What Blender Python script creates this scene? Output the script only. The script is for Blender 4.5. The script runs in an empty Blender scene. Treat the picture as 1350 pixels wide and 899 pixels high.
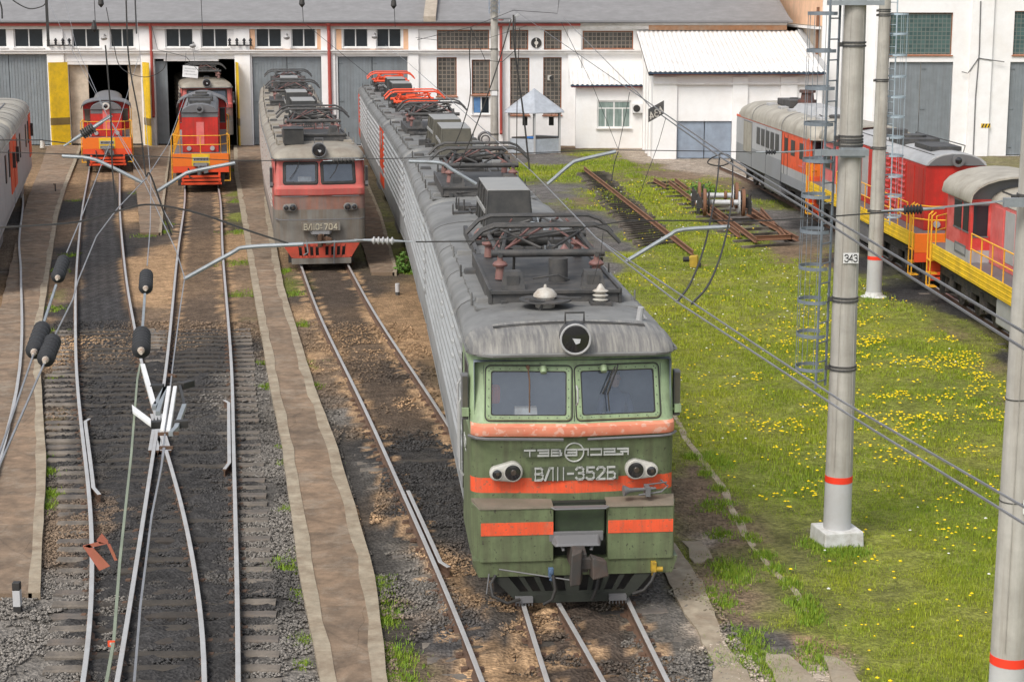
import bpy, math, random
import numpy as np
from mathutils import Matrix, Vector
random.seed(7); RNG = np.random.default_rng(7)
R = math.radians
S = bpy.context.scene
C = S.collection
# ---------------------------------------------------------------- camera, sky, sun, exposure
F = 2350.0; HC = 8.83; PIT = math.atan(449.5/F); CP, SP = math.cos(PIT), math.sin(PIT)
cam = bpy.data.cameras.new('camera'); cam.sensor_width = 36; cam.lens = F/1350*36
cam.clip_start = 0.1; cam.clip_end = 3000
co = bpy.data.objects.new('camera', cam); co.location = (0, 0, HC); co.rotation_euler = (math.pi/2-PIT, 0, 0)
C.objects.link(co); S.camera = co
SUN_EL, SUN_AZ = R(50), R(215)          # azimuth clockwise from +Y : sun stands behind and left of the camera
W = bpy.data.worlds.new('World'); S.world = W; W.use_nodes = True
nt = W.node_tree; bg = nt.nodes['Background']
sk = nt.nodes.new('ShaderNodeTexSky'); sk.sky_type = 'NISHITA'; sk.sun_disc = False
sk.sun_elevation = SUN_EL; sk.sun_rotation = SUN_AZ; sk.dust_density = 3.0; sk.air_density = 1.0
hs = nt.nodes.new('ShaderNodeHueSaturation'); hs.inputs['Saturation'].default_value = 0.38
nt.links.new(sk.outputs[0], hs.inputs['Color']); nt.links.new(hs.outputs[0], bg.inputs[0]); bg.inputs[1].default_value = 0.15
sl = bpy.data.lights.new('sun', 'SUN'); sl.energy = 1.35; sl.angle = R(20); sl.color = (1.0, 0.95, 0.87)
so = bpy.data.objects.new('sun', sl); C.objects.link(so)
sd = Vector((math.sin(SUN_AZ)*math.cos(SUN_EL), math.cos(SUN_AZ)*math.cos(SUN_EL), math.sin(SUN_EL)))
so.rotation_euler = sd.to_track_quat('Z', 'Y').to_euler()
S.render.engine = 'CYCLES'
S.view_settings.view_transform = 'Standard'; S.view_settings.look = 'None'
S.view_settings.exposure = 0.5; S.view_settings.gamma = 1

# ---------------------------------------------------------------- survey helpers (bearings to real places)
def G(x, y, z=0.0):                      # bearing -> point on the horizontal plane z
    u = (x-675)/F; v = (449.5-y)/F; dy = CP+v*SP; dz = -SP+v*CP; t = (z-HC)/dz
    return Vector((u*t, dy*t, z))
def K(x, y, Y):                          # bearing -> point on the vertical plane Y
    u = (x-675)/F; v = (449.5-y)/F; dy = CP+v*SP; dz = -SP+v*CP; t = Y/dy
    return Vector((u*t, Y, HC+dz*t))
def proj(X, Y, Z=0.0):
    Z = Z-HC; d = Y*CP-Z*SP; return 675+F*X/d, 449.5-F*(Y*SP+Z*CP)/d

# ---------------------------------------------------------------- mesh builder
class MB:
    def __init__(s): s.v = []; s.f = []; s.mi = []; s.cur = 0; s.M = None
    def av(s, p):
        p = Vector(p)
        if s.M is not None: p = s.M @ p
        s.v.append((p.x, p.y, p.z)); return len(s.v)-1
    def af(s, idx, m=None): s.f.append(tuple(idx)); s.mi.append(s.cur if m is None else m)
    def quad(s, a, b, c, d, m=None): s.af([s.av(a), s.av(b), s.av(c), s.av(d)], m)
    def hexa(s, p, m=None):               # p: 4 bottom ccw, 4 top ccw
        i = [s.av(q) for q in p]
        for q in ((3,2,1,0),(4,5,6,7),(0,1,5,4),(1,2,6,5),(2,3,7,6),(3,0,4,7)): s.af([i[k] for k in q], m)
    def box(s, x0, x1, y0, y1, z0, z1, m=None, tx=0, ty=0):
        s.hexa([(x0,y0,z0),(x1,y0,z0),(x1,y1,z0),(x0,y1,z0),(x0+tx,y0+ty,z1),(x1-tx,y0+ty,z1),(x1-tx,y1-ty,z1),(x0+tx,y1-ty,z1)], m)
    def ring(s, c, r, ax, n, ry=None):
        ax = Vector(ax).normalized(); a = ax.orthogonal().normalized() if abs(ax.z) > .9 else ax.cross(Vector((0,0,1))).normalized()
        b = ax.cross(a); c = Vector(c)
        return [s.av(c+a*math.cos(2*math.pi*k/n)*r+b*math.sin(2*math.pi*k/n)*(ry or r)) for k in range(n)]
    def bridge(s, r0, r1, m=None):
        n = len(r0)
        for k in range(n): s.af([r0[k], r0[(k+1)%n], r1[(k+1)%n], r1[k]], m)
    def cyl(s, a, b, r0, r1=None, n=12, m=None, cap=True):
        a = Vector(a); b = Vector(b); ax = b-a
        p = s.ring(a, r0, ax, n); q = s.ring(b, r0 if r1 is None else r1, ax, n)
        s.bridge(p, q, m)
        if cap: s.af(p[::-1], m); s.af(q, m)
    def lathe(s, c, ax, prof, n=16, m=None):   # prof: (dist along axis, radius)
        ax = Vector(ax).normalized(); c = Vector(c); last = None
        for t, r in prof:
            q = s.ring(c+ax*t, max(r, .0005), ax, n)
            if last: s.bridge(last, q, m)
            else: s.af(q[::-1], m)
            last = q
        s.af(last, m)
    def tube(s, pts, r, n=6, m=None):
        pts = [Vector(p) for p in pts]; last = None
        up = None
        for i, p in enumerate(pts):
            d = (pts[min(i+1, len(pts)-1)]-pts[max(i-1, 0)]).normalized()
            if up is None: up = d.orthogonal().normalized()
            up = (up-d*up.dot(d)); up = up.normalized() if up.length > 1e-6 else d.orthogonal().normalized()
            b = d.cross(up); rr = r[i] if isinstance(r, (list, tuple)) else r
            q = [s.av(p+(up*math.cos(2*math.pi*k/n)+b*math.sin(2*math.pi*k/n))*rr) for k in range(n)]
            if last: s.bridge(last, q, m)
            else: s.af(q[::-1], m)
            last = q
        s.af(last, m)
    def bar(s, a, b, w, h, m=None):        # rectangular bar a->b
        a = Vector(a); b = Vector(b); d = (b-a).normalized()
        sx = d.cross(Vector((0,0,1))); sx = (sx if sx.length > .01 else Vector((1,0,0))).normalized()*w/2
        u = sx.cross(d).normalized()*h/2
        s.hexa([a-sx-u, a+sx-u, b+sx-u, b-sx-u, a-sx+u, a+sx+u, b+sx+u, b-sx+u], m)
    def loft(s, rings, close=True, caps=True, m=None, mf=None):
        ids = [[s.av(p) for p in r] for r in rings]; n = len(ids[0])
        for i in range(len(ids)-1):
            for k in range(n if close else n-1):
                mm = mf(i, k) if mf else m
                s.af([ids[i][k], ids[i][(k+1)%n], ids[i+1][(k+1)%n], ids[i+1][k]], mm)
        if caps: s.af(ids[0][::-1], mf(0, 0) if mf else m); s.af(ids[-1], mf(len(ids)-2, 0) if mf else m)
        return ids
    def prism(s, pts, y0, y1, m=None):     # pts in xz, extruded along y
        a = [s.av((x, y0, z)) for x, z in pts]; b = [s.av((x, y1, z)) for x, z in pts]; s.bridge(a, b, m); s.af(a[::-1], m); s.af(b, m)
    def slab(s, pts, z0, z1, m=None):      # pts in xy
        a = [s.av((x, y, z0)) for x, y in pts]; b = [s.av((x, y, z1)) for x, y in pts]; s.bridge(a, b, m); s.af(a[::-1], m); s.af(b, m)
    def sweep(s, path, prof, m=None, mf=None):   # prof (x lateral, z) open/closed profile swept along xy path
        rings = []
        for i, p in enumerate(path):
            a = path[max(i-1, 0)]; b = path[min(i+1, len(path)-1)]; d = Vector((b[0]-a[0], b[1]-a[1], 0)).normalized(); nrm = Vector((d.y, -d.x, 0))
            z = p[2] if len(p) > 2 else 0
            rings.append([Vector((p[0], p[1], z))+nrm*x+Vector((0, 0, zz)) for x, zz in prof])
        s.loft(rings, True, True, m, mf)
    def build(s, name, mats, parent=None, smooth=None, bevel=0, label=None):
        me = bpy.data.meshes.new(name); me.from_pydata(s.v, [], s.f)
        if not isinstance(mats, (list, tuple)): mats = [mats]
        for m in mats: me.materials.append(m)
        if len(mats) > 1: me.polygons.foreach_set('material_index', s.mi)
        import bmesh
        bm = bmesh.new(); bm.from_mesh(me); bmesh.ops.recalc_face_normals(bm, faces=bm.faces); bm.to_mesh(me); bm.free()
        if smooth:
            me.shade_smooth(); me.set_sharp_from_angle(angle=R(smooth))
        me.update()
        o = bpy.data.objects.new(name, me); C.objects.link(o)
        if parent: o.parent = parent
        if bevel:
            b = o.modifiers.new('bevel', 'BEVEL'); b.width = bevel; b.segments = 2; b.limit_method = 'ANGLE'; b.angle_limit = R(40)
        if label: o['label'] = label
        return o
def thing(name, label, cat, loc=(0,0,0), rz=0, group=None):
    o = bpy.data.objects.new(name, None); o.empty_display_size = .2; C.objects.link(o); o.location = loc; o.rotation_euler = (0, 0, rz)
    return tag(o, label, cat, group)
def tag(o, label, cat, group=None):
    o['label'] = label; o['category'] = cat
    if group: o['group'] = group
    return o
def struct(o): o['kind'] = 'structure'; return o
def stuff(o, label=None, cat=None):
    o['kind'] = 'stuff'
    if label: o['label'] = label
    if cat: o['category'] = cat
    return o
def copytree(o, parent=None):
    c = o.copy(); C.objects.link(c)
    if parent: c.parent = parent
    for ch in list(o.children): copytree(ch, c)
    return c

# ---------------------------------------------------------------- materials
MATS = {}
def mat(name, col, rough=.7, metal=0., dirt=None, damt=.5, dscale=3., streak=False, var=.25, vscale=2., bump=.0, bscale=40., extra=None, spec=.4):
    """procedural paint/metal/plaster: large tone variation + dirt patches or vertical streaks + fine bump"""
    m = bpy.data.materials.new(name); m.use_nodes = True; n = m.node_tree.nodes; l = m.node_tree.links
    b = n['Principled BSDF']; b.inputs['Roughness'].default_value = rough; b.inputs['Metallic'].default_value = metal
    b.inputs['Specular IOR Level'].default_value = spec
    tc = n.new('ShaderNodeTexCoord')
    nz = n.new('ShaderNodeTexNoise'); nz.inputs['Scale'].default_value = vscale; nz.inputs['Detail'].default_value = 8; nz.inputs['Roughness'].default_value = .65
    l.new(tc.outputs['Object'], nz.inputs['Vector'])
    mx = n.new('ShaderNodeMix'); mx.data_type = 'RGBA'
    mr = n.new('ShaderNodeMapRange'); mr.inputs[1].default_value = .3; mr.inputs[2].default_value = .7; l.new(nz.outputs[0], mr.inputs[0]); l.new(mr.outputs[0], mx.inputs[0])
    c = Vector(col[:3])
    mx.inputs[6].default_value = (*(c*(1-var)), 1); mx.inputs[7].default_value = (*[min(1, q) for q in c*(1+var*.6)], 1)
    out = mx.outputs[2]
    if dirt is not None:
        mp = n.new('ShaderNodeMapping'); mp.inputs['Scale'].default_value = (dscale*4, dscale*.3, dscale*.3) if streak == 'x' else (dscale*4, dscale*.8, dscale*.25) if streak == 'side' else (dscale*4, dscale*4, dscale*.25) if streak else (dscale,)*3
        l.new(tc.outputs['Object'], mp.inputs[0])
        n2 = n.new('ShaderNodeTexNoise'); n2.inputs['Scale'].default_value = 1; n2.inputs['Detail'].default_value = 10; n2.inputs['Roughness'].default_value = .7; l.new(mp.outputs[0], n2.inputs['Vector'])
        r2 = n.new('ShaderNodeMapRange'); r2.inputs[1].default_value = .42; r2.inputs[2].default_value = .72; r2.inputs[4].default_value = damt; l.new(n2.outputs[0], r2.inputs[0])
        m2 = n.new('ShaderNodeMix'); m2.data_type = 'RGBA'; l.new(r2.outputs[0], m2.inputs[0]); l.new(out, m2.inputs[6]); m2.inputs[7].default_value = (*dirt, 1)
        out = m2.outputs[2]
    if extra: out = extra(m, n, l, tc, out)
    l.new(out, b.inputs['Base Color'])
    if bump:
        n3 = n.new('ShaderNodeTexNoise'); n3.inputs['Scale'].default_value = bscale; n3.inputs['Detail'].default_value = 6; l.new(tc.outputs['Object'], n3.inputs['Vector'])
        bp = n.new('ShaderNodeBump'); bp.inputs['Strength'].default_value = bump; bp.inputs['Distance'].default_value = .02; l.new(n3.outputs[0], bp.inputs['Height']); l.new(bp.outputs[0], b.inputs['Normal'])
    MATS[name] = m; return m
def attrmat(name, rough=.9, var=.3, vscale=30, bump=.5, bscale=60, vor=0, spec=.2, trans=0):
    """albedo read from the mesh's own 'alb' attribute, broken up with noise"""
    m = bpy.data.materials.new(name); m.use_nodes = True; n = m.node_tree.nodes; l = m.node_tree.links
    b = n['Principled BSDF']; b.inputs['Roughness'].default_value = rough; b.inputs['Specular IOR Level'].default_value = spec
    at = n.new('ShaderNodeAttribute'); at.attribute_name = 'alb'
    tc = n.new('ShaderNodeTexCoord')
    nz = n.new('ShaderNodeTexNoise'); nz.inputs['Scale'].default_value = vscale; nz.inputs['Detail'].default_value = 8; nz.inputs['Roughness'].default_value = .7; l.new(tc.outputs['Object'], nz.inputs['Vector'])
    mr = n.new('ShaderNodeMapRange'); mr.inputs[1].default_value = .3; mr.inputs[2].default_value = .7; mr.inputs[3].default_value = 1-var; mr.inputs[4].default_value = 1+var; l.new(nz.outputs[0], mr.inputs[0])
    vm = n.new('ShaderNodeVectorMath'); vm.operation = 'SCALE'; l.new(at.outputs['Color'], vm.inputs[0]); l.new(mr.outputs[0], vm.inputs['Scale'])
    out = vm.outputs[0]
    if vor:
        vo = n.new('ShaderNodeTexVoronoi'); vo.inputs['Scale'].default_value = vor; l.new(tc.outputs['Object'], vo.inputs['Vector'])
        r3 = n.new('ShaderNodeMapRange'); r3.inputs[3].default_value = .72; r3.inputs[4].default_value = 1.35
        sp = n.new('ShaderNodeSeparateColor'); l.new(vo.outputs['Color'], sp.inputs[0]); l.new(sp.outputs[0], r3.inputs[0])
        v2 = n.new('ShaderNodeVectorMath'); v2.operation = 'SCALE'; l.new(out, v2.inputs[0]); l.new(r3.outputs[0], v2.inputs['Scale']); out = v2.outputs[0]
    l.new(out, b.inputs['Base Color'])
    if bump:
        n3 = n.new('ShaderNodeTexNoise'); n3.inputs['Scale'].default_value = bscale; n3.inputs['Detail'].default_value = 5; l.new(tc.outputs['Object'], n3.inputs['Vector'])
        bp = n.new('ShaderNodeBump'); bp.inputs['Strength'].default_value = bump; bp.inputs['Distance'].default_value = .04
        hsrc = n3.outputs[0]
        if vor: hsrc = vo.outputs['Distance']
        l.new(hsrc, bp.inputs['Height']); l.new(bp.outputs[0], b.inputs['Normal'])
    if trans: b.inputs['Subsurface Weight'].default_value = 0
    return m
def specks(chip=(.05,.045,.035), thr=.66, sc=22, amt=.85, big=(.10,.075,.05)):
    def ex(m, n, l, tc, out):
        a = n.new('ShaderNodeTexNoise'); a.inputs['Scale'].default_value = sc; a.inputs['Detail'].default_value = 3; l.new(tc.outputs['Object'], a.inputs[0])
        r = n.new('ShaderNodeMapRange'); r.inputs[1].default_value = thr; r.inputs[2].default_value = thr+.03; r.inputs[4].default_value = amt; l.new(a.outputs[0], r.inputs[0])
        x = n.new('ShaderNodeMix'); x.data_type = 'RGBA'; l.new(r.outputs[0], x.inputs[0]); l.new(out, x.inputs[6]); x.inputs[7].default_value = (*chip, 1)
        b = n.new('ShaderNodeTexNoise'); b.inputs['Scale'].default_value = 1.7; b.inputs['Detail'].default_value = 9; b.inputs['Roughness'].default_value = .75; l.new(tc.outputs['Object'], b.inputs[0])
        r2 = n.new('ShaderNodeMapRange'); r2.inputs[1].default_value = .55; r2.inputs[2].default_value = .7; r2.inputs[4].default_value = .5; l.new(b.outputs[0], r2.inputs[0])
        y = n.new('ShaderNodeMix'); y.data_type = 'RGBA'; l.new(r2.outputs[0], y.inputs[0]); l.new(x.outputs[2], y.inputs[6]); y.inputs[7].default_value = (*big, 1); return y.outputs[2]
    return ex
BR = (.13, .085, .05); SOOT = (.045, .043, .042); RUST = (.22, .085, .035)
m_green = mat('green_paint', (.138, .172, .088), .5, dirt=(.075, .068, .045), damt=.7, dscale=2.2, streak=True, var=.3, vscale=3, bump=.05, extra=specks(big=(.09,.08,.06)))
m_green_l = mat('pale_green_paint', (.29, .39, .22), .5, dirt=(.12, .12, .08), damt=.6, dscale=2.2, streak=True, var=.2, extra=specks(thr=.69, big=(.2,.24,.16)))
m_red_s = mat('orange_red_stripe_paint', (.80, .10, .035), .55, dirt=(.25, .1, .06), damt=.5, dscale=3, streak=True, var=.2, extra=specks(chip=(.35,.12,.07), thr=.62, big=(.62,.22,.13)))
m_red_f = mat('faded_orange_paint', (.80, .25, .15), .55, dirt=(.5, .3, .2), damt=.6, dscale=4, var=.25, extra=specks(chip=(.75,.5,.4), thr=.57, sc=9, amt=.6, big=(.78,.12,.05)))
m_grey = mat('grey_body_paint', (.33, .34, .34), .5, dirt=(.19, .185, .17), damt=.5, dscale=1.0, streak='side', var=.12, vscale=.6)
m_greyd = mat('dark_grey_metal', (.058, .058, .058), .6, dirt=(.13, .11, .09), damt=.5, dscale=4, var=.3, bump=.05)
m_roof = mat('grey_roof_paint', (.20, .20, .193), .6, dirt=(.095, .092, .088), damt=.75, dscale=1.3, var=.3, vscale=1.1, bump=.04, extra=specks(thr=.70, sc=12, chip=(.06,.055,.05), big=(.27,.25,.21)))
m_visor = mat('sooty_visor_paint', (.15, .145, .14), .5, dirt=(.42, .40, .34), damt=.7, dscale=4.0, streak='x', var=.2, vscale=1.2, bump=.04)
m_black = mat('black_metal', (.028, .028, .028), .6, dirt=(.08, .065, .05), damt=.5, dscale=5, var=.4)
m_under = mat('oily_undercarriage', (.045, .042, .04), .75, dirt=(.12, .09, .065), damt=.6, dscale=4, var=.4, bump=.1)
m_pilot = mat('sooty_green_pilot', (.028, .032, .024), .9, dirt=(.02, .019, .018), damt=.8, dscale=2.5, var=.4)
m_box = mat('dark_box_metal', (.035, .035, .034), .55, dirt=(.10, .09, .075), damt=.4, dscale=2, var=.25)
m_boxb = mat('brown_box_metal', (.085, .08, .062), .6, dirt=(.12, .1, .07), damt=.4, dscale=2, var=.25)
m_boxtop = mat('grey_box_lid', (.30, .30, .29), .6, dirt=(.18,.17,.15), damt=.5, dscale=2)
m_ins = mat('pinkish_insulator', (.22, .11, .10), .5, dirt=BR, damt=.5, dscale=8)
m_white = mat('white_enamel', (.62, .60, .55), .4, dirt=(.30, .22, .15), damt=.75, dscale=6)
m_porc = mat('dirty_porcelain', (.52, .50, .45), .4, dirt=(.26, .19, .13), damt=.9, dscale=5)
m_lamp = mat('white_lamp_housing', (.50, .49, .45), .5, dirt=(.24, .22, .17), damt=.6, dscale=8)
m_letter = mat('aluminium_letters', (.46, .47, .45), .6, dirt=(.25,.24,.2), damt=.4, dscale=8)
m_lens = mat('dark_lamp_glass', (.02, .02, .022), .08, var=.1, spec=.8)
m_reflx = mat('lamp_reflector_brown', (.07, .055, .045), .25, var=.3, vscale=20)
m_darkwin = mat('dark_side_glass', (.02, .024, .028), .35, var=.3, spec=.25)
m_steel = mat('worn_rail_steel', (.50, .495, .485), .42, metal=.35, dirt=(.35, .28, .22), damt=.3, dscale=1.5, var=.15)
m_rustrail = mat('rusty_rail_side', (.13, .075, .048), .85, dirt=(.06, .045, .035), damt=.6, dscale=5, var=.3)
m_rustor = mat('orange_rust', (.21, .105, .06), .85, dirt=(.15, .08, .05), damt=.6, dscale=5, var=.3)
m_silver = mat('silver_paint', (.55, .56, .57), .5, dirt=(.3, .28, .25), damt=.4, dscale=5)
def ends(m, n, l, tc, out):
    sx = n.new('ShaderNodeSeparateXYZ'); l.new(tc.outputs['Generated'], sx.inputs[0]); a = n.new('ShaderNodeMath'); a.operation = 'SUBTRACT'; a.inputs[1].default_value = .5; l.new(sx.outputs[0], a.inputs[0]); b = n.new('ShaderNodeMath'); b.operation = 'ABSOLUTE'; l.new(a.outputs[0], b.inputs[0])
    r = n.new('ShaderNodeMapRange'); r.inputs[1].default_value = .27; r.inputs[2].default_value = .40; r.inputs[3].default_value = .62; r.inputs[4].default_value = 1.75; l.new(b.outputs[0], r.inputs[0]); v = n.new('ShaderNodeVectorMath'); v.operation = 'SCALE'; l.new(out, v.inputs[0]); l.new(r.outputs[0], v.inputs['Scale']); return v.outputs[0]
m_sleeper = mat('weathered_sleeper_wood', (.115, .098, .08), .95, dirt=(.042, .038, .034), damt=.8, dscale=3, var=.4, bump=.35, bscale=25, extra=ends)
m_sleeper_t = mat('old_dusty_sleeper_wood', (.19, .155, .12), .95, dirt=(.07, .06, .05), damt=.8, dscale=3, var=.4, bump=.3, bscale=25)
m_sleeper_b = mat('sooty_sleeper_wood', (.07, .062, .055), .95, dirt=(.13, .10, .075), damt=.5, dscale=2.5, var=.45, bump=.35, bscale=25, extra=ends)
m_conc = mat('pole_concrete', (.43, .41, .37), .85, dirt=(.26, .23, .19), damt=.75, dscale=1.6, streak=True, var=.25, bump=.1, bscale=30)
m_poleW = mat('pole_grey_paint', (.50, .50, .50), .7, dirt=(.35,.33,.3), damt=.5, dscale=4, var=.1)
m_block = mat('white_painted_block', (.66, .66, .64), .85, dirt=(.30, .27, .22), damt=.8, dscale=4, var=.1, bump=.1)
m_redband = mat('red_band_paint', (.85, .05, .02), .6, var=.1)
m_ladder = mat('blue_grey_ladder_paint', (.19, .22, .25), .55, dirt=(.1,.1,.1), damt=.4, dscale=6)
m_ladder2 = mat('pale_blue_ladder_paint', (.38, .46, .52), .55, dirt=(.2,.2,.2), damt=.4, dscale=6)
m_wire = mat('dark_wire', (.05, .05, .05), .5, metal=.4)
m_wirel = mat('grey_wire', (.30, .30, .31), .45, metal=.5)
m_arm = mat('galvanised_arm', (.33, .36, .38), .5, metal=.4, dirt=(.18,.18,.17), damt=.5, dscale=5)
m_insb = mat('dark_polymer_insulator', (.03, .031, .034), .8, var=.2)
m_clamp = mat('rusty_white_clamp', (.5, .45, .38), .7, dirt=(.25, .12, .06), damt=.8, dscale=12)
m_wall = mat('whitewashed_brick', (.83, .82, .81), .9, dirt=(.66, .60, .53), damt=.4, dscale=.55, var=.05, bump=.25, bscale=12)
m_wallc = mat('whitewashed_cornice', (.74, .72, .70), .9, dirt=(.42, .35, .28), damt=.45, dscale=1.4, var=.1, bump=.2)
m_redeave = mat('red_eave_paint', (.42, .075, .06), .7, dirt=(.2,.08,.06), damt=.5, dscale=2)
m_broof = mat('grey_felt_roof', (.24, .235, .235), .9, dirt=(.17, .165, .165), damt=.6, dscale=.7, var=.15, bump=.1, bscale=3)
m_gate = mat('blue_grey_gate_paint', (.21, .235, .25), .65, dirt=(.14, .14, .14), damt=.5, dscale=.9, streak=True, var=.15)
m_gateb = mat('pale_blue_door_paint', (.27, .32, .39), .6, dirt=(.17, .18, .2), damt=.5, dscale=1.2, var=.15)
m_yel = mat('yellow_paint', (.86, .56, .02), .55, dirt=(.3, .2, .05), damt=.5, dscale=1.5, var=.15, extra=specks(thr=.68, chip=(.2,.1,.03), big=(.55,.33,.03)))
m_yelr = mat('yellow_railing_paint', (.80, .40, .03), .5, var=.15)
m_oran = mat('orange_paint', (.86, .19, .02), .5, dirt=(.4,.12,.03), damt=.45, dscale=2, var=.12, extra=specks(thr=.68, big=(.5,.14,.04)))
m_ored = mat('orange_red_paint', (.80, .085, .025), .5, dirt=(.35,.1,.05), damt=.35, dscale=2, var=.15)
m_red = mat('loco_red_paint', (.56, .03, .022), .45, dirt=(.20, .04, .03), damt=.5, dscale=1.5, streak=True, var=.2, extra=specks(thr=.70, big=(.30,.05,.035)))
m_redp = mat('sun_bleached_red_paint', (.68, .13, .12), .5, dirt=(.7, .32, .30), damt=.5, dscale=1.6, var=.2)
m_cream = mat('cream_roof_paint', (.40, .37, .31), .6, dirt=(.22, .19, .15), damt=.75, dscale=1.5, var=.2)
m_lgrey = mat('light_grey_paint', (.41, .41, .41), .5, dirt=(.28, .26, .23), damt=.5, dscale=1.2, streak='side', var=.12)
m_dgrey = mat('mid_grey_paint', (.16, .16, .165), .5, dirt=(.1,.09,.08), damt=.4, dscale=2, var=.2)
m_win = mat('dark_window_glass', (.022, .028, .034), .08, var=.2, spec=.6)
m_block_g = None
m_frame = mat('white_window_frame', (.74, .74, .73), .5, dirt=(.5,.45,.4), damt=.3, dscale=4)
m_rustfr = mat('rusty_window_frame', (.34, .13, .06), .85, dirt=(.12,.08,.06), damt=.6, dscale=3)
m_peach = mat('peach_render', (.78, .48, .30), .9, dirt=(.5,.33,.22), damt=.6, dscale=.8, var=.12)
m_peachc = mat('peeling_concrete_render', (.40, .34, .27), .9, dirt=(.2,.15,.1), damt=.6, dscale=1, var=.2)
def slabs(m, n, l, tc, out):
    bk = n.new('ShaderNodeTexBrick'); bk.inputs['Scale'].default_value = 1; bk.inputs['Brick Width'].default_value = 5.0; bk.inputs['Row Height'].default_value = 1.9; bk.inputs['Mortar Size'].default_value = .012
    bk.inputs['Color1'].default_value = (.82, .82, .82, 1); bk.inputs['Color2'].default_value = (1.15, 1.1, 1.05, 1); bk.inputs['Mortar'].default_value = (.6, .58, .54, 1); bk.inputs['Mortar Smooth'].default_value = .6
    wn = n.new('ShaderNodeTexNoise'); wn.inputs['Scale'].default_value = 1.4; wn.inputs['Detail'].default_value = 5; l.new(tc.outputs['Object'], wn.inputs[0]); ma = n.new('ShaderNodeVectorMath'); ma.operation = 'MULTIPLY_ADD'; ma.inputs[1].default_value = (.35, .35, 0); l.new(wn.outputs['Color'], ma.inputs[0]); l.new(tc.outputs['Object'], ma.inputs[2]); l.new(ma.outputs[0], bk.inputs['Vector'])
    vo = n.new('ShaderNodeTexVoronoi'); vo.feature = 'DISTANCE_TO_EDGE'; vo.inputs['Scale'].default_value = .42; l.new(ma.outputs[0], vo.inputs['Vector']); cr = n.new('ShaderNodeMapRange'); cr.inputs[1].default_value = .0; cr.inputs[2].default_value = .012; cr.inputs[3].default_value = .8; l.new(vo.outputs['Distance'], cr.inputs[0])
    mu = n.new('ShaderNodeMix'); mu.data_type = 'RGBA'; mu.blend_type = 'MULTIPLY'; mu.inputs[0].default_value = .8; l.new(out, mu.inputs[6]); l.new(bk.outputs[0], mu.inputs[7])
    pn = n.new('ShaderNodeTexNoise'); pn.inputs['Scale'].default_value = .9; pn.inputs['Detail'].default_value = 12; pn.inputs['Roughness'].default_value = .8; l.new(tc.outputs['Object'], pn.inputs[0]); pr = n.new('ShaderNodeMapRange'); pr.inputs[1].default_value = .5; pr.inputs[2].default_value = .66; pr.inputs[4].default_value = .6; l.new(pn.outputs[0], pr.inputs[0])
    px = n.new('ShaderNodeMix'); px.data_type = 'RGBA'; l.new(pr.outputs[0], px.inputs[0]); l.new(mu.outputs[2], px.inputs[6]); px.inputs[7].default_value = (.34, .29, .225, 1); mu = px
    v = n.new('ShaderNodeVectorMath'); v.operation = 'SCALE'; l.new(mu.outputs[2], v.inputs[0]); l.new(cr.outputs[0], v.inputs['Scale']); return v.outputs[0]
m_path = mat('dusty_brown_concrete', (.26, .185, .125), .95, dirt=(.10, .075, .055), damt=.95, dscale=2.3, var=.35, vscale=3.2, bump=.4, bscale=18, extra=slabs)
m_edge = mat('pale_concrete_kerb', (.36, .305, .225), .95, dirt=(.18, .125, .08), damt=.85, dscale=2.2, var=.3, vscale=4, bump=.3, bscale=20)
m_slate = mat('pale_corrugated_sheet', (.74, .73, .71), .8, dirt=(.45, .38, .3), damt=.45, dscale=1.2, streak=False, var=.08)
m_blueedge = mat('blue_black_roof_edge', (.03, .05, .08), .7)
m_dark = mat('shade_dark_interior', (.03, .028, .027), .9)
m_bleach = mat('beige_inner_door_sheet', (.55, .46, .36), .8, dirt=(.25,.18,.12), damt=.6, dscale=1.2)
m_blue = mat('blue_plastic', (.05, .2, .55), .5)
m_skin = mat('skin', (.42, .24, .17), .6, var=.1)
m_cloth = mat('dark_blue_work_jacket', (.06, .075, .12), .9)
m_hivis = mat('orange_work_vest', (.9, .12, .03), .8)
m_reflect = mat('pale_reflective_tape', (.8, .82, .8), .5)

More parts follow.
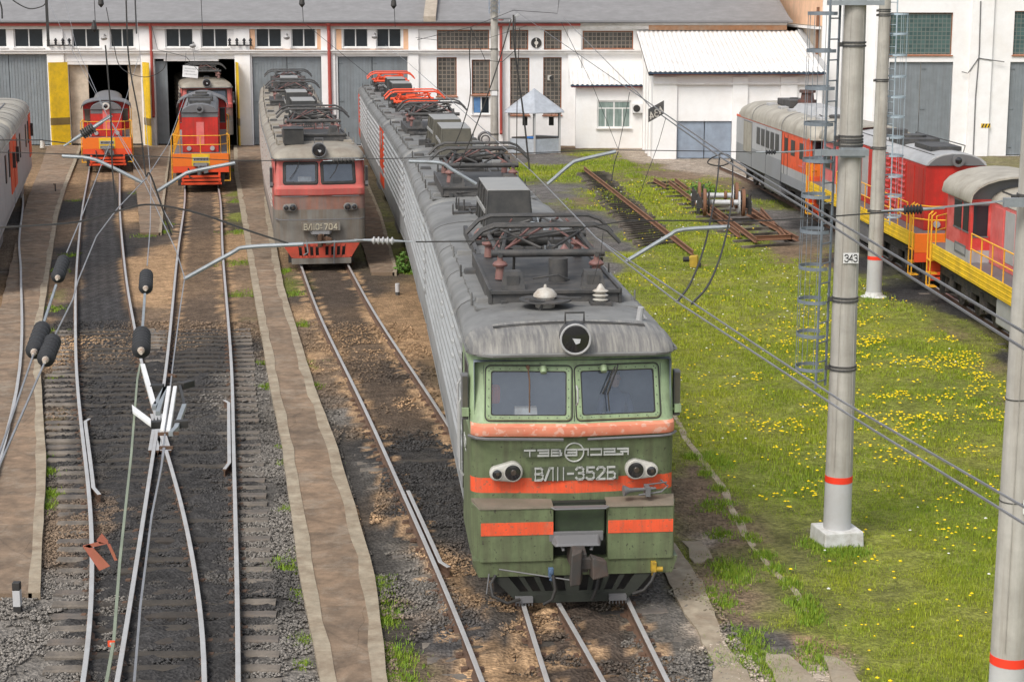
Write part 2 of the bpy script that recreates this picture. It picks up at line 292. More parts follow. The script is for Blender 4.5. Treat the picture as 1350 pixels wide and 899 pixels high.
def glass_tint(name, col, alpha):
    m = bpy.data.materials.new(name); m.use_nodes = True; n = m.node_tree.nodes; l = m.node_tree.links
    n.remove(n['Principled BSDF']); out = n['Material Output']
    tr = n.new('ShaderNodeBsdfTransparent'); tr.inputs[0].default_value = (*col, 1)
    gl = n.new('ShaderNodeBsdfGlossy'); gl.inputs['Roughness'].default_value = .06; gl.inputs[0].default_value = (.8, .85, .92, 1)
    df = n.new('ShaderNodeBsdfDiffuse'); df.inputs[0].default_value = (.22, .25, .29, 1)  # bluish-grey diffuse layer paints in the pale reflection on the glass
    tc = n.new('ShaderNodeTexCoord'); nz = n.new('ShaderNodeTexNoise'); nz.inputs['Scale'].default_value = 2.5; nz.inputs['Detail'].default_value = 8; l.new(tc.outputs['Object'], nz.inputs[0])
    fr = n.new('ShaderNodeFresnel'); fr.inputs[0].default_value = 1.5
    m1 = n.new('ShaderNodeMixShader'); mr = n.new('ShaderNodeMapRange'); mr.inputs[3].default_value = alpha*.5; mr.inputs[4].default_value = alpha*1.3; l.new(nz.outputs[0], mr.inputs[0])
    l.new(mr.outputs[0], m1.inputs[0]); l.new(tr.outputs[0], m1.inputs[1]); l.new(df.outputs[0], m1.inputs[2])
    m2 = n.new('ShaderNodeMixShader'); ad = n.new('ShaderNodeMath'); ad.operation = 'MULTIPLY_ADD'; ad.inputs[1].default_value = .9; ad.inputs[2].default_value = .06; l.new(fr.outputs[0], ad.inputs[0])
    l.new(ad.outputs[0], m2.inputs[0]); l.new(m1.outputs[0], m2.inputs[1]); l.new(gl.outputs[0], m2.inputs[2]); l.new(m2.outputs[0], out.inputs[0])
    return m
m_wglass = glass_tint('tinted_windscreen', (.84, .88, .92), .17)
def glassblock():
    def ex(m, n, l, tc, out):
        bk = n.new('ShaderNodeTexBrick'); bk.offset = 0; bk.inputs['Scale'].default_value = 1; bk.inputs['Brick Width'].default_value = .26; bk.inputs['Row Height'].default_value = .26
        bk.inputs['Mortar Size'].default_value = .028; bk.inputs['Color1'].default_value = (.045, .043, .038, 1); bk.inputs['Color2'].default_value = (.11, .105, .095, 1); bk.inputs['Mortar'].default_value = (.25, .21, .17, 1)
        mp = n.new('ShaderNodeMapping'); mp.inputs['Rotation'].default_value = (R(90), 0, 0); l.new(tc.outputs['Object'], mp.inputs[0]); l.new(mp.outputs[0], bk.inputs['Vector'])
        mx = n.new('ShaderNodeMix'); mx.data_type = 'RGBA'; mx.inputs[0].default_value = .85; l.new(out, mx.inputs[6]); l.new(bk.outputs[0], mx.inputs[7]); return mx.outputs[2]
    return mat('glass_block_panel', (.09, .08, .07), .3, dirt=(.16,.1,.06), damt=.4, dscale=2, extra=ex)
m_gblock = glassblock()

# ---------------------------------------------------------------- writing
def text_mesh(body, size, depth=.006, bold=.0, sx=1.0):
    cu = bpy.data.curves.new('lettering', 'FONT'); cu.body = body; cu.size = size; cu.extrude = depth; cu.offset = bold; cu.align_x = 'CENTER'; cu.align_y = 'CENTER'
    cu.resolution_u = 3
    ob = bpy.data.objects.new('lettering_source', cu); C.objects.link(ob); bpy.context.view_layer.update()
    dg = bpy.context.evaluated_depsgraph_get(); me = bpy.data.meshes.new_from_object(ob.evaluated_get(dg)); bpy.data.objects.remove(ob)
    if sx != 1:
        for v in me.vertices: v.co.x *= sx
    return me
def lettering(body, size, material, parent, M, depth=.006, bold=0., sx=1.0, name='lettering'):
    me = text_mesh(body, size, depth, bold, sx); me.materials.clear(); me.materials.append(material); me.transform(M @ Matrix.Rotation(R(90), 4, 'X'))
    o = bpy.data.objects.new(name, me); C.objects.link(o); o.parent = parent; return o
STROKE = {'В': [[(0,0),(0,1),(.4,1),(.52,.9),(.52,.62),(.42,.52),(0,.52)],[(.42,.52),(.58,.4),(.58,.12),(.44,0),(0,0)]], 'Л': [[(-.05,0),(.3,1),(.55,1),(.55,0)]], 'I': [[(.1,0),(.1,1)]],
 '-': [[(0,.5),(.4,.5)]], '3': [[(0,.85),(.12,1),(.42,1),(.55,.86),(.55,.64),(.42,.53),(.2,.53)],[(.42,.53),(.58,.4),(.58,.14),(.44,0),(.12,0),(0,.14)]],
 '5': [[(.55,1),(.05,1),(.03,.58),(.4,.62),(.56,.48),(.56,.14),(.42,0),(.12,0),(0,.12)]], '2': [[(0,.82),(.12,1),(.42,1),(.56,.86),(.54,.62),(0,0),(.58,0)]],
 'Б': [[(.52,1),(0,1),(0,0),(.42,0),(.56,.12),(.56,.42),(.42,.55),(0,.55)]], '0': [[(.12,0),(0,.14),(0,.86),(.12,1),(.42,1),(.55,.86),(.55,.14),(.42,0),(.12,0)]],
 '7': [[(0,1),(.56,1),(.2,0)]], '4': [[(.45,0),(.45,1),(0,.3),(.58,.3)]], 'П': [[(0,0),(0,1),(.5,1),(.5,0)]], '8': [[(.12,.53),(0,.4),(0,.14),(.12,0),(.42,0),(.55,.14),(.55,.4),(.42,.53),(.12,.53),(.03,.65),(.03,.86),(.14,1),(.4,1),(.52,.86),(.52,.65),(.42,.53)]],
 'у': [[(.0,1),(.18,.72)],[(.36,1),(.08,.5)],[(0,.38),(.36,.38)]], 'Т': [[(0,1),(.6,1)],[(.3,1),(.3,0)]], 'Э': [[(0,1),(.62,1),(.62,0),(0,0)],[(.1,.5),(.62,.5)]],
 'C': [[(.62,1),(0,1),(0,0),(.62,0)]], 'E': [[(.62,1),(0,1),(0,0),(.62,0)],[(0,.5),(.5,.5)]]}
STROKE['Ɔ'] = [[(0,1),(.62,1),(.62,0),(0,0)]]; STROKE['Z'] = [[(0,1),(.62,1),(.62,.5),(0,.5),(0,0),(.62,0)]]; STROKE['F'] = [[(0,1),(.62,1)],[(.62,1),(.62,.0)],[(.2,.5),(.62,.5)],[(-.1,0),(.3,0),(.3,.5)]]
STROKE['L'] = [[(0,1),(.62,1),(.62,0)]]
def strokes(mb, txt, x0, z0, w, h, adv, th, m=None, y=0, dep=.012, mirror=False):
    """raised letters made of flat bars in the local xz plane, facing -y"""
    x = x0
    for ch in txt:
        if ch == ' ': x += adv*.5; continue
        for ln in STROKE[ch]:
            for a, b in zip(ln[:-1], ln[1:]):
                pa = Vector((x+a[0]*w/.6, y, z0+a[1]*h)); pb = Vector((x+b[0]*w/.6, y, z0+b[1]*h)); d = (pb-pa).normalized()*th*.45
                mb.bar(pa-d, pb+d, dep, th, m) if abs(pb.x-pa.x) < 1e-6 else mb.hexa(_bar(pa-d, pb+d, th, dep), m)
        x += adv*(.55 if ch == 'I' else .8 if ch in '-у' else 1)
def _bar(a, b, th, dep):
    d = (b-a).normalized(); n = Vector((-d.z, 0, d.x))*th/2; o = Vector((0, dep, 0))
    return [a-n-o/2, b-n-o/2, b-n+o/2, a-n+o/2, a+n-o/2, b+n-o/2, b+n+o/2, a+n+o/2]

# ================================================================ GROUND
GZ = -.19
def crs(P, n=8):                          # Catmull-Rom through plan points
    P = [Vector((p[0], p[1], 0)) for p in P]; P = [P[0]*2-P[1]]+P+[P[-1]*2-P[-2]]; out = []
    for i in range(1, len(P)-2):
        for k in range(n):
            t = k/n; a, b, c, d = P[i-1:i+3]
            out.append(.5*((2*b)+(c-a)*t+(2*a-5*b+4*c-d)*t*t+(3*b-a-3*c+d)*t**3))
    out.append(P[-2]); return [(p.x, p.y) for p in out]
TA = crs([(-3.0,8),(-3.75,14.5),(-4.78,22.3),(-5.4,25.1),(-6.4,29.6),(-7.66,34.3),(-9.68,42),(-11.5,49.5),(-13.2,56.6),(-17.4,75.1),(-22.35,97.9),(-25.8,112.5),(-30,132)])
TB = crs([(-2.6,8),(-3.35,15),(-4.41,22.3),(-4.87,25.2),(-5.56,29.6),(-6.5,35.4),(-7.42,41.3),(-9.15,51.5),(-11.1,62.9),(-13.1,75.1),(-14.7,84.35),(-20.0,112.5),(-24,132)])
TC = crs([(2.6,8),(1.5,15),(.42,22.3),(-.1,25.4),(-.94,30.1),(-1.73,34.4),(-2.36,37.9),(-3.13,41.9),(-4.78,50.6),(-6.46,60.5),(-8.9,75),(-11.4,92),(-14.1,112.4)])
TD = crs([(3.0,8),(2.05,15),(1.25,22.3),(.94,25.5),(-.6,42.6),(-2.12,58.8),(-3.85,74.2),(-5.9,90),(-7.6,103.5),(-8.7,112.4)])
def relax(T, sg=3.0):
    ys = np.arange(T[0][1], T[-1][1], .75); xs = np.interp(ys, [p[1] for p in T], [p[0] for p in T]); k = np.arange(-12, 13)*.75; w = np.exp(-(k/sg)**2/2); w /= w.sum()
    sl0 = (xs[1]-xs[0]); sl1 = xs[-1]-xs[-2]; pad = np.concatenate([xs[0]-sl0*np.arange(12, 0, -1), xs, xs[-1]+sl1*np.arange(1, 13)]); xs = np.convolve(pad, w, 'valid'); return [(float(x), float(y)) for x, y in zip(xs, ys)]
TA = relax(TA); TB = relax(TB); TC = relax(TC, 2.4); TD = relax(TD)
TE = crs([(-8.0,20),(-12.2,40),(-16.7,57),(-19.2,66),(-23.1,81),(-28,98),(-32,112.4)])
TF = crs([(14.3,25),(14.25,40),(14.1,54),(13.6,70),(12.8,88),(11.9,98)])
def pathx(T, y):
    ys = [p[1] for p in T]; return np.interp(y, ys, [p[0] for p in T])
def inpoly(px, py, poly):
    r = np.zeros(px.shape, bool); n = len(poly)
    for i in range(n):
        x0, y0 = poly[i]; x1, y1 = poly[(i+1) % n]
        if y0 == y1: continue
        c = ((y0 > py) != (y1 > py)) & (px < (x1-x0)*(py-y0)/(y1-y0)+x0); r ^= c
    return r
_h = RNG.random((257, 257))
def vn(x, y, s):                          # cheap value noise
    x = x/s; y = y/s; xi = np.floor(x).astype(int); yi = np.floor(y).astype(int); fx = x-xi; fy = y-yi; fx = fx*fx*(3-2*fx); fy = fy*fy*(3-2*fy)
    g = lambda a, b: _h[a % 257, b % 257]
    return (g(xi, yi)*(1-fx)+g(xi+1, yi)*fx)*(1-fy)+(g(xi, yi+1)*(1-fx)+g(xi+1, yi+1)*fx)*fy
def fbm(x, y, s): return .5*vn(x, y, s)+.28*vn(x+31, y+17, s/2.1)+.15*vn(x+7, y+71, s/4.3)+.07*vn(x+3, y+9, s/9)
TAN = np.array((.37,.24,.135)); BRN = np.array((.17,.12,.08)); BLK = np.array((.040,.038,.037)); GRB = np.array((.165,.15,.132)); ASP = np.array((.135,.125,.118)); SOIL = np.array((.12,.12,.04)); DST = np.array((.36,.30,.24)); OIL = np.array((.07,.055,.043))
# survey samples of what the ground is made of: bearing x, bearing y, radius m, stuff, (grass 0..1)
SAM = [(30,850,2.5,GRB,0),(90,700,1.2,BRN,0),(100,850,1.2,GRB,0),(140,700,1.0,BLK,0),(240,850,2.2,BLK,0),(200,700,2,BLK,0),(280,600,1.5,BLK,0),(180,520,2,BLK,0),(250,480,2,BLK,0),(350,700,1.0,GRB,0),(350,850,1.2,GRB,0),(335,600,1,GRB,0),(325,500,1.5,GRB,0),
 (130,400,2.2,BLK,0),(140,330,2.5,BLK,0),(140,260,3,BLK,0),(200,380,2.2,TAN,0),(190,340,2,TAN,0),(205,450,1.2,BRN,0),(265,400,2,BRN,0),(265,330,2.5,TAN*.8,0),(268,280,3,OIL,0),(268,250,3,BRN,0),(235,220,2,BRN,0),(320,420,.8,BRN,.35),(312,350,1.2,BRN,.5),(310,280,1.4,SOIL,.9),(307,250,1,SOIL,.9),
 (90,380,.8,BRN,.4),(85,450,.9,TAN,.35),(75,540,.7,BRN,.4),(95,300,1.5,BRN,.25),(100,250,2,TAN*.7,.1),(170,280,1.4,TAN,.1),(165,240,2,TAN*.8,.1),(50,245,2,TAN*.7,0),(30,330,1.2,BRN,0),(20,380,1.5,TAN*.6,0),(5,420,1.5,TAN,0),
 (430,420,1.5,BRN,0),(450,380,2,OIL,0),(440,480,1.2,BRN,0),(500,520,1.6,BRN,0),(520,480,1.2,OIL,0),(560,640,1.6,BLK,0),(540,590,1.5,BLK,0),(500,430,1.4,TAN*.7,0),(530,440,2.0,TAN*.9,0),(520,400,2,TAN*.75,0),(545,520,.7,TAN,0),
 (385,370,.8,SOIL,.6),(390,410,.9,TAN,.3),(410,470,.8,TAN,.2),(425,540,1.0,GRB*.8,.1),(450,620,1.2,GRB*.7,.05),(500,660,.6,TAN,0),(530,760,1.4,GRB*.8,0),(560,830,1.3,BLK*1.6,0),(520,860,1.0,BRN,.5),(505,800,.8,BRN,.6),(590,730,.6,TAN,0),(600,870,.8,TAN*.9,0),
 (650,760,1.2,TAN*.55,0),(680,840,1.4,TAN*.6,0),(650,680,1.2,BLK,0),(700,870,1.0,TAN*.5,0),(740,870,1.0,OIL,0),(830,880,1.2,OIL,0),(760,820,1.2,OIL,0),(890,800,1.2,GRB*.75,0),(900,870,1.2,GRB*.8,0),(870,770,.8,GRB*.6,0),
 (920,640,1.5,BRN,.03),(945,690,1.3,BRN*1.1,.05),(975,760,1.2,BRN*1.2,.08),(1010,830,1.2,ASP*.7,.05),(990,795,.8,BRN*.8,.02),(1060,850,1.0,TAN*.9,.25),(920,700,.6,DST,0),(945,820,.6,DST,.15),(1010,890,.7,DST,.15),(1090,890,.7,DST,.3),(905,600,1.0,BRN,.12),(925,735,.4,BRN,.6),(960,806,.35,BRN,.6),(1000,870,.8,DST*.9,.1),(1075,880,.8,DST,.15),
 (730,250,3,ASP,.05),(760,290,3.5,ASP*.85,.05),(800,320,3,ASP*.9,.1),(780,260,2,BRN,.1),(800,345,1.5,ASP,.2),(690,190,4,BRN,.05),(640,190,4,BRN,0),(760,190,5,BRN,.2),(720,205,3,ASP,.05),(780,196,3,SOIL,.8),(850,220,4,BRN,.45),(900,235,3,BRN,.5),(800,215,3,SOIL,.9),(870,205,3,DST,0),(830,195,2.5,DST,0),(910,215,3.5,DST*.9,.05),(900,228,2,BRN*1.3,.1),(950,215,3,DST*.8,.05),
 (720,225,3,SOIL,.9),(830,260,4,SOIL,.9),(880,330,5,SOIL,1),(950,420,6,SOIL,1),(1000,550,5,SOIL,1),(1050,750,3,SOIL,1),(1200,800,3,SOIL,1),(1200,600,6,SOIL,1),(1230,450,4,SOIL,1),(900,250,3,SOIL,.85),(960,240,2,BRN,.4),(1000,280,2.5,ASP,.2),(1050,330,2,BRN,.4),(1040,300,2,ASP*.8,.1),(1020,265,1.5,SOIL,.7),(1120,400,3,SOIL,.95),(1180,400,2,SOIL,.8),
 (1250,430,1.6,BRN,.3),(1200,380,1.6,BLK,.02),(1300,470,1.5,BRN,.3),(1320,460,1.3,BLK,0),(1270,400,1.6,BLK,0),(1120,340,1.5,BLK,.05),(1060,290,1.5,BLK,.05),(1345,520,1.2,BRN,.4),(1000,250,1.5,BLK,.02),(1150,383,.5,BRN,.3),(1075,688,.35,DST*.8,.2),(1290,640,.7,SOIL,.9),(930,345,.3,TAN,.1)]
SX = np.array([G(s[0], s[1]).x for s in SAM]); SY = np.array([G(s[0], s[1]).y for s in SAM]); SR = np.array([s[2] for s in SAM]); SC = np.array([s[3] for s in SAM]); SG = np.array([s[4] for s in SAM])
def ground_at(X, Y):
    sh = X.shape; X = X.ravel(); Y = Y.ravel(); wx = X+(fbm(X+50, Y+90, 1.6)-.5)*1.6; wy = Y+(fbm(X+150, Y+30, 1.6)-.5)*2.4
    acc = np.zeros((X.size, 3)); g = np.zeros(X.size); wt = np.zeros(X.size)
    for i in range(len(SAM)):
        ax = 1.0; ay = 2.2                # samples stretch along the tracks
        d2 = ((wx-SX[i])/(SR[i]*ax))**2+((wy-SY[i])/(SR[i]*ay))**2
        w = 1/(d2+.08)**3.2; acc += w[:, None]*SC[i]; g += w*SG[i]; wt += w
    acc /= wt[:, None]; g /= wt
    far = np.abs(X) > 45
    # beyond the surveyed yard: plain grey-brown yard earth
    return acc.reshape(sh+(3,)), g.reshape(sh)
GRASSPOLY = [(905,560),(960,640),(1000,700),(1052,766),(1100,840),(1170,899),(1350,1100),(1500,1100),(1420,620),(1345,520),(1290,460),(1200,395),(1110,345),(1060,310),(1010,270),(965,235),(930,222),(880,232),(840,214),(800,190),(690,196),(650,210),(680,300),(760,400),(850,470)]
def dist_track(X, Y, T): return np.abs(X-pathx(T, Y))
def grass_density(X, Y):
    px, py = proj(X, Y, 0); _, g = ground_at(X, Y)
    inside = inpoly(px, py, GRASSPOLY)
    n = fbm(X*1.0+13, Y*.8+5, 1.3)
    n3 = fbm(X*.6+40, Y*.35+9, 1.4); den = np.clip(g*1.3-(n-.35)*1.0-np.clip(n3-.56, 0, 1)*3.2, 0, 1)*np.where(inside, 1, np.where(g > .3, .55, 0))
    for T in (TA, TB, TC, TD, TF): den = np.where(dist_track(X, Y, T) < 1.15, 0, den)
    return den
def grid(x0, x1, y0, y1, st):
    xs = np.arange(x0, x1+st*.5, st); ys = np.arange(y0, y1+st*.5, st); return np.meshgrid(xs, ys)
def surf(name, X, Y, Zz, col, material):
    ny, nx = X.shape; v = np.stack([X, Y, Zz], -1).reshape(-1, 3); i = np.arange(ny*nx).reshape(ny, nx)
    f = np.stack([i[:-1,:-1], i[:-1,1:], i[1:,1:], i[1:,:-1]], -1).reshape(-1, 4)
    me = bpy.data.meshes.new(name); me.vertices.add(len(v)); me.vertices.foreach_set('co', v.ravel()); me.loops.add(f.size); me.loops.foreach_set('vertex_index', f.ravel().astype(np.int32))
    me.polygons.add(len(f)); me.polygons.foreach_set('loop_start', np.arange(0, f.size, 4, dtype=np.int32)); me.update(calc_edges=True)
    a = me.attributes.new('alb', 'FLOAT_COLOR', 'POINT'); c = np.ones((len(v), 4), np.float32); c[:, :3] = col.reshape(-1, 3); a.data.foreach_set('color', c.ravel())
    me.materials.append(material); me.shade_smooth(); o = bpy.data.objects.new(name, me); C.objects.link(o); return o
m_ground = attrmat('yard_ground', .95, var=.42, vscale=2.6, bump=.9, vor=17)
def make_ground():
    X, Y = grid(-46, 42, 4, 114, .15)
    col, g = ground_at(X, Y)
    den = grass_density(X, Y)
    gc = np.array((.125, .16, .028)); yl = np.array((.24, .235, .05)); t = fbm(X+77, Y+11, 3)[..., None]
    gcol = gc*(1-t)+yl*t
    dd = np.clip(den*1.2, 0, .92)[..., None]; col = col*(1-dd)+gcol*dd
    # ballast shoulders, sand spilled beside the rails, greasy middle of the tracks
    n = fbm(X*1.3, Y*1.1, .9); n2 = fbm(X*2.2, Y*.6, 1.1)
    def band(T, w, y0, y1, c, amt=.9, x_off=0):
        d = np.abs(X-pathx(T, Y)-x_off); f = np.clip((w+(n2-.5)*.35-d)/.12, 0, 1)*np.clip((Y-y0+(n-.5)*3)/1.0, 0, 1)*np.clip((y1-Y+(n-.5)*3)/1.0, 0, 1)*amt; col[:] = col*(1-f[..., None])+np.array(c)*f[..., None]
    band(TA, .70, 46, 91, (.048,.046,.046), .97); band(TA, 1.25, 18, 48, BLK*1.15, .95); band(TB, 1.25, 18, 48, BLK*1.15, .9)
    band(TB, .62, 48, 84, (.10,.072,.052), .75); band(TC, .62, 35, 62, (.075,.056,.042), .8); band(TC, .35, 23, 36, (.05,.046,.042), .9); band(TD, .7, 18, 26, (.075,.055,.042), .75); band(TC, .6, 23, 38, (.05,.046,.042), .85, -1.9)
    s_ = np.sin((X-pathx(TA, Y))*2*np.pi/.34); k = (dist_track(X, Y, TA) < .7) & (Y > 47); col[k] *= (1+.28*s_[k])[..., None]
    for T, y0, y1 in ((TB, 48, 88), (TC, 22, 60), (TD, 18, 40)):
        d = dist_track(X, Y, T); k = ((np.abs(d-.80) < .30) & (fbm(X*2.6, Y*2.0, .8) > .50) & (Y > y0) & (Y < y1)); col[k] = col[k]*.3+TAN*1.2*.7
    Zg = GZ+(fbm(X*2, Y*2, .7)-.5)*.05
    for T, y1 in ((TA, 47), (TB, 47), (TC, 46), (TD, 40)):     # sleepers bulge through the ballast
        m = (dist_track(X, Y, T) < 1.35) & (Y < y1); Zg[m] += ((fbm(X*1.7, Y*1.7, .45)-.5)*.12)[m]+.020
    o = surf('ground', X, Y, Zg, col*(.8+.4*fbm(X+5, Y+5, .6)[..., None]), m_ground); struct(o)
    mb = MB()                              # far yard out to the horizon
    for a, b, c, d in ((-900, 900, 114, 1500), (-900, -46, -300, 114), (42, 900, -300, 114), (-46, 42, -300, 4)):
        mb.quad((a, b and c, GZ-.02), (b, c, GZ-.02), (b, d, GZ-.02), (a, d, GZ-.02)) if False else mb.quad((a, c, GZ-.02), (b, c, GZ-.02), (b, d, GZ-.02), (a, d, GZ-.02))
    struct(mb.build('outer_yard_ground', mat('outer_yard_earth', (.13, .115, .09), .95, dirt=(.1,.11,.05), damt=.6, dscale=.1)))
make_ground()

# ---------------------------------------------------------------- loose stones (ballast), one uncountable mass
def pebbles():
    P = []; Cc = []; Sz = []
    def scat(n, x0, x1, y0, y1, dens, size, tone=1.0):
        x = RNG.uniform(x0, x1, n); y = RNG.uniform(y0, y1, n); px, py = proj(x, y, 0)
        keep = (px > -60) & (px < 1400) & (py < 930) & (dens(x, y) > RNG.random(n)); x = x[keep]; y = y[keep]
        c, g = ground_at(x, y); k = g < .45; x = x[k]; y = y[k]; c = c[k]
        P.append(np.stack([x, y], 1)); Cc.append(c*RNG.uniform(.55, 1.75, (len(x), 1))*tone+.012); Sz.append(RNG.uniform(.55, 1.5, len(x))*size)
    near = lambda T, w: (lambda x, y: (np.abs(x-pathx(T, y)) < w).astype(float))
    scat(150000, -9, 0, 21, 38, lambda x, y: 0.0+(((np.abs(x-pathx(TA, y)) < 3.2) | (np.abs(x-pathx(TB, y)) < 3)) & (fbm(x, y, .5) > .42)), .024)
    scat(16000, -13, -3, 36, 50, lambda x, y: ((np.abs(x-pathx(TA, y)) < 2) | (np.abs(x-pathx(TB, y)) < 2.3))*1.0, .032)
    scat(60000, -2.5, 4.6, 21, 36, lambda x, y: ((np.abs(x-pathx(TC, y)) < 2.6) | (np.abs(x-pathx(TD, y)) < 2.2))*(fbm(x+9, y, 1.4) > .45), .026)
    scat(9000, -6, 0, 36, 50, lambda x, y: (np.abs(x-pathx(TC, y)) < 1.7)*(fbm(x+9, y, 1.4) > .5), .03)
    scat(9000, 0, 8, 21, 50, lambda x, y: (x > pathx(TD, y)+1)*.35, .018, 1.2)
    P = np.concatenate(P); Cc = np.concatenate(Cc); Sz = np.concatenate(Sz); n = len(P)
    base = np.array([(1,0,0),(0,1,0),(-1,0,0),(0,-1,0),(0,0,.75),(0,0,-.6)], float)
    v = base[None]*RNG.uniform(.6, 1.3, (n, 6, 1)); a = RNG.uniform(0, 6.28, n); ca, sa = np.cos(a)[:, None], np.sin(a)[:, None]
    x = (v[..., 0]*ca-v[..., 1]*sa)*Sz[:, None]; y = (v[..., 0]*sa+v[..., 1]*ca)*Sz[:, None]; z = v[..., 2]*Sz[:, None]*.8
    V = np.stack([x+P[:, :1], y+P[:, 1:], z+GZ+.018+(Sz*.5)[:, None]], -1).reshape(-1, 3)
    f = np.array([(0,1,4),(1,2,4),(2,3,4),(3,0,4),(1,0,5),(2,1,5),(3,2,5),(0,3,5)]); Fc = (f[None]+np.arange(n)[:, None, None]*6).reshape(-1, 3)
    me = bpy.data.meshes.new('ballast_stones'); me.vertices.add(len(V)); me.vertices.foreach_set('co', V.ravel()); me.loops.add(Fc.size); me.loops.foreach_set('vertex_index', Fc.ravel().astype(np.int32))
    me.polygons.add(len(Fc)); me.polygons.foreach_set('loop_start', np.arange(0, Fc.size, 3, dtype=np.int32)); me.update(calc_edges=True)
    at = me.attributes.new('alb', 'FLOAT_COLOR', 'POINT'); c = np.ones((len(V), 4), np.float32); c[:, :3] = np.repeat(Cc, 6, 0); at.data.foreach_set('color', c.ravel())
    me.materials.append(attrmat('ballast_stone', .9, var=.15, bump=0)); o = bpy.data.objects.new('ballast_stones', me); C.objects.link(o)
    stuff(o, 'grey and soot black crushed ballast between and beside the rails', 'ballast')
pebbles()

# ---------------------------------------------------------------- grass and dandelions
def blades(name, P, h, w, col, spread=.5, nb=3):
    n = len(P); X = np.repeat(P, nb, 0); m = len(X); a = RNG.uniform(0, 6.28, m); off = RNG.normal(0, .05, (m, 2))*(.5+h.mean()*4); hh = np.repeat(h, nb)*RNG.uniform(.6, 1.3, m)
    lx = np.cos(a)*hh*spread*RNG.random(m); ly = np.sin(a)*hh*spread*RNG.random(m); wx = -np.sin(a)*w; wy = np.cos(a)*w
    bx = X[:, 0]+off[:, 0]; by = X[:, 1]+off[:, 1]; z0 = np.full(m, GZ-.01)
    V = np.stack([np.stack([bx-wx, by-wy, z0], 1), np.stack([bx+wx, by+wy, z0], 1), np.stack([bx+lx, by+ly, z0+hh], 1)], 1).reshape(-1, 3)
    Fc = np.arange(m*3, dtype=np.int32)
    me = bpy.data.meshes.new(name); me.vertices.add(len(V)); me.vertices.foreach_set('co', V.ravel()); me.loops.add(m*3); me.loops.foreach_set('vertex_index', Fc)
    me.polygons.add(m); me.polygons.foreach_set('loop_start', np.arange(0, m*3, 3, dtype=np.int32)); me.update(calc_edges=True)
    cc = np.repeat(np.repeat(col, nb, 0)*RNG.uniform(.65, 1.35, (m, 1)), 3, 0); at = me.attributes.new('alb', 'FLOAT_COLOR', 'POINT'); c = np.ones((len(V), 4), np.float32); c[:, :3] = cc; at.data.foreach_set('color', c.ravel())
    return me
m_grass = attrmat('grass_blade', .6, var=.05, bump=0, spec=.25)
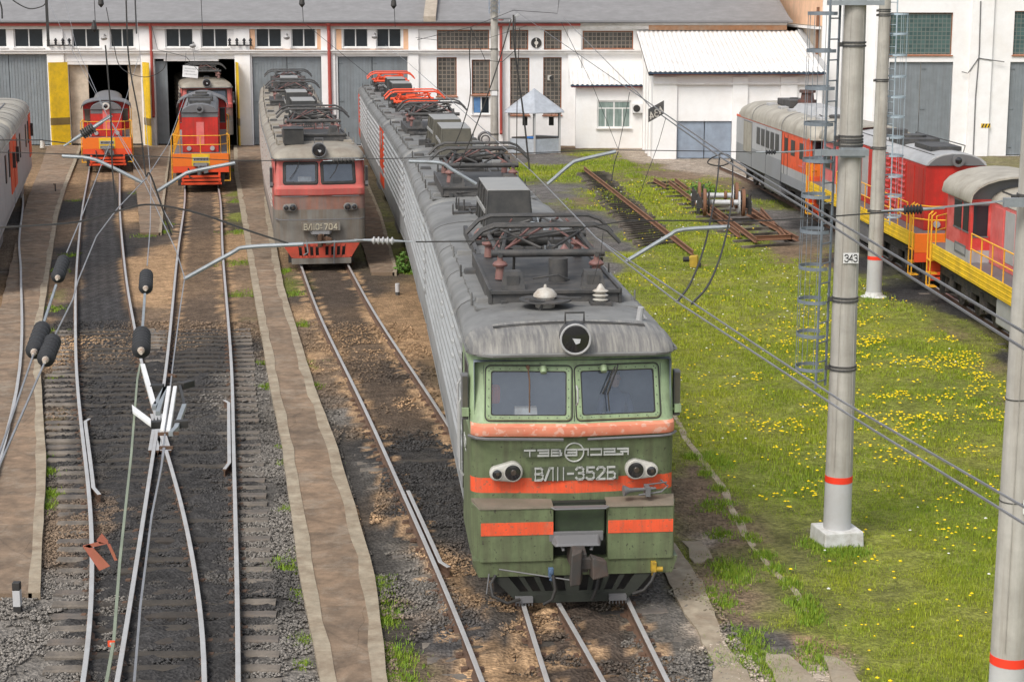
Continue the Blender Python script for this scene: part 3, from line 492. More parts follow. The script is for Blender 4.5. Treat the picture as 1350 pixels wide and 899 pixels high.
def grass():
    P = []; Hh = []; Cl = []; Wd = []
    for n, y0, y1, x0, x1, hgt, wd in ((75000, 19, 32, 2, 13, .05, .006), (60000, 32, 50, 0, 16, .06, .009), (42000, 50, 75, -4, 16, .075, .014), (26000, 75, 106, -4, 16, .11, .02), (9000, 20, 50, -12, 3, .10, .006), (9000, 50, 100, -26, 0, .12, .012)):
        x = RNG.uniform(x0, x1, n); y = RNG.uniform(y0, y1, n); px, py = proj(x, y, 0); k = (px > -20) & (px < 1380) & (py < 930); x = x[k]; y = y[k]
        d = grass_density(x, y); k = d > RNG.random(len(x))*.9+.08; x = x[k]; y = y[k]; d = d[k]
        t = fbm(x+77, y+11, 3)+RNG.normal(0, .12, len(x)); t = np.clip(t, 0, 1)[:, None]
        P.append(np.stack([x, y], 1)); Hh.append(hgt*(.25+1.5*np.clip(fbm(x, y, .9)-.25, 0, 1)*1.6)*(.6+.6*d)); Cl.append(np.array((.14, .235, .018))*(1-t)+np.array((.37, .39, .035))*t); Wd.append(np.full(len(x), wd))
    P = np.concatenate(P); Hh = np.concatenate(Hh); Cl = np.concatenate(Cl); Wd = np.concatenate(Wd)
    me = blades('yard_grass', P, Hh, np.repeat(Wd, 3), Cl); me.materials.append(m_grass)
    o = bpy.data.objects.new('yard_grass', me); C.objects.link(o); stuff(o, 'short yellow-green grass covering the yard right of the green locomotive', 'grass')
    # tufts along the concrete strips
    T = []
    for x, y, r, n in ((383,730,.28,160),(377,660,.12,60),(374,600,.12,50),(371,580,.1,40),(396,770,.12,50),(403,830,.14,60),(400,860,.1,30),(350,500,.14,50),(345,470,.15,40),(66,640,.2,90),(62,612,.25,60),(60,655,.15,50),(500,757,.22,140),(505,800,.30,200),(515,850,.32,220),(520,880,.3,160),(492,780,.2,80),(430,600,.14,50),(440,650,.15,50),(452,690,.13,50),(458,725,.15,60),(432,700,.1,30),(462,740,.12,40),(530,350,.35,90),(545,352,.3,90),(375,350,.3,70),(385,380,.35,80),(395,420,.3,70),(413,500,.25,50),(408,470,.3,40),(316,300,.5,120),(314,340,.5,100),(318,380,.4,80),(305,220,.6,70),(315,260,.5,90),(192,305,.4,60),(212,290,.4,70),(215,300,.3,50),(97,260,.3,30),(92,330,.3,50),(75,350,.3,50),(70,400,.3,60),(60,430,.3,50),(55,590,.25,50),(70,490,.2,30),(180,250,.4,30),(950,600,.3,120),(935,590,.25,80),(960,735,.35,160),(970,745,.3,120),(940,655,.25,90),(950,690,.2,70),(965,855,.3,160),(1000,850,.25,120),(985,830,.3,160),(935,765,.2,60),(950,780,.25,110),(1030,870,.3,150),(1080,850,.35,180),(912,590,.12,60),(930,612,.12,60),(948,632,.12,60),(960,650,.12,50),(975,672,.14,70),(990,695,.14,60),(1008,718,.14,80),(1022,735,.14,70),(1040,755,.14,90),(1060,780,.2,140),(1070,800,.2,120),(790,260,.5,50),(1102,712,.45,260),(1080,705,.25,120),(1125,712,.25,120),(1150,386,.6,120)):
        c = G(x, y); q = RNG.normal(0, 1, (n, 2))*np.array((r*.55, r*.9)); T.append(np.stack([c.x+q[:, 0], c.y+q[:, 1]], 1))
    T = np.concatenate([np.concatenate(T)]*2); T += RNG.normal(0, .03, T.shape); n = len(T); t = RNG.random((n, 1))
    me = blades('weed_tufts', T, RNG.uniform(.03, .10, n), np.full(n*4, .008), np.array((.12, .24, .02))*(1-t)+np.array((.26, .33, .03))*t, spread=.9, nb=4); me.materials.append(m_grass)
    o = bpy.data.objects.new('weed_tufts', me); C.objects.link(o); stuff(o, 'bright green weed tufts growing along the edges of the concrete strips', 'weeds')
    # dandelions
    def dots(name, n, fn, col, size, up, label):
        x = RNG.uniform(-2, 15.5, n); y = 20+(RNG.random(n)**1.0)*70; px, py = proj(x, y, 0); k = inpoly(px, py, GRASSPOLY) & (fn(px, py, x, y) > RNG.random(n)) & (grass_density(x, y) > .3); x = x[k]; y = y[k]; m = len(x)
        mb = MB()
        V = []; Fc = []
        for i in range(m):
            s = size*random.uniform(.7, 1.3)*(1+y[i]/160); z = GZ+up*random.uniform(.6, 1.2); b = len(V); q = 5
            V.append((x[i], y[i], z+s*.6)); V += [(x[i]+math.cos(2*math.pi*j/q)*s, y[i]+math.sin(2*math.pi*j/q)*s, z) for j in range(q)]
            Fc += [(b, b+1+j, b+1+(j+1) % q) for j in range(q)]
        me = bpy.data.meshes.new(name); me.from_pydata(V, [], Fc); me.materials.append(mat(name+'_petals', col, .8, var=.2)); o = bpy.data.objects.new(name, me); C.objects.link(o); stuff(o, label, 'flowers')
    def fy(px, py, x, y):
        w = .05+1.25*np.exp(-((px-1210)/120)**2-((py-480)/85)**2)+.55*np.exp(-((px-1060)/90)**2-((py-520)/90)**2)+.3*np.exp(-((px-1180)/150)**2-((py-640)/90)**2)
        w *= np.clip(fbm(x+3, y+8, .9)*4.2-1.75, 0, 1.6); return w
    dots('dandelion_flowers', 60000, fy, (.92, .64, .0), .023, .09, 'yellow dandelions scattered through the grass around the poles')
    dots('dandelion_clocks', 5200, lambda px, py, x, y: (.28*np.exp(-((px-960)/120)**2-((py-450)/160)**2)+.05)*np.clip(fbm(x+30, y+8, 1.2)*4-1.4, 0, 1.4), (.72, .72, .66), .022, .13, 'white dandelion seed heads scattered through the grass')
grass()

# ---------------------------------------------------------------- concrete strips between the tracks
def strip(name, label, left, right, z1, edges=(1, 1), ew=.22, m=m_path, ext=None):
    """low concrete walkway from two surveyed edges; pale kerb along its sides"""
    L = [G(*p) for p in left]; Rr = [G(*p) for p in right]
    y0 = max(L[0].y, Rr[0].y); y1 = min(L[-1].y, Rr[-1].y)
    ys = np.linspace(min(L[0].y, Rr[0].y), max(L[-1].y, Rr[-1].y), 90)
    lx = np.interp(ys, [p.y for p in L], [p.x for p in L]); rx = np.interp(ys, [p.y for p in Rr], [p.x for p in Rr])
    t = thing(name, label, 'walkway', ((lx[0]+rx[0])/2, ys[0], GZ)); t['kind'] = 'structure'
    ox, oy = t.location.x, t.location.y
    mb = MB(); rings = []
    a = ew if edges[0] else 0; b = ew if edges[1] else 0
    for i, y in enumerate(ys):
        n = (float(fbm(np.array([lx[i]*3]), np.array([y*1.5]), 1)[0])-.5)*.10; n2 = (float(fbm(np.array([rx[i]*3+9]), np.array([y*1.5]), 1)[0])-.5)*.10
        rings.append([(lx[i]+a+n-ox, y-oy, -.1), (rx[i]-b+n2-ox, y-oy, -.1), (rx[i]-b+n2-ox, y-oy, z1-.012), (lx[i]+a+n-ox, y-oy, z1-.012)])
    mb.loft(rings); mb.build('paving', m, t)
    for side, on in ((0, edges[0]), (1, edges[1])):
        if not on: continue
        mb = MB(); rings = []
        for i, y in enumerate(ys):
            xx = lx[i] if side == 0 else rx[i]; sg = 1 if side == 0 else -1; n = (float(fbm(np.array([xx*2]), np.array([y*2]), .9)[0])-.5)*.16; k = (float(fbm(np.array([xx*2+40]), np.array([y*2]), .8)[0])-.5)*.04
            p = [xx+k-ox, xx+sg*(ew+.06+n)-ox]; p = p if side == 0 else p[::-1]
            rings.append([(p[0], y-oy, -.12), (p[1], y-oy, -.12), (p[1], y-oy, z1), (p[0], y-oy, z1)])
        mb.loft(rings); mb.build('kerb', m_edge, t)
    return t
strip('concrete_walkway', 'leftmost brown concrete walkway ending beside the black and white post', [(-60,775),(-60,420),(0,405),(21,316),(36,260),(55,215),(62,192)], [(52.5,775),(59,640),(60.5,597),(53,480),(55,422),(76.5,280),(87,245),(99.7,213),(108,190)], .12, (0, 1), .12)
strip('concrete_walkway', 'short brown concrete walkway between the two red shunters', [(185,304),(181,260),(176,225),(172,190)], [(213,304),(217,260),(226,190)], .12, (0, 1), .05)
strip('concrete_walkway', 'long pale-kerbed concrete walkway left of the locomotive numbered 704', [(425,915),(424,896),(410,828),(395.8,757),(388.7,704),(371,580),(353.4,493.5),(335.6,387),(333,375),(320,293),(309,227),(308,190)], [(515,915),(510,896),(505,830),(493.4,747),(443.7,580),(417,511),(389,422),(374,375),(357,280),(356,278),(353.5,191)], .12, (1, 1), .16)
strip('concrete_walkway', 'brown concrete walkway between the locomotives numbered 704 and 352', [(489,356),(477,318),(455,225),(440,190)], [(524,353),(503,280),(478,222),(462,190)], .12, (0, 1), .06)
strip('concrete_kerb_line', 'broken pale kerb edging the grass right of the green locomotive', [(1060,790),(1046,764),(1018,740),(978,692),(945,624),(900,566),(870,500)], [(1068,790),(1053,764),(1028,740),(988,692),(952,624),(905,562),(875,500)], .008, (1, 0), .06)
strip('concrete_walkway', 'crumbling pale concrete strip beside the right rail of the green locomotive', [(968,905),(925,831),(880,752),(850,690)], [(1010,905),(955,831),(925,752),(880,690)], .055, (0, 0), .1, m=m_edge)
def broken_slab(label, P, z=.05):
    Q = [G(*p) for p in P]; c = sum(Q, Vector())/len(Q); pts = []
    for i, a in enumerate(Q):
        b = Q[(i+1) % len(Q)]
        for u in (0, .3, .6): q = a.lerp(b, u)-c; j = 0 if u == 0 else .05; pts.append((q.x+random.uniform(-j, j), q.y+random.uniform(-j, j)*2))
    mb = MB(); mb.slab(pts, -.1, z); t = thing('broken_slab', label, 'concrete slab', (c.x, c.y, GZ), 0, 'broken concrete slabs beside the green train'); mb.build('slab', m_edge, t, bevel=.012)
broken_slab('cracked pale slab nearest the gravel at the bottom, left one of three', [(948,862),(985,868),(1012,899),(1015,930),(955,930),(935,890)])
broken_slab('cracked pale slab in the middle of the three at the bottom', [(1010,846),(1042,850),(1078,885),(1100,930),(1040,930),(1022,880)])
broken_slab('cracked pale slab in the grass, right one of three at the bottom', [(1085,850),(1112,858),(1150,895),(1170,930),(1120,930),(1098,885)])
broken_slab('pale broken slab in the dirt just right of the green cab', [(898,700),(925,700),(940,722),(915,728)], .03)

# ================================================================ TRACKS
RP = [(-.066,-.18),(.066,-.18),(.066,-.165),(.012,-.14),(.012,-.04),(.036,-.03),(.036,-.005),(.03,0),(-.03,0),(-.036,-.005),(-.036,-.03),(-.012,-.04),(-.012,-.14),(-.066,-.165)]
def rail_mf(i, k): return 1 if k in (6, 7, 8) else 0
def off(T, d):
    out = []
    for i, p in enumerate(T):
        a = T[max(i-1, 0)]; b = T[min(i+1, len(T)-1)]; v = Vector((b[0]-a[0], b[1]-a[1])).normalized(); out.append((p[0]+v.y*d, p[1]-v.x*d))
    return out
def clip(T, y0, y1):
    P = [p for p in T if y0 < p[1] < y1]; return [(float(pathx(T, y0)), y0)]+P+[(float(pathx(T, y1)), y1)]
def rail(path, t, shine=True, name='rail'):
    mb = MB(); mb.sweep([(x, y, 0) for x, y in path], RP, mf=rail_mf)
    o = mb.build(name, [m_rustrail, m_steel if shine else m_rustor], t, smooth=30); return o
def sleepers(t, items, m=m_sleeper, L=2.7, low=0):
    for x, y, ang, ln in items:
        mb = MB(); h = ln/2; w = .125; top = -.136+random.uniform(-.018, .010)-low*3; n = 9
        rings = []
        for k in range(n):
            xx = -h+2*h*k/(n-1); sag = -.02 if k in (2, n-3) else random.uniform(-.004, .012); dy = random.uniform(-.012, .012)
            rings.append([(xx, -w*1.1+dy, -.3), (xx, w*1.1+dy, -.3), (xx, w*.95+dy, top+sag-.02), (xx, w*.7+dy, top+sag), (xx, -w*.7+dy, top+sag), (xx, -w*.95+dy, top+sag-.02)])
        mb.loft(rings)
        o = mb.build('sleeper', random.choice((m, m, m, m_sleeper_b, m_sleeper_b)) if m is m_sleeper else m, t); o.location = (x, y, 0); o.rotation_euler = (0, random.uniform(-.006, .006), ang+random.uniform(-.035, .035))
def fasten(t, T, y0, y1, step=.54, name='rail_fastenings'):
    mb = MB(); y = y0
    while y < y1:
        for d in (-.8, .8):
            x = float(pathx(off(T, d), y))
            for e in (-.1, .1): mb.box(x+e-.035, x+e+.035, y-.05, y+.05, -.17, -.135)
            mb.box(x-.16, x+.16, y-.09, y+.09, -.172, -.155)
        y += step
    o = mb.build(name, m_rustrail, t); o['kind'] = 'stuff'
# A + B : crossing turnout in the left foreground
t = thing('railway_turnout', 'two tracks merging over a frog on soot black sleepers, left foreground', 'railway track', (0,0,0)); 
for T in (TA, TB):
    for d in (-.79, .79): rail(clip(off(T, d), 9, 112), t)
    fasten(t, T, 21.5, 47)
it = []; y = 20.4
while y < 48.5:
    xa = float(pathx(TA, y)); xb = float(pathx(TB, y))
    if xb-xa < 1.35: it.append(((xa+xb)/2, y, .03, 2.75+xb-xa))
    elif xb-xa < 2.2: it.append(((xa+xb)/2-.1, y, .04, 2.9+xb-xa))
    else: it += [(xa, y, .10, 2.75), (xb, y+.1, .06, 2.75)]
    y += .54
sleepers(t, it[:78])
fy = 36.1; fx = float(pathx(off(TA, .79), fy))
for T, d, y0, y1 in ((TA, -.70, 31.5, 37.5), (TB, .70, 33, 39)):    # check rails opposite the frog
    p = off(clip(T, y0, y1), d); p[0] = (p[0][0]-.1*np.sign(d), p[0][1]); p[-1] = (p[-1][0]-.1*np.sign(d), p[-1][1]); rail(p, t, True, 'check_rail')
mb = MB()
for T, d in ((TA, .79), (TB, -.79)):
    for e in (-.075, .075): mb.sweep([(x+e, y, -.01) for x, y in clip(off(T, d), 34.6, 37.8)], RP, mf=rail_mf)
mb.build('crossing_frog', [m_rustrail, m_steel], t, smooth=30)
# C + D
t = thing('railway_turnout', 'two greasy tracks merging beneath the green locomotive on oily earth', 'railway track', (0,0,0))
for T in (TC, TD):
    for d in (-.79, .79): rail(clip(off(T, d), 9, 112), t)
    fasten(t, T, 21.5, 40)
it = []; y = 20.6
while y < 36:
    xa = float(pathx(TC, y)); xb = float(pathx(TD, y))
    if y < 26: it.append(((xa+xb)/2, y, .06, 2.75+xb-xa))
    else:
        it.append((xa, y, .1, 2.7))
        if y < 31: it.append((xb, y+.1, .06, 2.7))
    y += .6
sleepers(t, it, m_sleeper, low=.012)
p = clip(off(TC, -.68), 27.1, 31.6); rail([(p[0][0]+.1, p[0][1])]+p[1:], t, True, 'check_rail')
for T, lb, nm in ((TE, 'dusty track at the far left under the grey and red locomotive', 'te'), (TF, 'track in dark cinders under the row of diesel locomotives on the right', 'tf')):
    t = thing('railway_track', lb, 'railway track', (0,0,0))
    for d in (-.79, .79): rail(clip(off(T, d), 26, 97 if nm == 'tf' else 112), t)
    it = []; y = 40
    while y < 96: it.append((float(pathx(T, y)), y, .1 if nm == 'te' else 0, 2.7)); y += .75
    sleepers(t, it, m_sleeper_t if nm == 'te' else m_sleeper, low=.024)
# rail joints: fish-plates near the camera
def lying_rails():
    # loose track panel with close-set sleepers and one rusty rail on it
    a = G(770, 222); b = G(918, 337); a.z = b.z = 0
    t = thing('track_panel', 'row of dark sleepers with one long rusty rail lying in the grass', 'track panel', a); d = (b-a).normalized(); L = (b-a).length
    mb = MB(); mb.sweep([(0, 0, .10), ((b-a).x*.98, (b-a).y*.98, .10)], RP, mf=lambda i, k: 0);  mb.build('rail', [m_rustor], t)
    l0 = G(762, 226); r0 = G(800, 224); l1 = G(838, 320); r1 = G(893, 314)
    n = 44
    for k in range(n):
        q = k/(n-1); p = l0.lerp(l1, q)+Vector((random.uniform(-.12, .12), 0, 0)); s = r0.lerp(r1, q)+Vector((random.uniform(-.12, .12), 0, 0)); mb = MB()
        z = GZ+.035; mb.bar((p.x-a.x, p.y-a.y, z), (s.x-a.x, s.y-a.y, z+random.uniform(-.02, .02)), .105, .15); mb.build('sleeper', m_sleeper, t)
    # second, stacked panel with two pairs of rails
    a = G(880, 240); t = thing('track_panel', 'stacked rusty track panel with wheelsets standing on it', 'track panel', a)
    def ln(p, q, nm='rail', z=.09, mm=m_rustor):
        p = G(*p)-a; q = G(*q)-a; mb = MB(); mb.sweep([(p.x, p.y, z), (q.x, q.y, z)], RP); mb.build(nm, [mm], t)
    ln((862,237),(878,246)); ln((882,240),(975,310)); ln((890,237),(997,317)); ln((978,268),(1042,312)); ln((985,281),(1052,315)); ln((1003,276),(1036,313)); ln((995,316),(1042,314), z=.14)
    n = 16
    for k in range(n):
        q = k/(n-1); p = G(852, 238).lerp(G(978, 321), q); s = G(895, 236).lerp(G(1058, 316), q)
        if 2 < k < 16 and random.random() < .08: continue
        mb = MB(); p = p-a; s = s-a; mb.bar((p.x, p.y, -.165), (s.x, s.y, -.165), .14, .14); mb.build('sleeper', m_sleeper, t)
lying_rails()
def wheelset(px, py, ang, label, wear):
    c = G(px, py); t = thing('wheelset', label, 'wheelset', (c.x, c.y, 0.095), ang, 'wheelsets on the track panel')
    r = .56
    mb = MB(); mb.lathe((-1.15, 0, r), (1, 0, 0), [(0,.07),(.25,.08),(.3,.11),(1.9,.11),(2.0,.08),(2.3,.07)], 14); mb.build('axle', m_silver, t, smooth=40)
    mb = MB(); mb.lathe((.25, 0, r), (1, 0, 0), [(0,.1),(.02,.2),(.12,.2),(.14,.1)], 14); mb.build('gear_hub', m_rustor, t, smooth=40)
    for s in (-1, 1):
        mb = MB(); mb.lathe((.79*s-.07, 0, r), (1, 0, 0), [(0,.3),(.0,r-.02),(.03,r+.01),(.13,r-.0),(.14,.42),(.14,.2)] if s > 0 else [(0,.2),(0,.42),(.01,r),(.11,r+.01),(.14,r-.02),(.14,.3)], 28); mb.build('wheel', m_rustor, t, smooth=40)
        mb = MB(); mb.lathe((.62*s-.03, 0, r), (1, 0, 0), [(0,.2),(0,.45),(.06,.47),(.07,.2)], 24); mb.build('brake_disc', m_silver if s > 0 else m_black, t, smooth=40)
        mb = MB(); mb.box(1.0*s-.13, 1.0*s+.13, -.2, .2, r-.22, r+.2, tx=.03, ty=.05); mb.box(1.05*s-.07, 1.05*s+.07, -.34, .3, r-.45, r-.2); mb.cyl((1.0*s, -.1, r+.15), (1.08*s, .1, r+.32), .05); mb.build('axle_box', m_black, t, bevel=.01)
    return t
wheelset(946, 278, R(-4), 'rusty wheelset with silver axle, back one of the pair on the track panel', 0)
wheelset(954, 288, R(-4), 'rusty wheelset with silver disc, front one of the pair on the track panel', 1)

# ================================================================ BUILDINGS
BY = 112.5
def wall(name, m, parent, x0, x1, z0, z1, y, openings, depth=.35, org=(0,0,0), m_rev=None):
    """front sheet with real openings and reveals; coordinates are world, stored relative to org"""
    xs = sorted({x0, x1, *[o[0] for o in openings], *[o[1] for o in openings]}); zs = sorted({z0, z1, *[o[2] for o in openings], *[o[3] for o in openings]})
    mb = MB(); mb.M = Matrix.Translation(-Vector(org))
    for a, b in zip(xs[:-1], xs[1:]):
        for c, d in zip(zs[:-1], zs[1:]):
            cx, cz = (a+b)/2, (c+d)/2
            if any(o[0] < cx < o[1] and o[2] < cz < o[3] for o in openings): continue
            mb.quad((a, y, c), (b, y, c), (b, y, d), (a, y, d))
    for a, b, c, d in openings:
        e = y+depth
        mb.quad((a, y, c), (a, e, c), (a, e, d), (a, y, d)); mb.quad((b, y, c), (b, e, c), (b, e, d), (b, y, d)); mb.quad((a, y, d), (b, y, d), (b, e, d), (a, e, d)); mb.quad((a, y, c), (b, y, c), (b, e, c), (a, e, c))
    # no normals recalculation trouble: sheet faces -y
    return mb.build(name, m, parent)
def rect(px0, px1, py0, py1, Y=BY):        # photo bearings of an opening on the plane Y
    a = K(px0, py1, Y); b = K(px1, py0, Y); return (a.x, b.x, a.z, b.z)
def window_pane(parent, r, y, org, kind='double', mull=1, trans=0, frame=m_frame, fw=.07):
    a, b, c, d = r; mb = MB(); mb.M = Matrix.Translation(-Vector(org))
    yy = y+.16
    for q in ((a, b, c, c+fw), (a, b, d-fw, d), (a, a+fw, c+fw, d-fw), (b-fw, b, c+fw, d-fw)): mb.box(q[0], q[1], yy-.03, yy+.05, q[2], q[3])
    for k in range(mull): x = a+(b-a)*(k+1)/(mull+1); mb.box(x-fw*.5, x+fw*.5, yy-.028, yy+.048, c+fw, d-fw)
    for k in range(trans): z = c+(d-c)*(.72 if trans == 1 else (k+1)/(trans+1)); mb.box(a+fw, b-fw, yy-.026, yy+.046, z-fw*.4, z+fw*.4)
    w = mb.build('window', frame, parent)
    mb = MB(); mb.M = Matrix.Translation(-Vector(org)); mb.box(a+.02, b-.02, yy, yy+.02, c+.02, d-.02)
    mb.build('pane', m_gblock if kind == 'block' else m_win, w)
    mb = MB(); mb.M = Matrix.Translation(-Vector(org)); mb.box(a-.06, b+.06, y-.09, y+.12, c-.07, c-.003); mb.build('sill', m_rustfr if kind == 'block' else m_wallc, w)
    return w
def gate(parent, r, y, org, seam=None, m=m_gate):
    a, b, c, d = r; s = K(seam, 130, BY).x if seam else (a+b)/2
    for x0, x1 in ((a+.03, s-.02), (s+.02, b-.03)):
        mb = MB(); mb.M = Matrix.Translation(-Vector(org)); mb.box(x0, x1, y+.14, y+.2, c+.06, d-.03)
        x = x0+.1
        while x < x1-.06: mb.box(x, x+.05, y+.118, y+.14, c+.1, d-.08); x += .19
        for z in (c+.5, (c+d)/2, d-.4): mb.box(x0+.02, x0+.28, y+.09, y+.117, z, z+.06)
        mb.build('gate_leaf', m, parent)
zb = GZ
dep = thing('depot_building', 'long whitewashed locomotive shed with grey roof, red eaves and a row of gates', 'depot', (-8, BY, GZ))
OD = (-8, BY, GZ)
gates = [rect(-28, 68, 72, 187), rect(93, 188, 81, 187), rect(207, 311, 78, 187), rect(335, 424, 75, 188), rect(447, 537, 75, 188)]
gates = [(g[0], g[1], zb, g[3]) for g in gates]
wins = [(-40,8),(18.5,56),(95,131),(145,176),(218,254),(265,300),(337,371),(384,416),(452,485),(496,529)]
wr = [rect(a, b, 37, 63) for a, b in wins]
blocks = [rect(576,645,40,66), rect(672,696.5,40,66), rect(717,740.5,40,66), rect(768,835,41,65), rect(576,602,76,127), rect(622,646,79,125), rect(672.6,698,76.5,152), rect(716,740.5,76,152)]
small = [rect(622.6, 646, 127, 151)]
x0 = K(-160, 100, BY).x; x1 = K(1036, 60, BY).x; ze = K(500, 31, BY).z
wall('wall', m_wall, dep, x0, x1, zb-.05, ze, BY, gates+wr+blocks+small, .4, OD)
for r in wr: window_pane(dep, r, BY, OD)
for r in blocks: window_pane(dep, r, BY, OD, 'block', 0, 0, m_rustfr, .06)
w = window_pane(dep, small[0], BY, OD, 'plain', 1, 0, m_frame, .08)
mb = MB(); mb.M = Matrix.Translation(-Vector(OD)); a, b, c, d = small[0]; mb.box(a+.1, a+.5*(b-a)-.05, BY+.12, BY+.14, c+.1, d-.1); mb.build('blind', mat('blue_blind', (.10,.22,.42), .7), w)
for i in (0, 3, 4): gate(dep, gates[i], BY, OD, seam={0: 13, 3: 379, 4: 491}[i])
# pilasters, cornice line, red eave
def relbox(name, m, parent, org, lst, bevel=0):
    mb = MB(); mb.M = Matrix.Translation(-Vector(org))
    for q in lst: mb.box(*q)
    return mb.build(name, m, parent, bevel=bevel)
pil = []
for a, b in ((68, 90), (190, 204), (313, 333), (426, 444), (540, 553), (651, 663), (748, 765)):
    p = K(a, 190, BY).x; q = K(b, 190, BY).x
    for zz0, zz1 in ((zb, K(500, 68, BY).z), (K(500, 66, BY).z, ze)): pil.append((p, q, BY-.16, BY-.003, zz0, zz1))
for k, q in enumerate(pil): relbox('pilaster', m_wall, dep, OD, [q])
zc = K(500, 68, BY).z
relbox('cornice', m_wallc, dep, OD, [(x0, x1, BY-.28, BY-.165, zc-.12, zc+.1), (x0, x1, BY-.36, BY-.285, zc+.02, zc+.1)])
relbox('eave_board', m_redeave, dep, OD, [(x0, K(765, 30, BY).x, BY-.5, BY-.38, ze-.16, ze+.02)])
relbox('soffit', m_wallc, dep, OD, [(x0, x1, BY-.38, BY-.003, ze-.1, ze+.02), (x0, x1, BY-.2, BY-.003, ze-.36, ze-.12)])
relbox('bare_brick_band', mat('bare_orange_brick', (.46,.24,.13), .9, dirt=(.5,.42,.33), damt=.6, dscale=1.5), dep, OD, [(K(855, 30, BY).x, x1, BY-.21, BY-.203, ze-.42, ze-.13)])
for a_, b_ in ((329, 424), (443, 538)):
    A = K(a_, 34, BY).x; B = K(b_, 34, BY).x; z0 = K(0, 67, BY).z; z1 = K(0, 34.5, BY).z
    relbox('peach_trim', m_peach, dep, OD, [(A, A+.32, BY-.03, BY-.004, z0, z1), (B-.3, B, BY-.03, BY-.004, z0, z1), (A+.33, B-.31, BY-.03, BY-.004, z1-.14, z1), (A+.33, B-.31, BY-.03, BY-.004, z0, z0+.1)])
# roof with a fire parapet and snow-worn edge
mb = MB(); mb.M = Matrix.Translation(-Vector(OD)); Y2 = BY+17
zr = ze+17*math.tan(R(14))
mb.hexa([(x0, BY-.62, ze+.025), (x1+.3, BY-.62, ze+.025), (x1+.3, Y2, zr), (x0, Y2, zr), (x0, BY-.62, ze+.15), (x1+.3, BY-.62, ze+.15), (x1+.3-1.2, Y2, zr+.15), (x0, Y2, zr+.15)])
mb.hexa([(x0, Y2, zr), (x1+.3, Y2, zr), (x1+.3, Y2+17, ze), (x0, Y2+17, ze), (x0, Y2, zr+.15), (x1+.3-1.2, Y2, zr+.15), (x1+.3, Y2+17, ze+.15), (x0, Y2+17, ze+.15)])
mb.build('roof', m_broof, dep)
xx = K(559, 20, BY).x; mb = MB(); mb.M = Matrix.Translation(-Vector(OD)); mb.hexa([(xx, BY-.7, ze+.1), (xx+.75, BY-.7, ze+.1), (xx+.55, Y2, zr+.1), (xx-.2, Y2, zr+.1), (xx, BY-.7, ze+.42), (xx+.75, BY-.7, ze+.42), (xx+.55, Y2, zr+.55), (xx-.2, Y2, zr+.55)]); mb.build('fire_parapet', mat('beige_parapet', (.42,.36,.29), .9, dirt=(.25,.2,.15), damt=.5), dep)
mb = MB(); mb.M = Matrix.Translation(-Vector(OD)); mb.tube([(x0, BY-.6, ze+.1), (x1, BY-.6, ze+.08)], .09, 8); mb.build('gutter', m_dgrey, dep)
# shed interior behind the open gates: floor, side and back walls, their shade deepened by a near-black colour
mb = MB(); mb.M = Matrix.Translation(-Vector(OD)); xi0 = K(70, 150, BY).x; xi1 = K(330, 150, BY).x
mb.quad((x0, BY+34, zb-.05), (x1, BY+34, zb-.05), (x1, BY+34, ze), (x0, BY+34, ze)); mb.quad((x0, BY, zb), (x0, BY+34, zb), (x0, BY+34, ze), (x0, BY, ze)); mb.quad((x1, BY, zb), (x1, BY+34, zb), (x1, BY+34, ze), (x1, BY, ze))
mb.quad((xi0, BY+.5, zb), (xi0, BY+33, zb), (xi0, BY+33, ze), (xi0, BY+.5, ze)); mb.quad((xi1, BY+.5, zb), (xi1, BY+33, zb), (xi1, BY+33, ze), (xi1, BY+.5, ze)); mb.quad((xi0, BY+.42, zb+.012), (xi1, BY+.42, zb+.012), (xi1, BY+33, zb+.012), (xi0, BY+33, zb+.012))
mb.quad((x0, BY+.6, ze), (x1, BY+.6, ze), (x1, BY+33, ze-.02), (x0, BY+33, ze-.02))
mb.build('inner_walls', m_dark, dep)
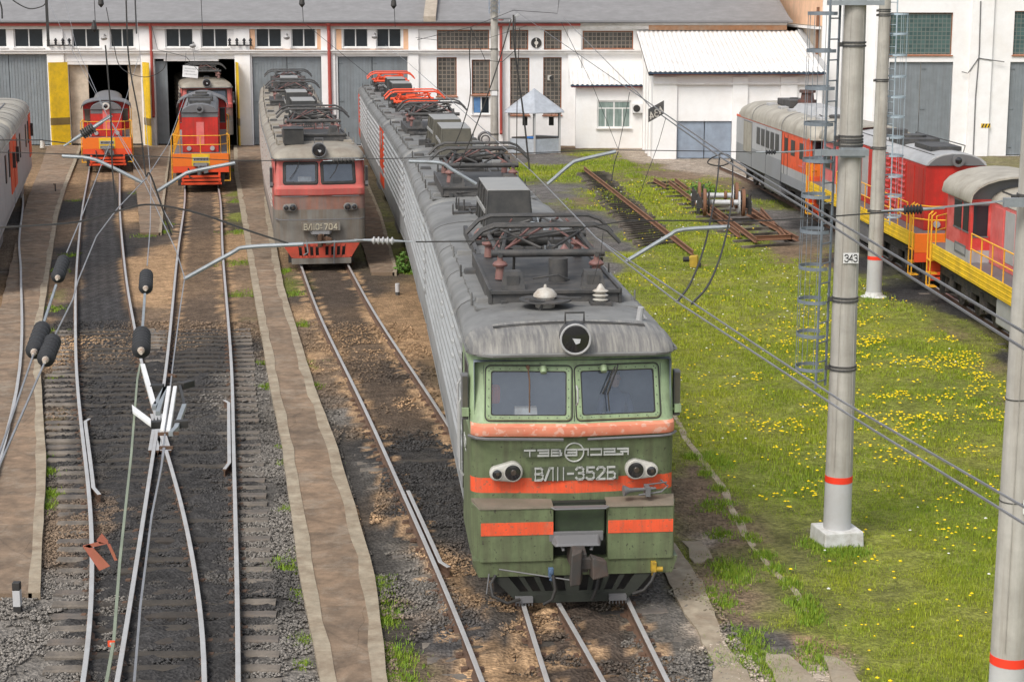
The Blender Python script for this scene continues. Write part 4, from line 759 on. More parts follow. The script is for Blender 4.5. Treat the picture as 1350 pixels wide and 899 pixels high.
# inside trim seen through the open gates
relbox('lintel_beam', m_wallc, dep, OD, [(gates[1][0], gates[1][1], BY+.02, BY+.3, gates[1][3]-.22, gates[1][3]-.01), (gates[2][0]+.6, gates[2][1]-1.1, BY+.02, BY+.3, gates[2][3]-.14, gates[2][3]-.01)])
g1 = gates[1]
relbox('inner_door_sheet', m_bleach, dep, OD, [(g1[0]+.02, K(114, 100, BY).x, BY+.42, BY+.5, zb+.1, g1[3]-.25)])
relbox('inner_door_sheet', m_bleach, dep, OD, [(K(167, 100, BY).x, g1[1]-.02, BY+.42, BY+.5, zb+.1, g1[3]-.25)])
relbox('inner_door_sheet', m_gate, dep, OD, [(gates[2][0]+.02, gates[2][0]+.75, BY+.3, BY+.38, zb+.1, gates[2][3]-.15)])
for px, ang, wd, nm in ((84, R(-62), 1.95, 'l'), (206, R(-118), 1.9, 'r'), (316, R(-112), 1.6, 'r')):   # yellow gate leaves folded outwards
    x = {84: g1[0]-.0, 206: g1[1]+.02, 316: gates[2][1]}[px]
    mb = MB(); mb.M = Matrix.Translation(Vector((x, BY-.02, 0))-Vector(OD)) @ Matrix.Rotation(0, 4, 'Z')
    dx, dy = (-.95, -.9) if px == 84 else (.55, -1.3) if px == 206 else (.28, -1.4)
    mb.hexa([(0, -.25, zb+.1), (dx, dy, zb+.1), (dx+.08, dy+.03, zb+.1), (.09, -.2, zb+.1), (0, -.25, g1[3]-.05), (dx, dy, g1[3]-.05), (dx+.08, dy+.03, g1[3]-.05), (.09, -.2, g1[3]-.05)])
    o = mb.build('gate_leaf', m_yel, dep, label='yellow outward-folded gate leaf'); 
    mb = MB(); mb.M = Matrix.Translation(Vector((x, BY-.02, 0))-Vector(OD)); e = .012 if px == 84 else -.012
    mb.hexa([(0-.01, -.27, 1.15), (dx-.01, dy-.02, 1.15), (dx+.09, dy+.02, 1.15), (.1, -.2, 1.15), (-.01, -.27, 1.6), (dx-.01, dy-.02, 1.6), (dx+.09, dy+.02, 1.6), (.1, -.2, 1.6)]); mb.build('dirty_band', mat('dirty_yellow', (.2, .14, .05), .8), o)
for px, y0, y1, r in ((199.5, 33, 150, .09), (434, 33, 160, .11), (660.5, 30, 172, .09)):
    p = K(px, y0, BY); q = K(px, y1, BY); mb = MB(); mb.M = Matrix.Translation(-Vector(OD)); mb.tube([(p.x, BY-.45, p.z), (p.x, BY-.3, p.z-.35), (p.x, BY-.3, q.z), (p.x, BY-.42, q.z-.2)], r, 10); mb.cyl((p.x, BY-.45, p.z-.02), (p.x, BY-.45, p.z+.18), r*1.3, r*1.9, 10); mb.build('drain_pipe', m_redeave, dep)
mb = MB(); mb.M = Matrix.Translation(-Vector(OD)); p = K(434, 160, BY); mb.tube([(p.x, BY-.3, p.z), (p.x, BY-.3, zb)], .07, 8); mb.build('drain_pipe', m_dgrey, dep, label='grey lower drain pipe')
c = K(707, 57, BY); mb = MB(); mb.M = Matrix.Translation(-Vector(OD)); mb.cyl((c.x, BY-.06, c.z), (c.x, BY-.01, c.z), .33, n=28); em = mb.build('emblem', m_black, dep, label='round black emblem with white cross on the wall')
mb = MB(); mb.M = Matrix.Translation(-Vector(OD)); mb.cyl((c.x, BY-.085, c.z), (c.x, BY-.061, c.z), .12, n=20)
for dx, dz in ((0, 1), (0, -1), (1, 0), (-1, 0)): mb.hexa([(c.x+dx*.1-abs(dz)*.02-abs(dx)*0, BY-.08, c.z+dz*.1-abs(dx)*.03), (c.x+dx*.1+abs(dz)*.02, BY-.08, c.z+dz*.1-abs(dx)*.03), (c.x+dx*.1+abs(dz)*.02, BY-.062, c.z+dz*.1-abs(dx)*.03), (c.x+dx*.1-abs(dz)*.02, BY-.062, c.z+dz*.1-abs(dx)*.03), (c.x+dx*.29-abs(dz)*.05, BY-.08, c.z+dz*.29+abs(dx)*.03), (c.x+dx*.29+abs(dz)*.05, BY-.08, c.z+dz*.29+abs(dx)*.03), (c.x+dx*.29+abs(dz)*.05, BY-.062, c.z+dz*.29+abs(dx)*.03), (c.x+dx*.29-abs(dz)*.05, BY-.062, c.z+dz*.29+abs(dx)*.03)])
mb.build('emblem_star', m_white, em)
# wall lamps and small brackets above the gates
for px, py in ((137, 50), (254, 60), (378, 49), (494, 48)):
    c = K(px, py, BY-.5); t = thing('wall_lamp', {137: 'round grey lamp bracketed above the left open gate', 254: 'round grey lamp bracketed above the open gate with the yellow leaf on its right', 378: 'round grey lamp above the closed gate behind locomotive 704', 494: 'round grey lamp above the rightmost closed gate'}[px], 'lamp', (c.x, BY, c.z)); t.location.y = BY
    mb = MB(); mb.tube([(0, 0, .1), (0, -.35, .2), (0, -.5, .05)], .03, 6); mb.build('bracket', m_dgrey, t)
    mb = MB(); mb.lathe((0, -.5, .06), (0, -.25, -1), [(0,.06),(.05,.17),(.12,.2),(.2,.15),(.24,.03)], 14); mb.build('lamp_head', m_lgrey, t, smooth=40)
for px, lb in ((80, 'black insulator rack on the wall left of the open gates'), (318, 'black insulator rack on the wall right of the open gates')):
    c = K(px, 60, BY); t = thing('insulator_rack', lb, 'insulator rack', (c.x, BY, c.z)); mb = MB(); mb.box(-.75, .75, -.45, -.38, -.04, .04); mb.box(-.7, -.64, -.4, 0, -.03, .03); mb.box(.64, .7, -.4, 0, -.03, .03); mb.build('bracket', m_black, t)
    for k in (-.65, -.2, .25, .65):
        mb = MB(); mb.lathe((k, -.42, .03), (0, 0, 1), [(0,.04),(.05,.09),(.1,.05),(.15,.1),(.2,.05),(.26,.11),(.34,.08),(.42,.02)], 10); mb.build('insulator', m_insb, t, smooth=40)
c = K(251, 95, 100.5)
t = thing('hanging_sign', 'small white sign with faint lines of writing hanging in the open gate', 'sign', (c.x, 100.5, c.z))
mb = MB(); mb.M = Matrix.Rotation(R(5), 4, 'Y'); mb.box(-.43, .43, -.02, .02, -.32, .32); mb.build('sign_plate', m_frame, t)
mb = MB(); mb.M = Matrix.Rotation(R(5), 4, 'Y')
for z, a, b in ((.17, -.3, .28), (.02, -.33, .2), (-.14, -.3, .3)):
    x = a
    while x < b: w_ = random.uniform(.035, .06); mb.box(x, x+w_, -.024, -.021, z-.035, z+.035); x += w_+.03
mb.build('faint_lettering', m_lgrey, t)
mb = MB(); mb.tube([(-.3, 0, .3), (-.2, 0, 1.1)], .01, 4); mb.tube([(.3, 0, .28), (.2, 0, 1.1)], .01, 4); mb.build('hanger', m_wire, t)

# ---- white lean-to with the corrugated roof
LY = 103.0
a = K(860, 205, LY); xl = a.x; xr = K(1083, 150, LY).x; zt = K(930, 99, LY).z
lean = thing('white_outbuilding', 'large whitewashed outbuilding with pale corrugated roof and blue-grey doors', 'outbuilding', (xl, LY, GZ)); OL = (xl, LY, GZ)
do = rect(892, 965, 160, 205, LY); do = (do[0], do[1], zb, do[3])
wall('wall', m_wall, lean, xl, xr, zb, zt+.35, LY, [do], .3, OL)
ztop = K(900, 41, BY).z
mb = MB(); mb.M = Matrix.Translation(-Vector(OL)); mb.slab([(0,0)], 0, 0) if False else None
for x in (xl, xr):
    mb.av((0,0,0)) if False else None
    i = [mb.av(p) for p in ((x, LY, zb), (x, BY-.01, zb), (x, BY-.01, ztop-.15), (x, LY, zt+.2))]; mb.af(i)
mb.build('side_wall', m_wall, lean)
for k, (p, q) in enumerate(((862, 892), (965, 985), (1028, 1050))):
    A = K(p, 150, LY).x; B = K(q, 150, LY).x; relbox('pilaster', m_wall, lean, OL, [(A, B, LY-.14, LY-.003, zb, zt-.12)])
relbox('side_pilaster', m_wall, lean, OL, [(xl-.12, xl-.003, LY+1.6, LY+2.3, zb, zt), (xl-.12, xl-.003, LY+3.6, LY+4.3, zb, zt+.6), (xl-.12, xl-.003, LY+6, LY+6.6, zb, zt+1.1)])
relbox('cornice', m_wallc, lean, OL, [(xl, xr, LY-.2, LY-.145, zt-.55, zt-.45)])
for s in (0, 1):
    A = do[0]+.03+(do[1]-do[0])/2*s; relbox('door_leaf', m_gateb, lean, OL, [(A, A+(do[1]-do[0])/2-.05, LY+.1, LY+.16, zb+.05, do[3]-.02)])
def corrugated(name, parent, org, xa, xb, ya, za, yb, zb2, pitch=.28, amp=.035, m=m_slate, shear=0):
    n = int((xb-xa)/pitch)*6; mb = MB(); mb.M = Matrix.Translation(-Vector(org)); rings = []
    for k in range(n+1):
        x = xa+(xb-xa)*k/n; h = amp*math.sin(2*math.pi*k/6); ex = shear*k/n*0
        rings.append([(x, ya, za+h), (x+ex, yb, zb2+h), (x+ex, yb, zb2+h-.05), (x, ya, za+h-.05)])
    mb.loft(rings); return mb.build(name, m, parent, smooth=50)
za_ = K(930, 94.5, LY-.7).z
corrugated('roof', lean, OL, xl-.35, xr+.1, LY-.7, za_, BY-.1, ztop)
mb = MB(); mb.M = Matrix.Translation(-Vector(OL)); n = 400
x = xl-.35; rings = []
while x < xr+.1: rings.append([(x, LY-.73, za_-.16-.0), (x, LY-.70, za_-.16), (x, LY-.70, za_-.03+.04*math.sin((x-xl)*22.4)), (x, LY-.73, za_-.03+.04*math.sin((x-xl)*22.4))]); x += .07
mb.loft(rings); mb.build('roof_edge', m_blueedge, lean)
relbox('eave_board', m_redeave, lean, OL, [(xl-.3, xr, LY-.6, LY-.02, zt+.02, zt+.12)])
relbox('verge_board', m_peachc, lean, OL, [])if False else None
mb = MB(); mb.M = Matrix.Translation(-Vector(OL)); mb.hexa([(xl-.32, LY-.6, za_-.25), (xl-.05, LY-.6, za_-.25), (xl-.05, BY-.1, ztop-.3), (xl-.32, BY-.1, ztop-.3), (xl-.32, LY-.6, za_-.07), (xl-.05, LY-.6, za_-.07), (xl-.05, BY-.1, ztop-.1), (xl-.32, BY-.1, ztop-.1)]); mb.build('verge_board', mat('weathered_verge', (.16,.12,.1), .9), lean)
# ---- annex
AY = 110.6; a = K(759, 185, AY); b = K(858, 185, AY); ann = thing('white_annex', 'small white annex with a corrugated roof and a curtained window', 'outbuilding', (a.x, AY, GZ)); OA = (a.x, AY, GZ)
wz = K(800, 114, AY).z; wn = rect(787, 832, 133, 169, AY)
wall('wall', m_wall, ann, a.x, b.x, zb, wz, AY, [wn], .18, OA)
mb = MB(); mb.M = Matrix.Translation(-Vector(OA)); mb.quad((a.x, AY, zb), (a.x, BY, zb), (a.x, BY, wz+.9), (a.x, AY, wz)); mb.quad((b.x, AY, zb), (b.x, BY, zb), (b.x, BY, wz+.9), (b.x, AY, wz)); mb.build('side_wall', m_wall, ann)
w = window_pane(ann, wn, AY-.06, OA, 'plain', 1, 1, m_frame, .09)
mb = MB(); mb.M = Matrix.Translation(-Vector(OA)); 
for fx_ in (.25, .75): xm = wn[0]+(wn[1]-wn[0])*fx_; mb.box(xm-.035, xm+.035, AY+.06, AY+.13, wn[2]+.1, wn[2]+(wn[3]-wn[2])*.7)
mb.build('frame', m_frame, w)
mb = MB(); mb.M = Matrix.Translation(-Vector(OA)); x = wn[0]+.08; rings = []
while x < wn[1]-.05: h = .012*math.sin(x*31)+.012*math.sin(x*13); rings.append([(x, AY+.088+h*.3, wn[2]+.09), (x, AY+.095+h*.3, wn[2]+.09), (x, AY+.095+h*.3, wn[3]-.09), (x, AY+.088+h*.3, wn[3]-.09)]); x += .04
mb.loft(rings); mb.build('curtain', mat('grey_green_curtain', (.16,.22,.20), .8, streak=True, dirt=(.5,.55,.52), damt=.5, dscale=2.5), w)
corrugated('roof', ann, OA, a.x-.35, b.x+.1, AY-.45, wz+.12, BY-.02, K(800, 90, BY).z, .3, .04)
x = a.x-.35; rings = []; mb = MB(); mb.M = Matrix.Translation(-Vector(OA))
while x < b.x+.1: rings.append([(x, AY-.48, wz+.0), (x, AY-.45, wz+.0), (x, AY-.45, wz+.11+.04*math.sin((x-a.x)*21)), (x, AY-.48, wz+.11+.04*math.sin((x-a.x)*21))]); x += .07
mb.loft(rings); mb.build('roof_edge', m_blueedge, ann)
relbox('eave_board', m_redeave, ann, OA, [(a.x-.3, b.x, AY-.4, AY-.005, wz-.06, wz+.02)])
c = K(841, 143, AY); t = thing('air_conditioner', 'white air conditioner box on the annex wall right of the window', 'air conditioner', (c.x, AY, c.z))
mb = MB(); mb.box(-.36, .36, -.34, -.03, -.28, .28); mb.build('casing', m_frame, t, bevel=.02); mb = MB(); mb.cyl((-.1, -.36, 0), (-.1, -.345, 0), .22, n=20); mb.build('fan_grille', m_black, t); mb = MB(); mb.box(-.3, -.25, -.3, 0, -.34, -.285); mb.box(.25, .3, -.3, 0, -.34, -.285); mb.build('bracket', m_dgrey, t)
# ---- tall building on the right
TY = 105.0; a = K(1083, 100, TY); xr2 = 52.0
tall = thing('tall_depot_hall', 'tall white depot hall with green glass-block windows at the right', 'depot', (a.x, TY, GZ)); OT = (a.x, TY, GZ)
tw = [rect(1172, 1257, 17, 73, TY), rect(1335, 1420, 15, 73, TY), rect(1500, 1580, 15, 73, TY)]; tg = [rect(1168, 1257, 82, 200, TY), rect(1326, 1415, 82, 200, TY), rect(1495, 1580, 82, 200, TY)]; tg = [(g[0], g[1], zb, g[3]) for g in tg]
wall('wall', m_wall, tall, a.x, xr2, zb, 13, TY, tw+tg, .4, OT)
mb = MB(); mb.M = Matrix.Translation(-Vector(OT)); mb.quad((a.x, TY, zb), (a.x, TY+30, zb), (a.x, TY+30, 13), (a.x, TY, 13)); mb.quad((a.x-.4, TY-.5, 13), (xr2, TY-.5, 13), (xr2, TY+30, 13.4), (a.x-.4, TY+30, 13.4)); mb.build('side_wall', m_wall, tall)
def gbg():
    def ex(m, n, l, tc, out):
        bk = n.new('ShaderNodeTexBrick'); bk.offset = 0; bk.inputs['Scale'].default_value = 1; bk.inputs['Brick Width'].default_value = .24; bk.inputs['Row Height'].default_value = .24
        bk.inputs['Mortar Size'].default_value = .022; bk.inputs['Color1'].default_value = (.035, .075, .075, 1); bk.inputs['Color2'].default_value = (.07, .13, .125, 1); bk.inputs['Mortar'].default_value = (.17, .19, .17, 1)
        mp = n.new('ShaderNodeMapping'); mp.inputs['Rotation'].default_value = (R(90), 0, 0); l.new(tc.outputs['Object'], mp.inputs[0]); l.new(mp.outputs[0], bk.inputs['Vector'])
        mx = n.new('ShaderNodeMix'); mx.data_type = 'RGBA'; mx.inputs[0].default_value = .8; l.new(out, mx.inputs[6]); l.new(bk.outputs[0], mx.inputs[7]); return mx.outputs[2]
    return mat('green_glass_block_panel', (.07, .09, .085), .3, dirt=(.15,.12,.09), damt=.5, dscale=.9, extra=ex)
m_gblock2 = gbg()
for r in tw:
    w = window_pane(tall, r, TY, OT, 'block', 0, 0, m_rustfr, .05); w.children[0].data.materials[0] = m_gblock2
for i, r in enumerate(tg): gate(tall, r, TY, OT, m=m_gate) if i else gate(tall, r, TY, OT, seam=None)
for p, q in ((1090, 1106), (1150, 1163), (1275, 1303), (1440, 1462)):
    A = K(p, 150, TY).x; B = K(q, 150, TY).x; relbox('pilaster', m_wall, tall, OT, [(A, B, TY-.2, TY-.003, zb, 12.9)])
relbox('cornice', m_wallc, tall, OT, [(a.x, xr2, TY-.32, TY-.205, 12.3, 12.6)])
mb = MB(); mb.M = Matrix.Translation(-Vector(OT)); P = [K(x, y, TY-.24) for x, y in ((1293, 2), (1291, 70), (1286, 130), (1283, 205))]; mb.tube(P, .035, 6); P = [K(x, y, TY-.24) for x, y in ((1268, 95), (1276, 97), (1290, 77), (1310, 80), (1324, 82))]; mb.tube(P, .03, 5); mb.build('cable', m_dgrey, tall)
c = K(1299.5, 166, TY-.22); mb = MB(); mb.M = Matrix.Translation(c-Vector(OT))
mb.box(-.27, .27, 0, .02, -.12, .12, m=0)
for k in range(3): x = -.25+k*.18; mb.hexa([(x, -.006, -.115), (x+.08, -.006, -.115), (x+.08, -.002, -.115), (x, -.002, -.115), (x+.09, -.006, .115), (x+.17, -.006, .115), (x+.17, -.002, .115), (x+.09, -.002, .115)], m=1)
mb.build('warning_plate', [m_yel, m_black], tall, label='yellow and black striped warning plate')
# side of the tall hall facing the shed: peach render above a bare concrete base
zs = K(1060, 33, 110).z; ax_ = K(1083, 100, TY).x
relbox('peach_side_wall', m_peach, tall, OT, [(ax_-.06, ax_-.003, TY+.35, TY+30, zs, 12.9)])
relbox('bare_base_wall', m_peachc, tall, OT, [(ax_-.05, ax_-.003, TY+.35, TY+30, zb, zs-.004)])
relbox('ledge', m_wallc, tall, OT, [(ax_-.3, ax_-.063, TY+.35, TY+30, zs-.2, zs-.06)])
relbox('rusty_pipe', m_rustor, tall, OT, [(ax_-.2, ax_-.065, TY+1.0, TY+1.25, 5.2, 8.4)])
mb = MB(); mb.M = Matrix.Translation(-Vector(OT)); mb.bar((ax_-.15, LY-.4, za_+.02), (ax_-.15, BY-.3, ztop+.06), .35, .12); mb.build('flashing', m_lgrey, tall)
# ---- gazebo
c = G(703, 188); t = thing('gazebo', 'small open gazebo with a pointed grey metal roof and low grey walls', 'gazebo', (c.x, 108.0, GZ)); s = 108/ (F) # metres per bearing pixel
rad = 1.75; hx = [(math.cos(R(60*k+30))*rad, math.sin(R(60*k+30))*rad) for k in range(6)]; hz = 2.45; ra = 2.05
for k, (x, y) in enumerate(hx):
    mb = MB(); mb.box(x-.06, x+.06, y-.06, y+.06, 0, hz); mb.build('post', m_lgrey if y < .5 else m_black, t)
for k in range(6):
    a = hx[k]; b = hx[(k+1) % 6]
    if k == 1: continue
    mb = MB(); mb.bar((a[0], a[1], .45), (b[0], b[1], .45), .03, .86); mb.build('side_panel', mat('pale_blue_grey_sheet', (.42,.46,.50), .5, dirt=(.3,.3,.3), damt=.4) if k == 0 else MATS['pale_blue_grey_sheet'], t)
hr = [(math.cos(R(60*k+30))*ra, math.sin(R(60*k+30))*ra) for k in range(6)]
mb = MB(); ap = mb.av((0, 0, hz+1.35)); r0 = [mb.av((x, y, hz)) for x, y in hr]; r1 = [mb.av((x, y, hz-.05)) for x, y in hr]; lo = mb.av((0, 0, hz+1.28))
for k in range(6): mb.af([r0[k], r0[(k+1) % 6], ap]); mb.af([r1[k], r1[(k+1) % 6], r0[(k+1) % 6], r0[k]]); mb.af([r1[(k+1) % 6], r1[k], lo])
mb.build('roof', mat('galvanised_roof_sheet', (.45,.48,.52), .45, metal=.2, dirt=(.33,.34,.36), damt=.5, dscale=1.5), t)
mb = MB(); mb.slab([(x*.9, y*.9) for x, y in hx], .78, .84); mb.build('table_top', m_black, t)
o = MB(); o.box(-.25, .25, -.2, .2, 0, .12); ob = o.build('blue_cloth', m_blue, None, bevel=.03); ob.location = (c.x-.2, 108-.6, GZ+.84); tag(ob, 'folded blue cloth lying on the gazebo table', 'cloth')
for dx, lb in ((-.55, 'black box hanging inside the gazebo on its left post'), (1.05, 'black box hanging inside the gazebo on its right post')):
    mb = MB(); mb.box(-.15, .15, -.08, .08, -.26, .26); mb.cyl((0, 0, .26), (0, 0, .66), .012, n=6); ob = mb.build('hanging_box', m_black, None, bevel=.01); ob.location = (c.x+dx, 108.9, GZ+1.78); tag(ob, lb, 'box')
# bushes by the annex
def bush(px, py, r, h, label):
    c = G(px, py); n = int(700*r); P = RNG.normal(0, 1, (n, 3)); P /= np.linalg.norm(P, axis=1)[:, None]; P *= RNG.uniform(.3, 1, (n, 1)); mb = MB()
    for q in P:
        p = Vector((q[0]*r, q[1]*r, abs(q[2])*h)); d = Vector(RNG.normal(0, 1, 3)).normalized()*.12; e = d.orthogonal().normalized()*.05
        mb.af([mb.av(p-e), mb.av(p+e), mb.av(p+d)])
    t = thing('bush', label, 'bush', (c.x, c.y, GZ)); mb.build('leaves', MATS.get('bush_leaf') or mat('bush_leaf', (.10, .2, .03), .7, var=.4, vscale=6), t)
    mb = MB()
    for k in range(5): mb.tube([(0, 0, 0), (random.uniform(-.4, .4)*r, random.uniform(-.4, .4)*r, h*.7)], .012, 4)
    mb.build('stems', m_rustrail, t)
bush(837, 189, .55, .75, 'round green bush at the foot of the annex wall'); bush(850, 188, .3, .4, 'tiny green bush in the corner between annex and outbuilding'); bush(888, 204, .4, .3, 'low green weed clump beside the blue-grey doors'); bush(532, 352, .35, .7, 'leafy weed at the end of the short walkway beside the green train'); bush(925, 255, .8, .8, 'bushy green clump at the far end of the stacked track panel')

# ================================================================ ELECTRIC LOCOMOTIVES
def cab_ring(z, yf, hw, rc, crease, y1, n=5):
    """plan outline of the cab at height z, from rear-left round the front to rear-right"""
    P = [(-hw, y1, z)]
    for k in range(n+1):
        a = math.pi/2*k/n; P.append((-hw+rc-rc*math.cos(a), yf+crease+rc-rc*math.sin(a), z))
    for t in (.33, .66): P.append(((-hw+rc)*(1-t), yf+crease*(1-t), z))
    P.append((0, yf, z))
    for t in (.66, .33): P.append(((hw-rc)*(1-t), yf+crease*(1-t), z))
    for k in range(n+1):
        a = math.pi/2*(1-k/n); P.append((hw-rc+rc*math.cos(a), yf+crease+rc-rc*math.sin(a), z))
    P.append((hw, y1, z)); return P
def arch(y, w, ze, zc, n=14, rc=.32):
    """roof cross-section: rounded shoulders and a flat crown"""
    P = []
    for k in range(n+1):
        a = math.pi*k/n; c = math.cos(a); s_ = math.sin(a)
        P.append((-w*math.copysign(abs(c)**.55, c), y, ze+(zc-ze)*abs(s_)**.75))
    return P
def panto(t, y0, m, mi=None, name='pantograph', L=2.6, z=4.1, w=.95):
    """folded diamond pantograph on four insulators"""
    mb = MB(); h = z+.42
    for s in (-1, 1):
        mb.tube([(s*w*.85, y0, h), (s*w*.85, y0+L, h)], .045, 6)
        for q in (0, 1): mb.tube([(s*w*.8, y0+(.15 if q == 0 else L-.15), h+.05), (s*w*.62, y0+L*.5+(-.15 if q == 0 else .15), h+.30)], .035, 6)
        mb.tube([(s*w*.62, y0+L*.5, h+.3), (s*w*.2, y0+L*.5+s*.05, h+.42)], .028, 6)
        mb.tube([(s*w*.1, y0+.25, h+.08), (s*w*.75, y0+1.05, h+.30), (s*w*.5, y0+1.15, h+.36)], .025, 6)
    for q in (.1, L-.1): mb.cyl((-w, y0+q, h+.02), (w, y0+q, h+.02), .065, n=10)
    mb.cyl((-w*.75, y0+L*.42, h+.1), (w*.1, y0+L*.42, h+.1), .09, n=10); mb.cyl((-w*.35, y0+L*.55, h+.12), (w*.05, y0+L*.55, h+.12), .17, n=14)
    for q in (L*.28, L*.7):
        mb.tube([(-w*.8, y0+q, h+.12), (w*.6, y0+q+.25, h+.26)], .03, 6)
    zt = h+.46
    for q, dz in ((L*.5-.75, -.05), (L*.5-.6, -.03), (L*.5+.15, .02), (L*.5+.3, .02)):     # collector strips with down-turned horns
        mb.tube([(-w*1.35, y0+q, zt-.30+dz), (-w*1.12, y0+q, zt-.08+dz), (-w*.9, y0+q, zt+dz), (w*.9, y0+q, zt+dz), (w*1.12, y0+q, zt-.08+dz), (w*1.35, y0+q, zt-.30+dz)], .03, 6)
    mb.build(name, m, t, smooth=40)
    if m is m_greyd:
        mb = MB()
        for s in (-1, 1): mb.tube([(s*w*.78, y0+.3, h+.02), (s*w*.15, y0+L*.45, h+.36)], .022, 5); mb.tube([(s*w*.9, y0+L*.3, h), (s*w*.5, y0+L*.62, h+.4)], .02, 5)
        mb.tube([(-w*.8, y0+.2, h+.05), (w*.35, y0+L*.6, h+.42)], .022, 5); mb.build('pantograph_strut', m_ins, t)
    for sx in (-1, 1):
        for sy in (.05, L-.05):
            mb = MB(); mb.lathe((sx*w*.85, y0+sy, z+.02), (0, 0, 1), [(0,.09),(.10,.08),(.2,.07),(.22,.12),(.25,.13),(.29,.10),(.31,.05),(.4,.04)], 12); mb.build('pantograph_insulator', mi or m_ins, t, smooth=40)
def roofbox(t, y0, m=m_box, mt=m_boxtop, L=3.0, w=.50, h=.86, z=4.02, x=0):
    mb = MB(); tx = .07
    P = [(-w+x, y0, z), (w+x, y0, z), (w+x, y0+L, z), (-w+x, y0+L, z), (-w+tx+x, y0+.16, z+h), (w-tx+x, y0+.16, z+h), (w-tx+x, y0+L-.16, z+h), (-w+tx+x, y0+L-.16, z+h)]
    mb.hexa(P, 0); mb.box(-w+tx-.02+x, w-tx+.02+x, y0+.15, y0+L-.15, z+h+.002, z+h+.03, 1)
    for zz in (.42,): mb.box(-w+.02+x, w-.02+x, y0+.055, y0+.085, z+zz*h-.015, z+zz*h+.015, 0)
    for sx in (-1, 1):
        for k in range(4): yy = y0+.3+k*(L-.6)/3; mb.bar((sx*(w+.012)+x, yy, z+.05), (sx*(w-tx+.012)+x, yy, z+h-.03), .03, .04, 0)
        mb.bar((sx*(w-.01)+x, y0+.2, z+h*.5), (sx*(w-.01)+x, y0+L-.2, z+h*.5), .04, .1, 1)
        mb.bar((x+sx*w, y0+.02, z), (x+sx*(w-tx), y0+.18, z+h), .05, .05, 0)
    return mb.build('equipment_box', [m, mt], t, bevel=.012)
def deck(t, y0, L, w=1.02, h=.24, z=4.0, m=m_greyd):
    mb = MB(); mb.hexa([(-w, y0, z), (w, y0, z), (w, y0+L, z), (-w, y0+L, z), (-w, y0+.03, z+h), (w, y0+.03, z+h), (w, y0+L, z+h), (-w, y0+L, z+h)])
    mb.box(-w-.03, w+.03, y0-.03, y0-.002, z+h-.05, z+h+.012); mb.box(-w-.03, w+.03, y0-.03, y0-.002, z+.0, z+.035)
    for x in (-w*.82, w*.72): mb.box(x-.05, x+.05, y0-.055, y0-.031, z-.02, z+.1)
    for s in (-1, 1): mb.box(s*(w+.03)-.028, s*(w+.03)+.028, y0, y0+L, z+.02, z+h+.03)
    mb.build('roof_deck', m, t, bevel=.01)
    for x in (-w*.66, w*.62):
        mb = MB(); mb.hexa([(x-.2, y0+.15, z+h), (x+.2, y0+.15, z+h), (x+.17, y0+.5, z+h), (x-.17, y0+.5, z+h), (x-.14, y0+.22, z+h+.28), (x+.14, y0+.22, z+h+.28), (x+.13, y0+.46, z+h+.28), (x-.13, y0+.46, z+h+.28)])
        mb.box(x-.1, x+.1, y0+.165, y0+.2, z+h+.03, z+h+.22); mb.build('deck_pedestal', m_greyd, t)
def smooth3(P, n=4):
    P = [Vector(p) for p in P]; Q = [P[0]*2-P[1]]+P+[P[-1]*2-P[-2]]; out = []
    for i in range(1, len(Q)-2):
        for j in range(n): u = j/n; a, b, c, d = Q[i-1:i+3]; out.append(.5*((2*b)+(c-a)*u+(2*a-5*b+4*c-d)*u*u+(3*b-a-3*c+d)*u**3))
    return out+[P[-1]]
def catwalk(t, y0, y1, x, m, z=3.93):
    mb = MB(); L = y1-y0; n = max(2, int(L/2.2)); tilt = .10*(1 if x > 0 else -1)
    mb.box(x-.19, x+.19, y0, y1, z+.01, z+.045)
    for k in range(n*3): yy = y0+.1+k*(L-.2)/(n*3); mb.box(x-.2, x-.17, yy, yy+.05, z-.06, z+.06); 
    mb.build('catwalk', m, t)
    for k in range(n):
        yy = y0+.5+k*L/n+(.3 if k % 2 else 0); mb = MB(); s = 1 if x > 0 else -1; mb.hexa([(x-.16, yy, z+.03), (x+.16, yy, z+.03), (x+.16, yy+.3, z+.03), (x-.16, yy+.3, z+.03), (x-.14, yy+.02, z+.12), (x+.14, yy+.02, z+.12), (x+.14, yy+.28, z+.12), (x-.14, yy+.28, z+.12)])
        mb.box(x+s*.2, x+s*.23, yy+.12, yy+.16, z-.06, z+.2); mb.build('roof_vent', m_greyd if k % 2 else m, t, bevel=.015)
def bogie(t, yc, m=m_under, n=2):
    for k in range(n):
        for s in (-1, 1):
            mb = MB(); y = yc+(k-(n-1)/2)*2.9 if n == 2 else yc+(k-(n-1)/2)*1.85
            mb.lathe((s*.79-.06*s, y, .6), (s, 0, 0), [(-.02,.1),(-.02,.62),(.02,.61),(.1,.58),(.11,.15)], 22); w = mb.build('wheel', m, t, smooth=40)
            mb = MB(); mb.box(s*1.05-.1, s*1.05+.12, y-.2, y+.2, .42, .82); mb.cyl((s*1.05, y, .6), (s*1.22, y, .6), .13, n=12); mb.build('axle_box', m, w, bevel=.01)
    L = (2.9/2+1.1) if n == 2 else 3.0
    mb = MB()
    for s in (-1, 1):
        mb.box(s*1.1-.07, s*1.1+.07, yc-L, yc+L, .78, 1.02); mb.box(s*1.1-.08, s*1.1+.08, yc-.5, yc+.5, .45, .78)
        for q in (-.55, .55): mb.cyl((s*1.14, yc+q*L, .55), (s*1.14, yc+q*L, .95), .11, n=10)
        for q in (-.95, -.35, .35, .95): mb.box(s*1.0-.06, s*1.0+.06, yc+q*L-.05, yc+q*L+.05, .25, .8)
    mb.box(-.9, .9, yc-.4, yc+.4, .5, 1.0); mb.build('bogie_frame', m, t, bevel=.015)
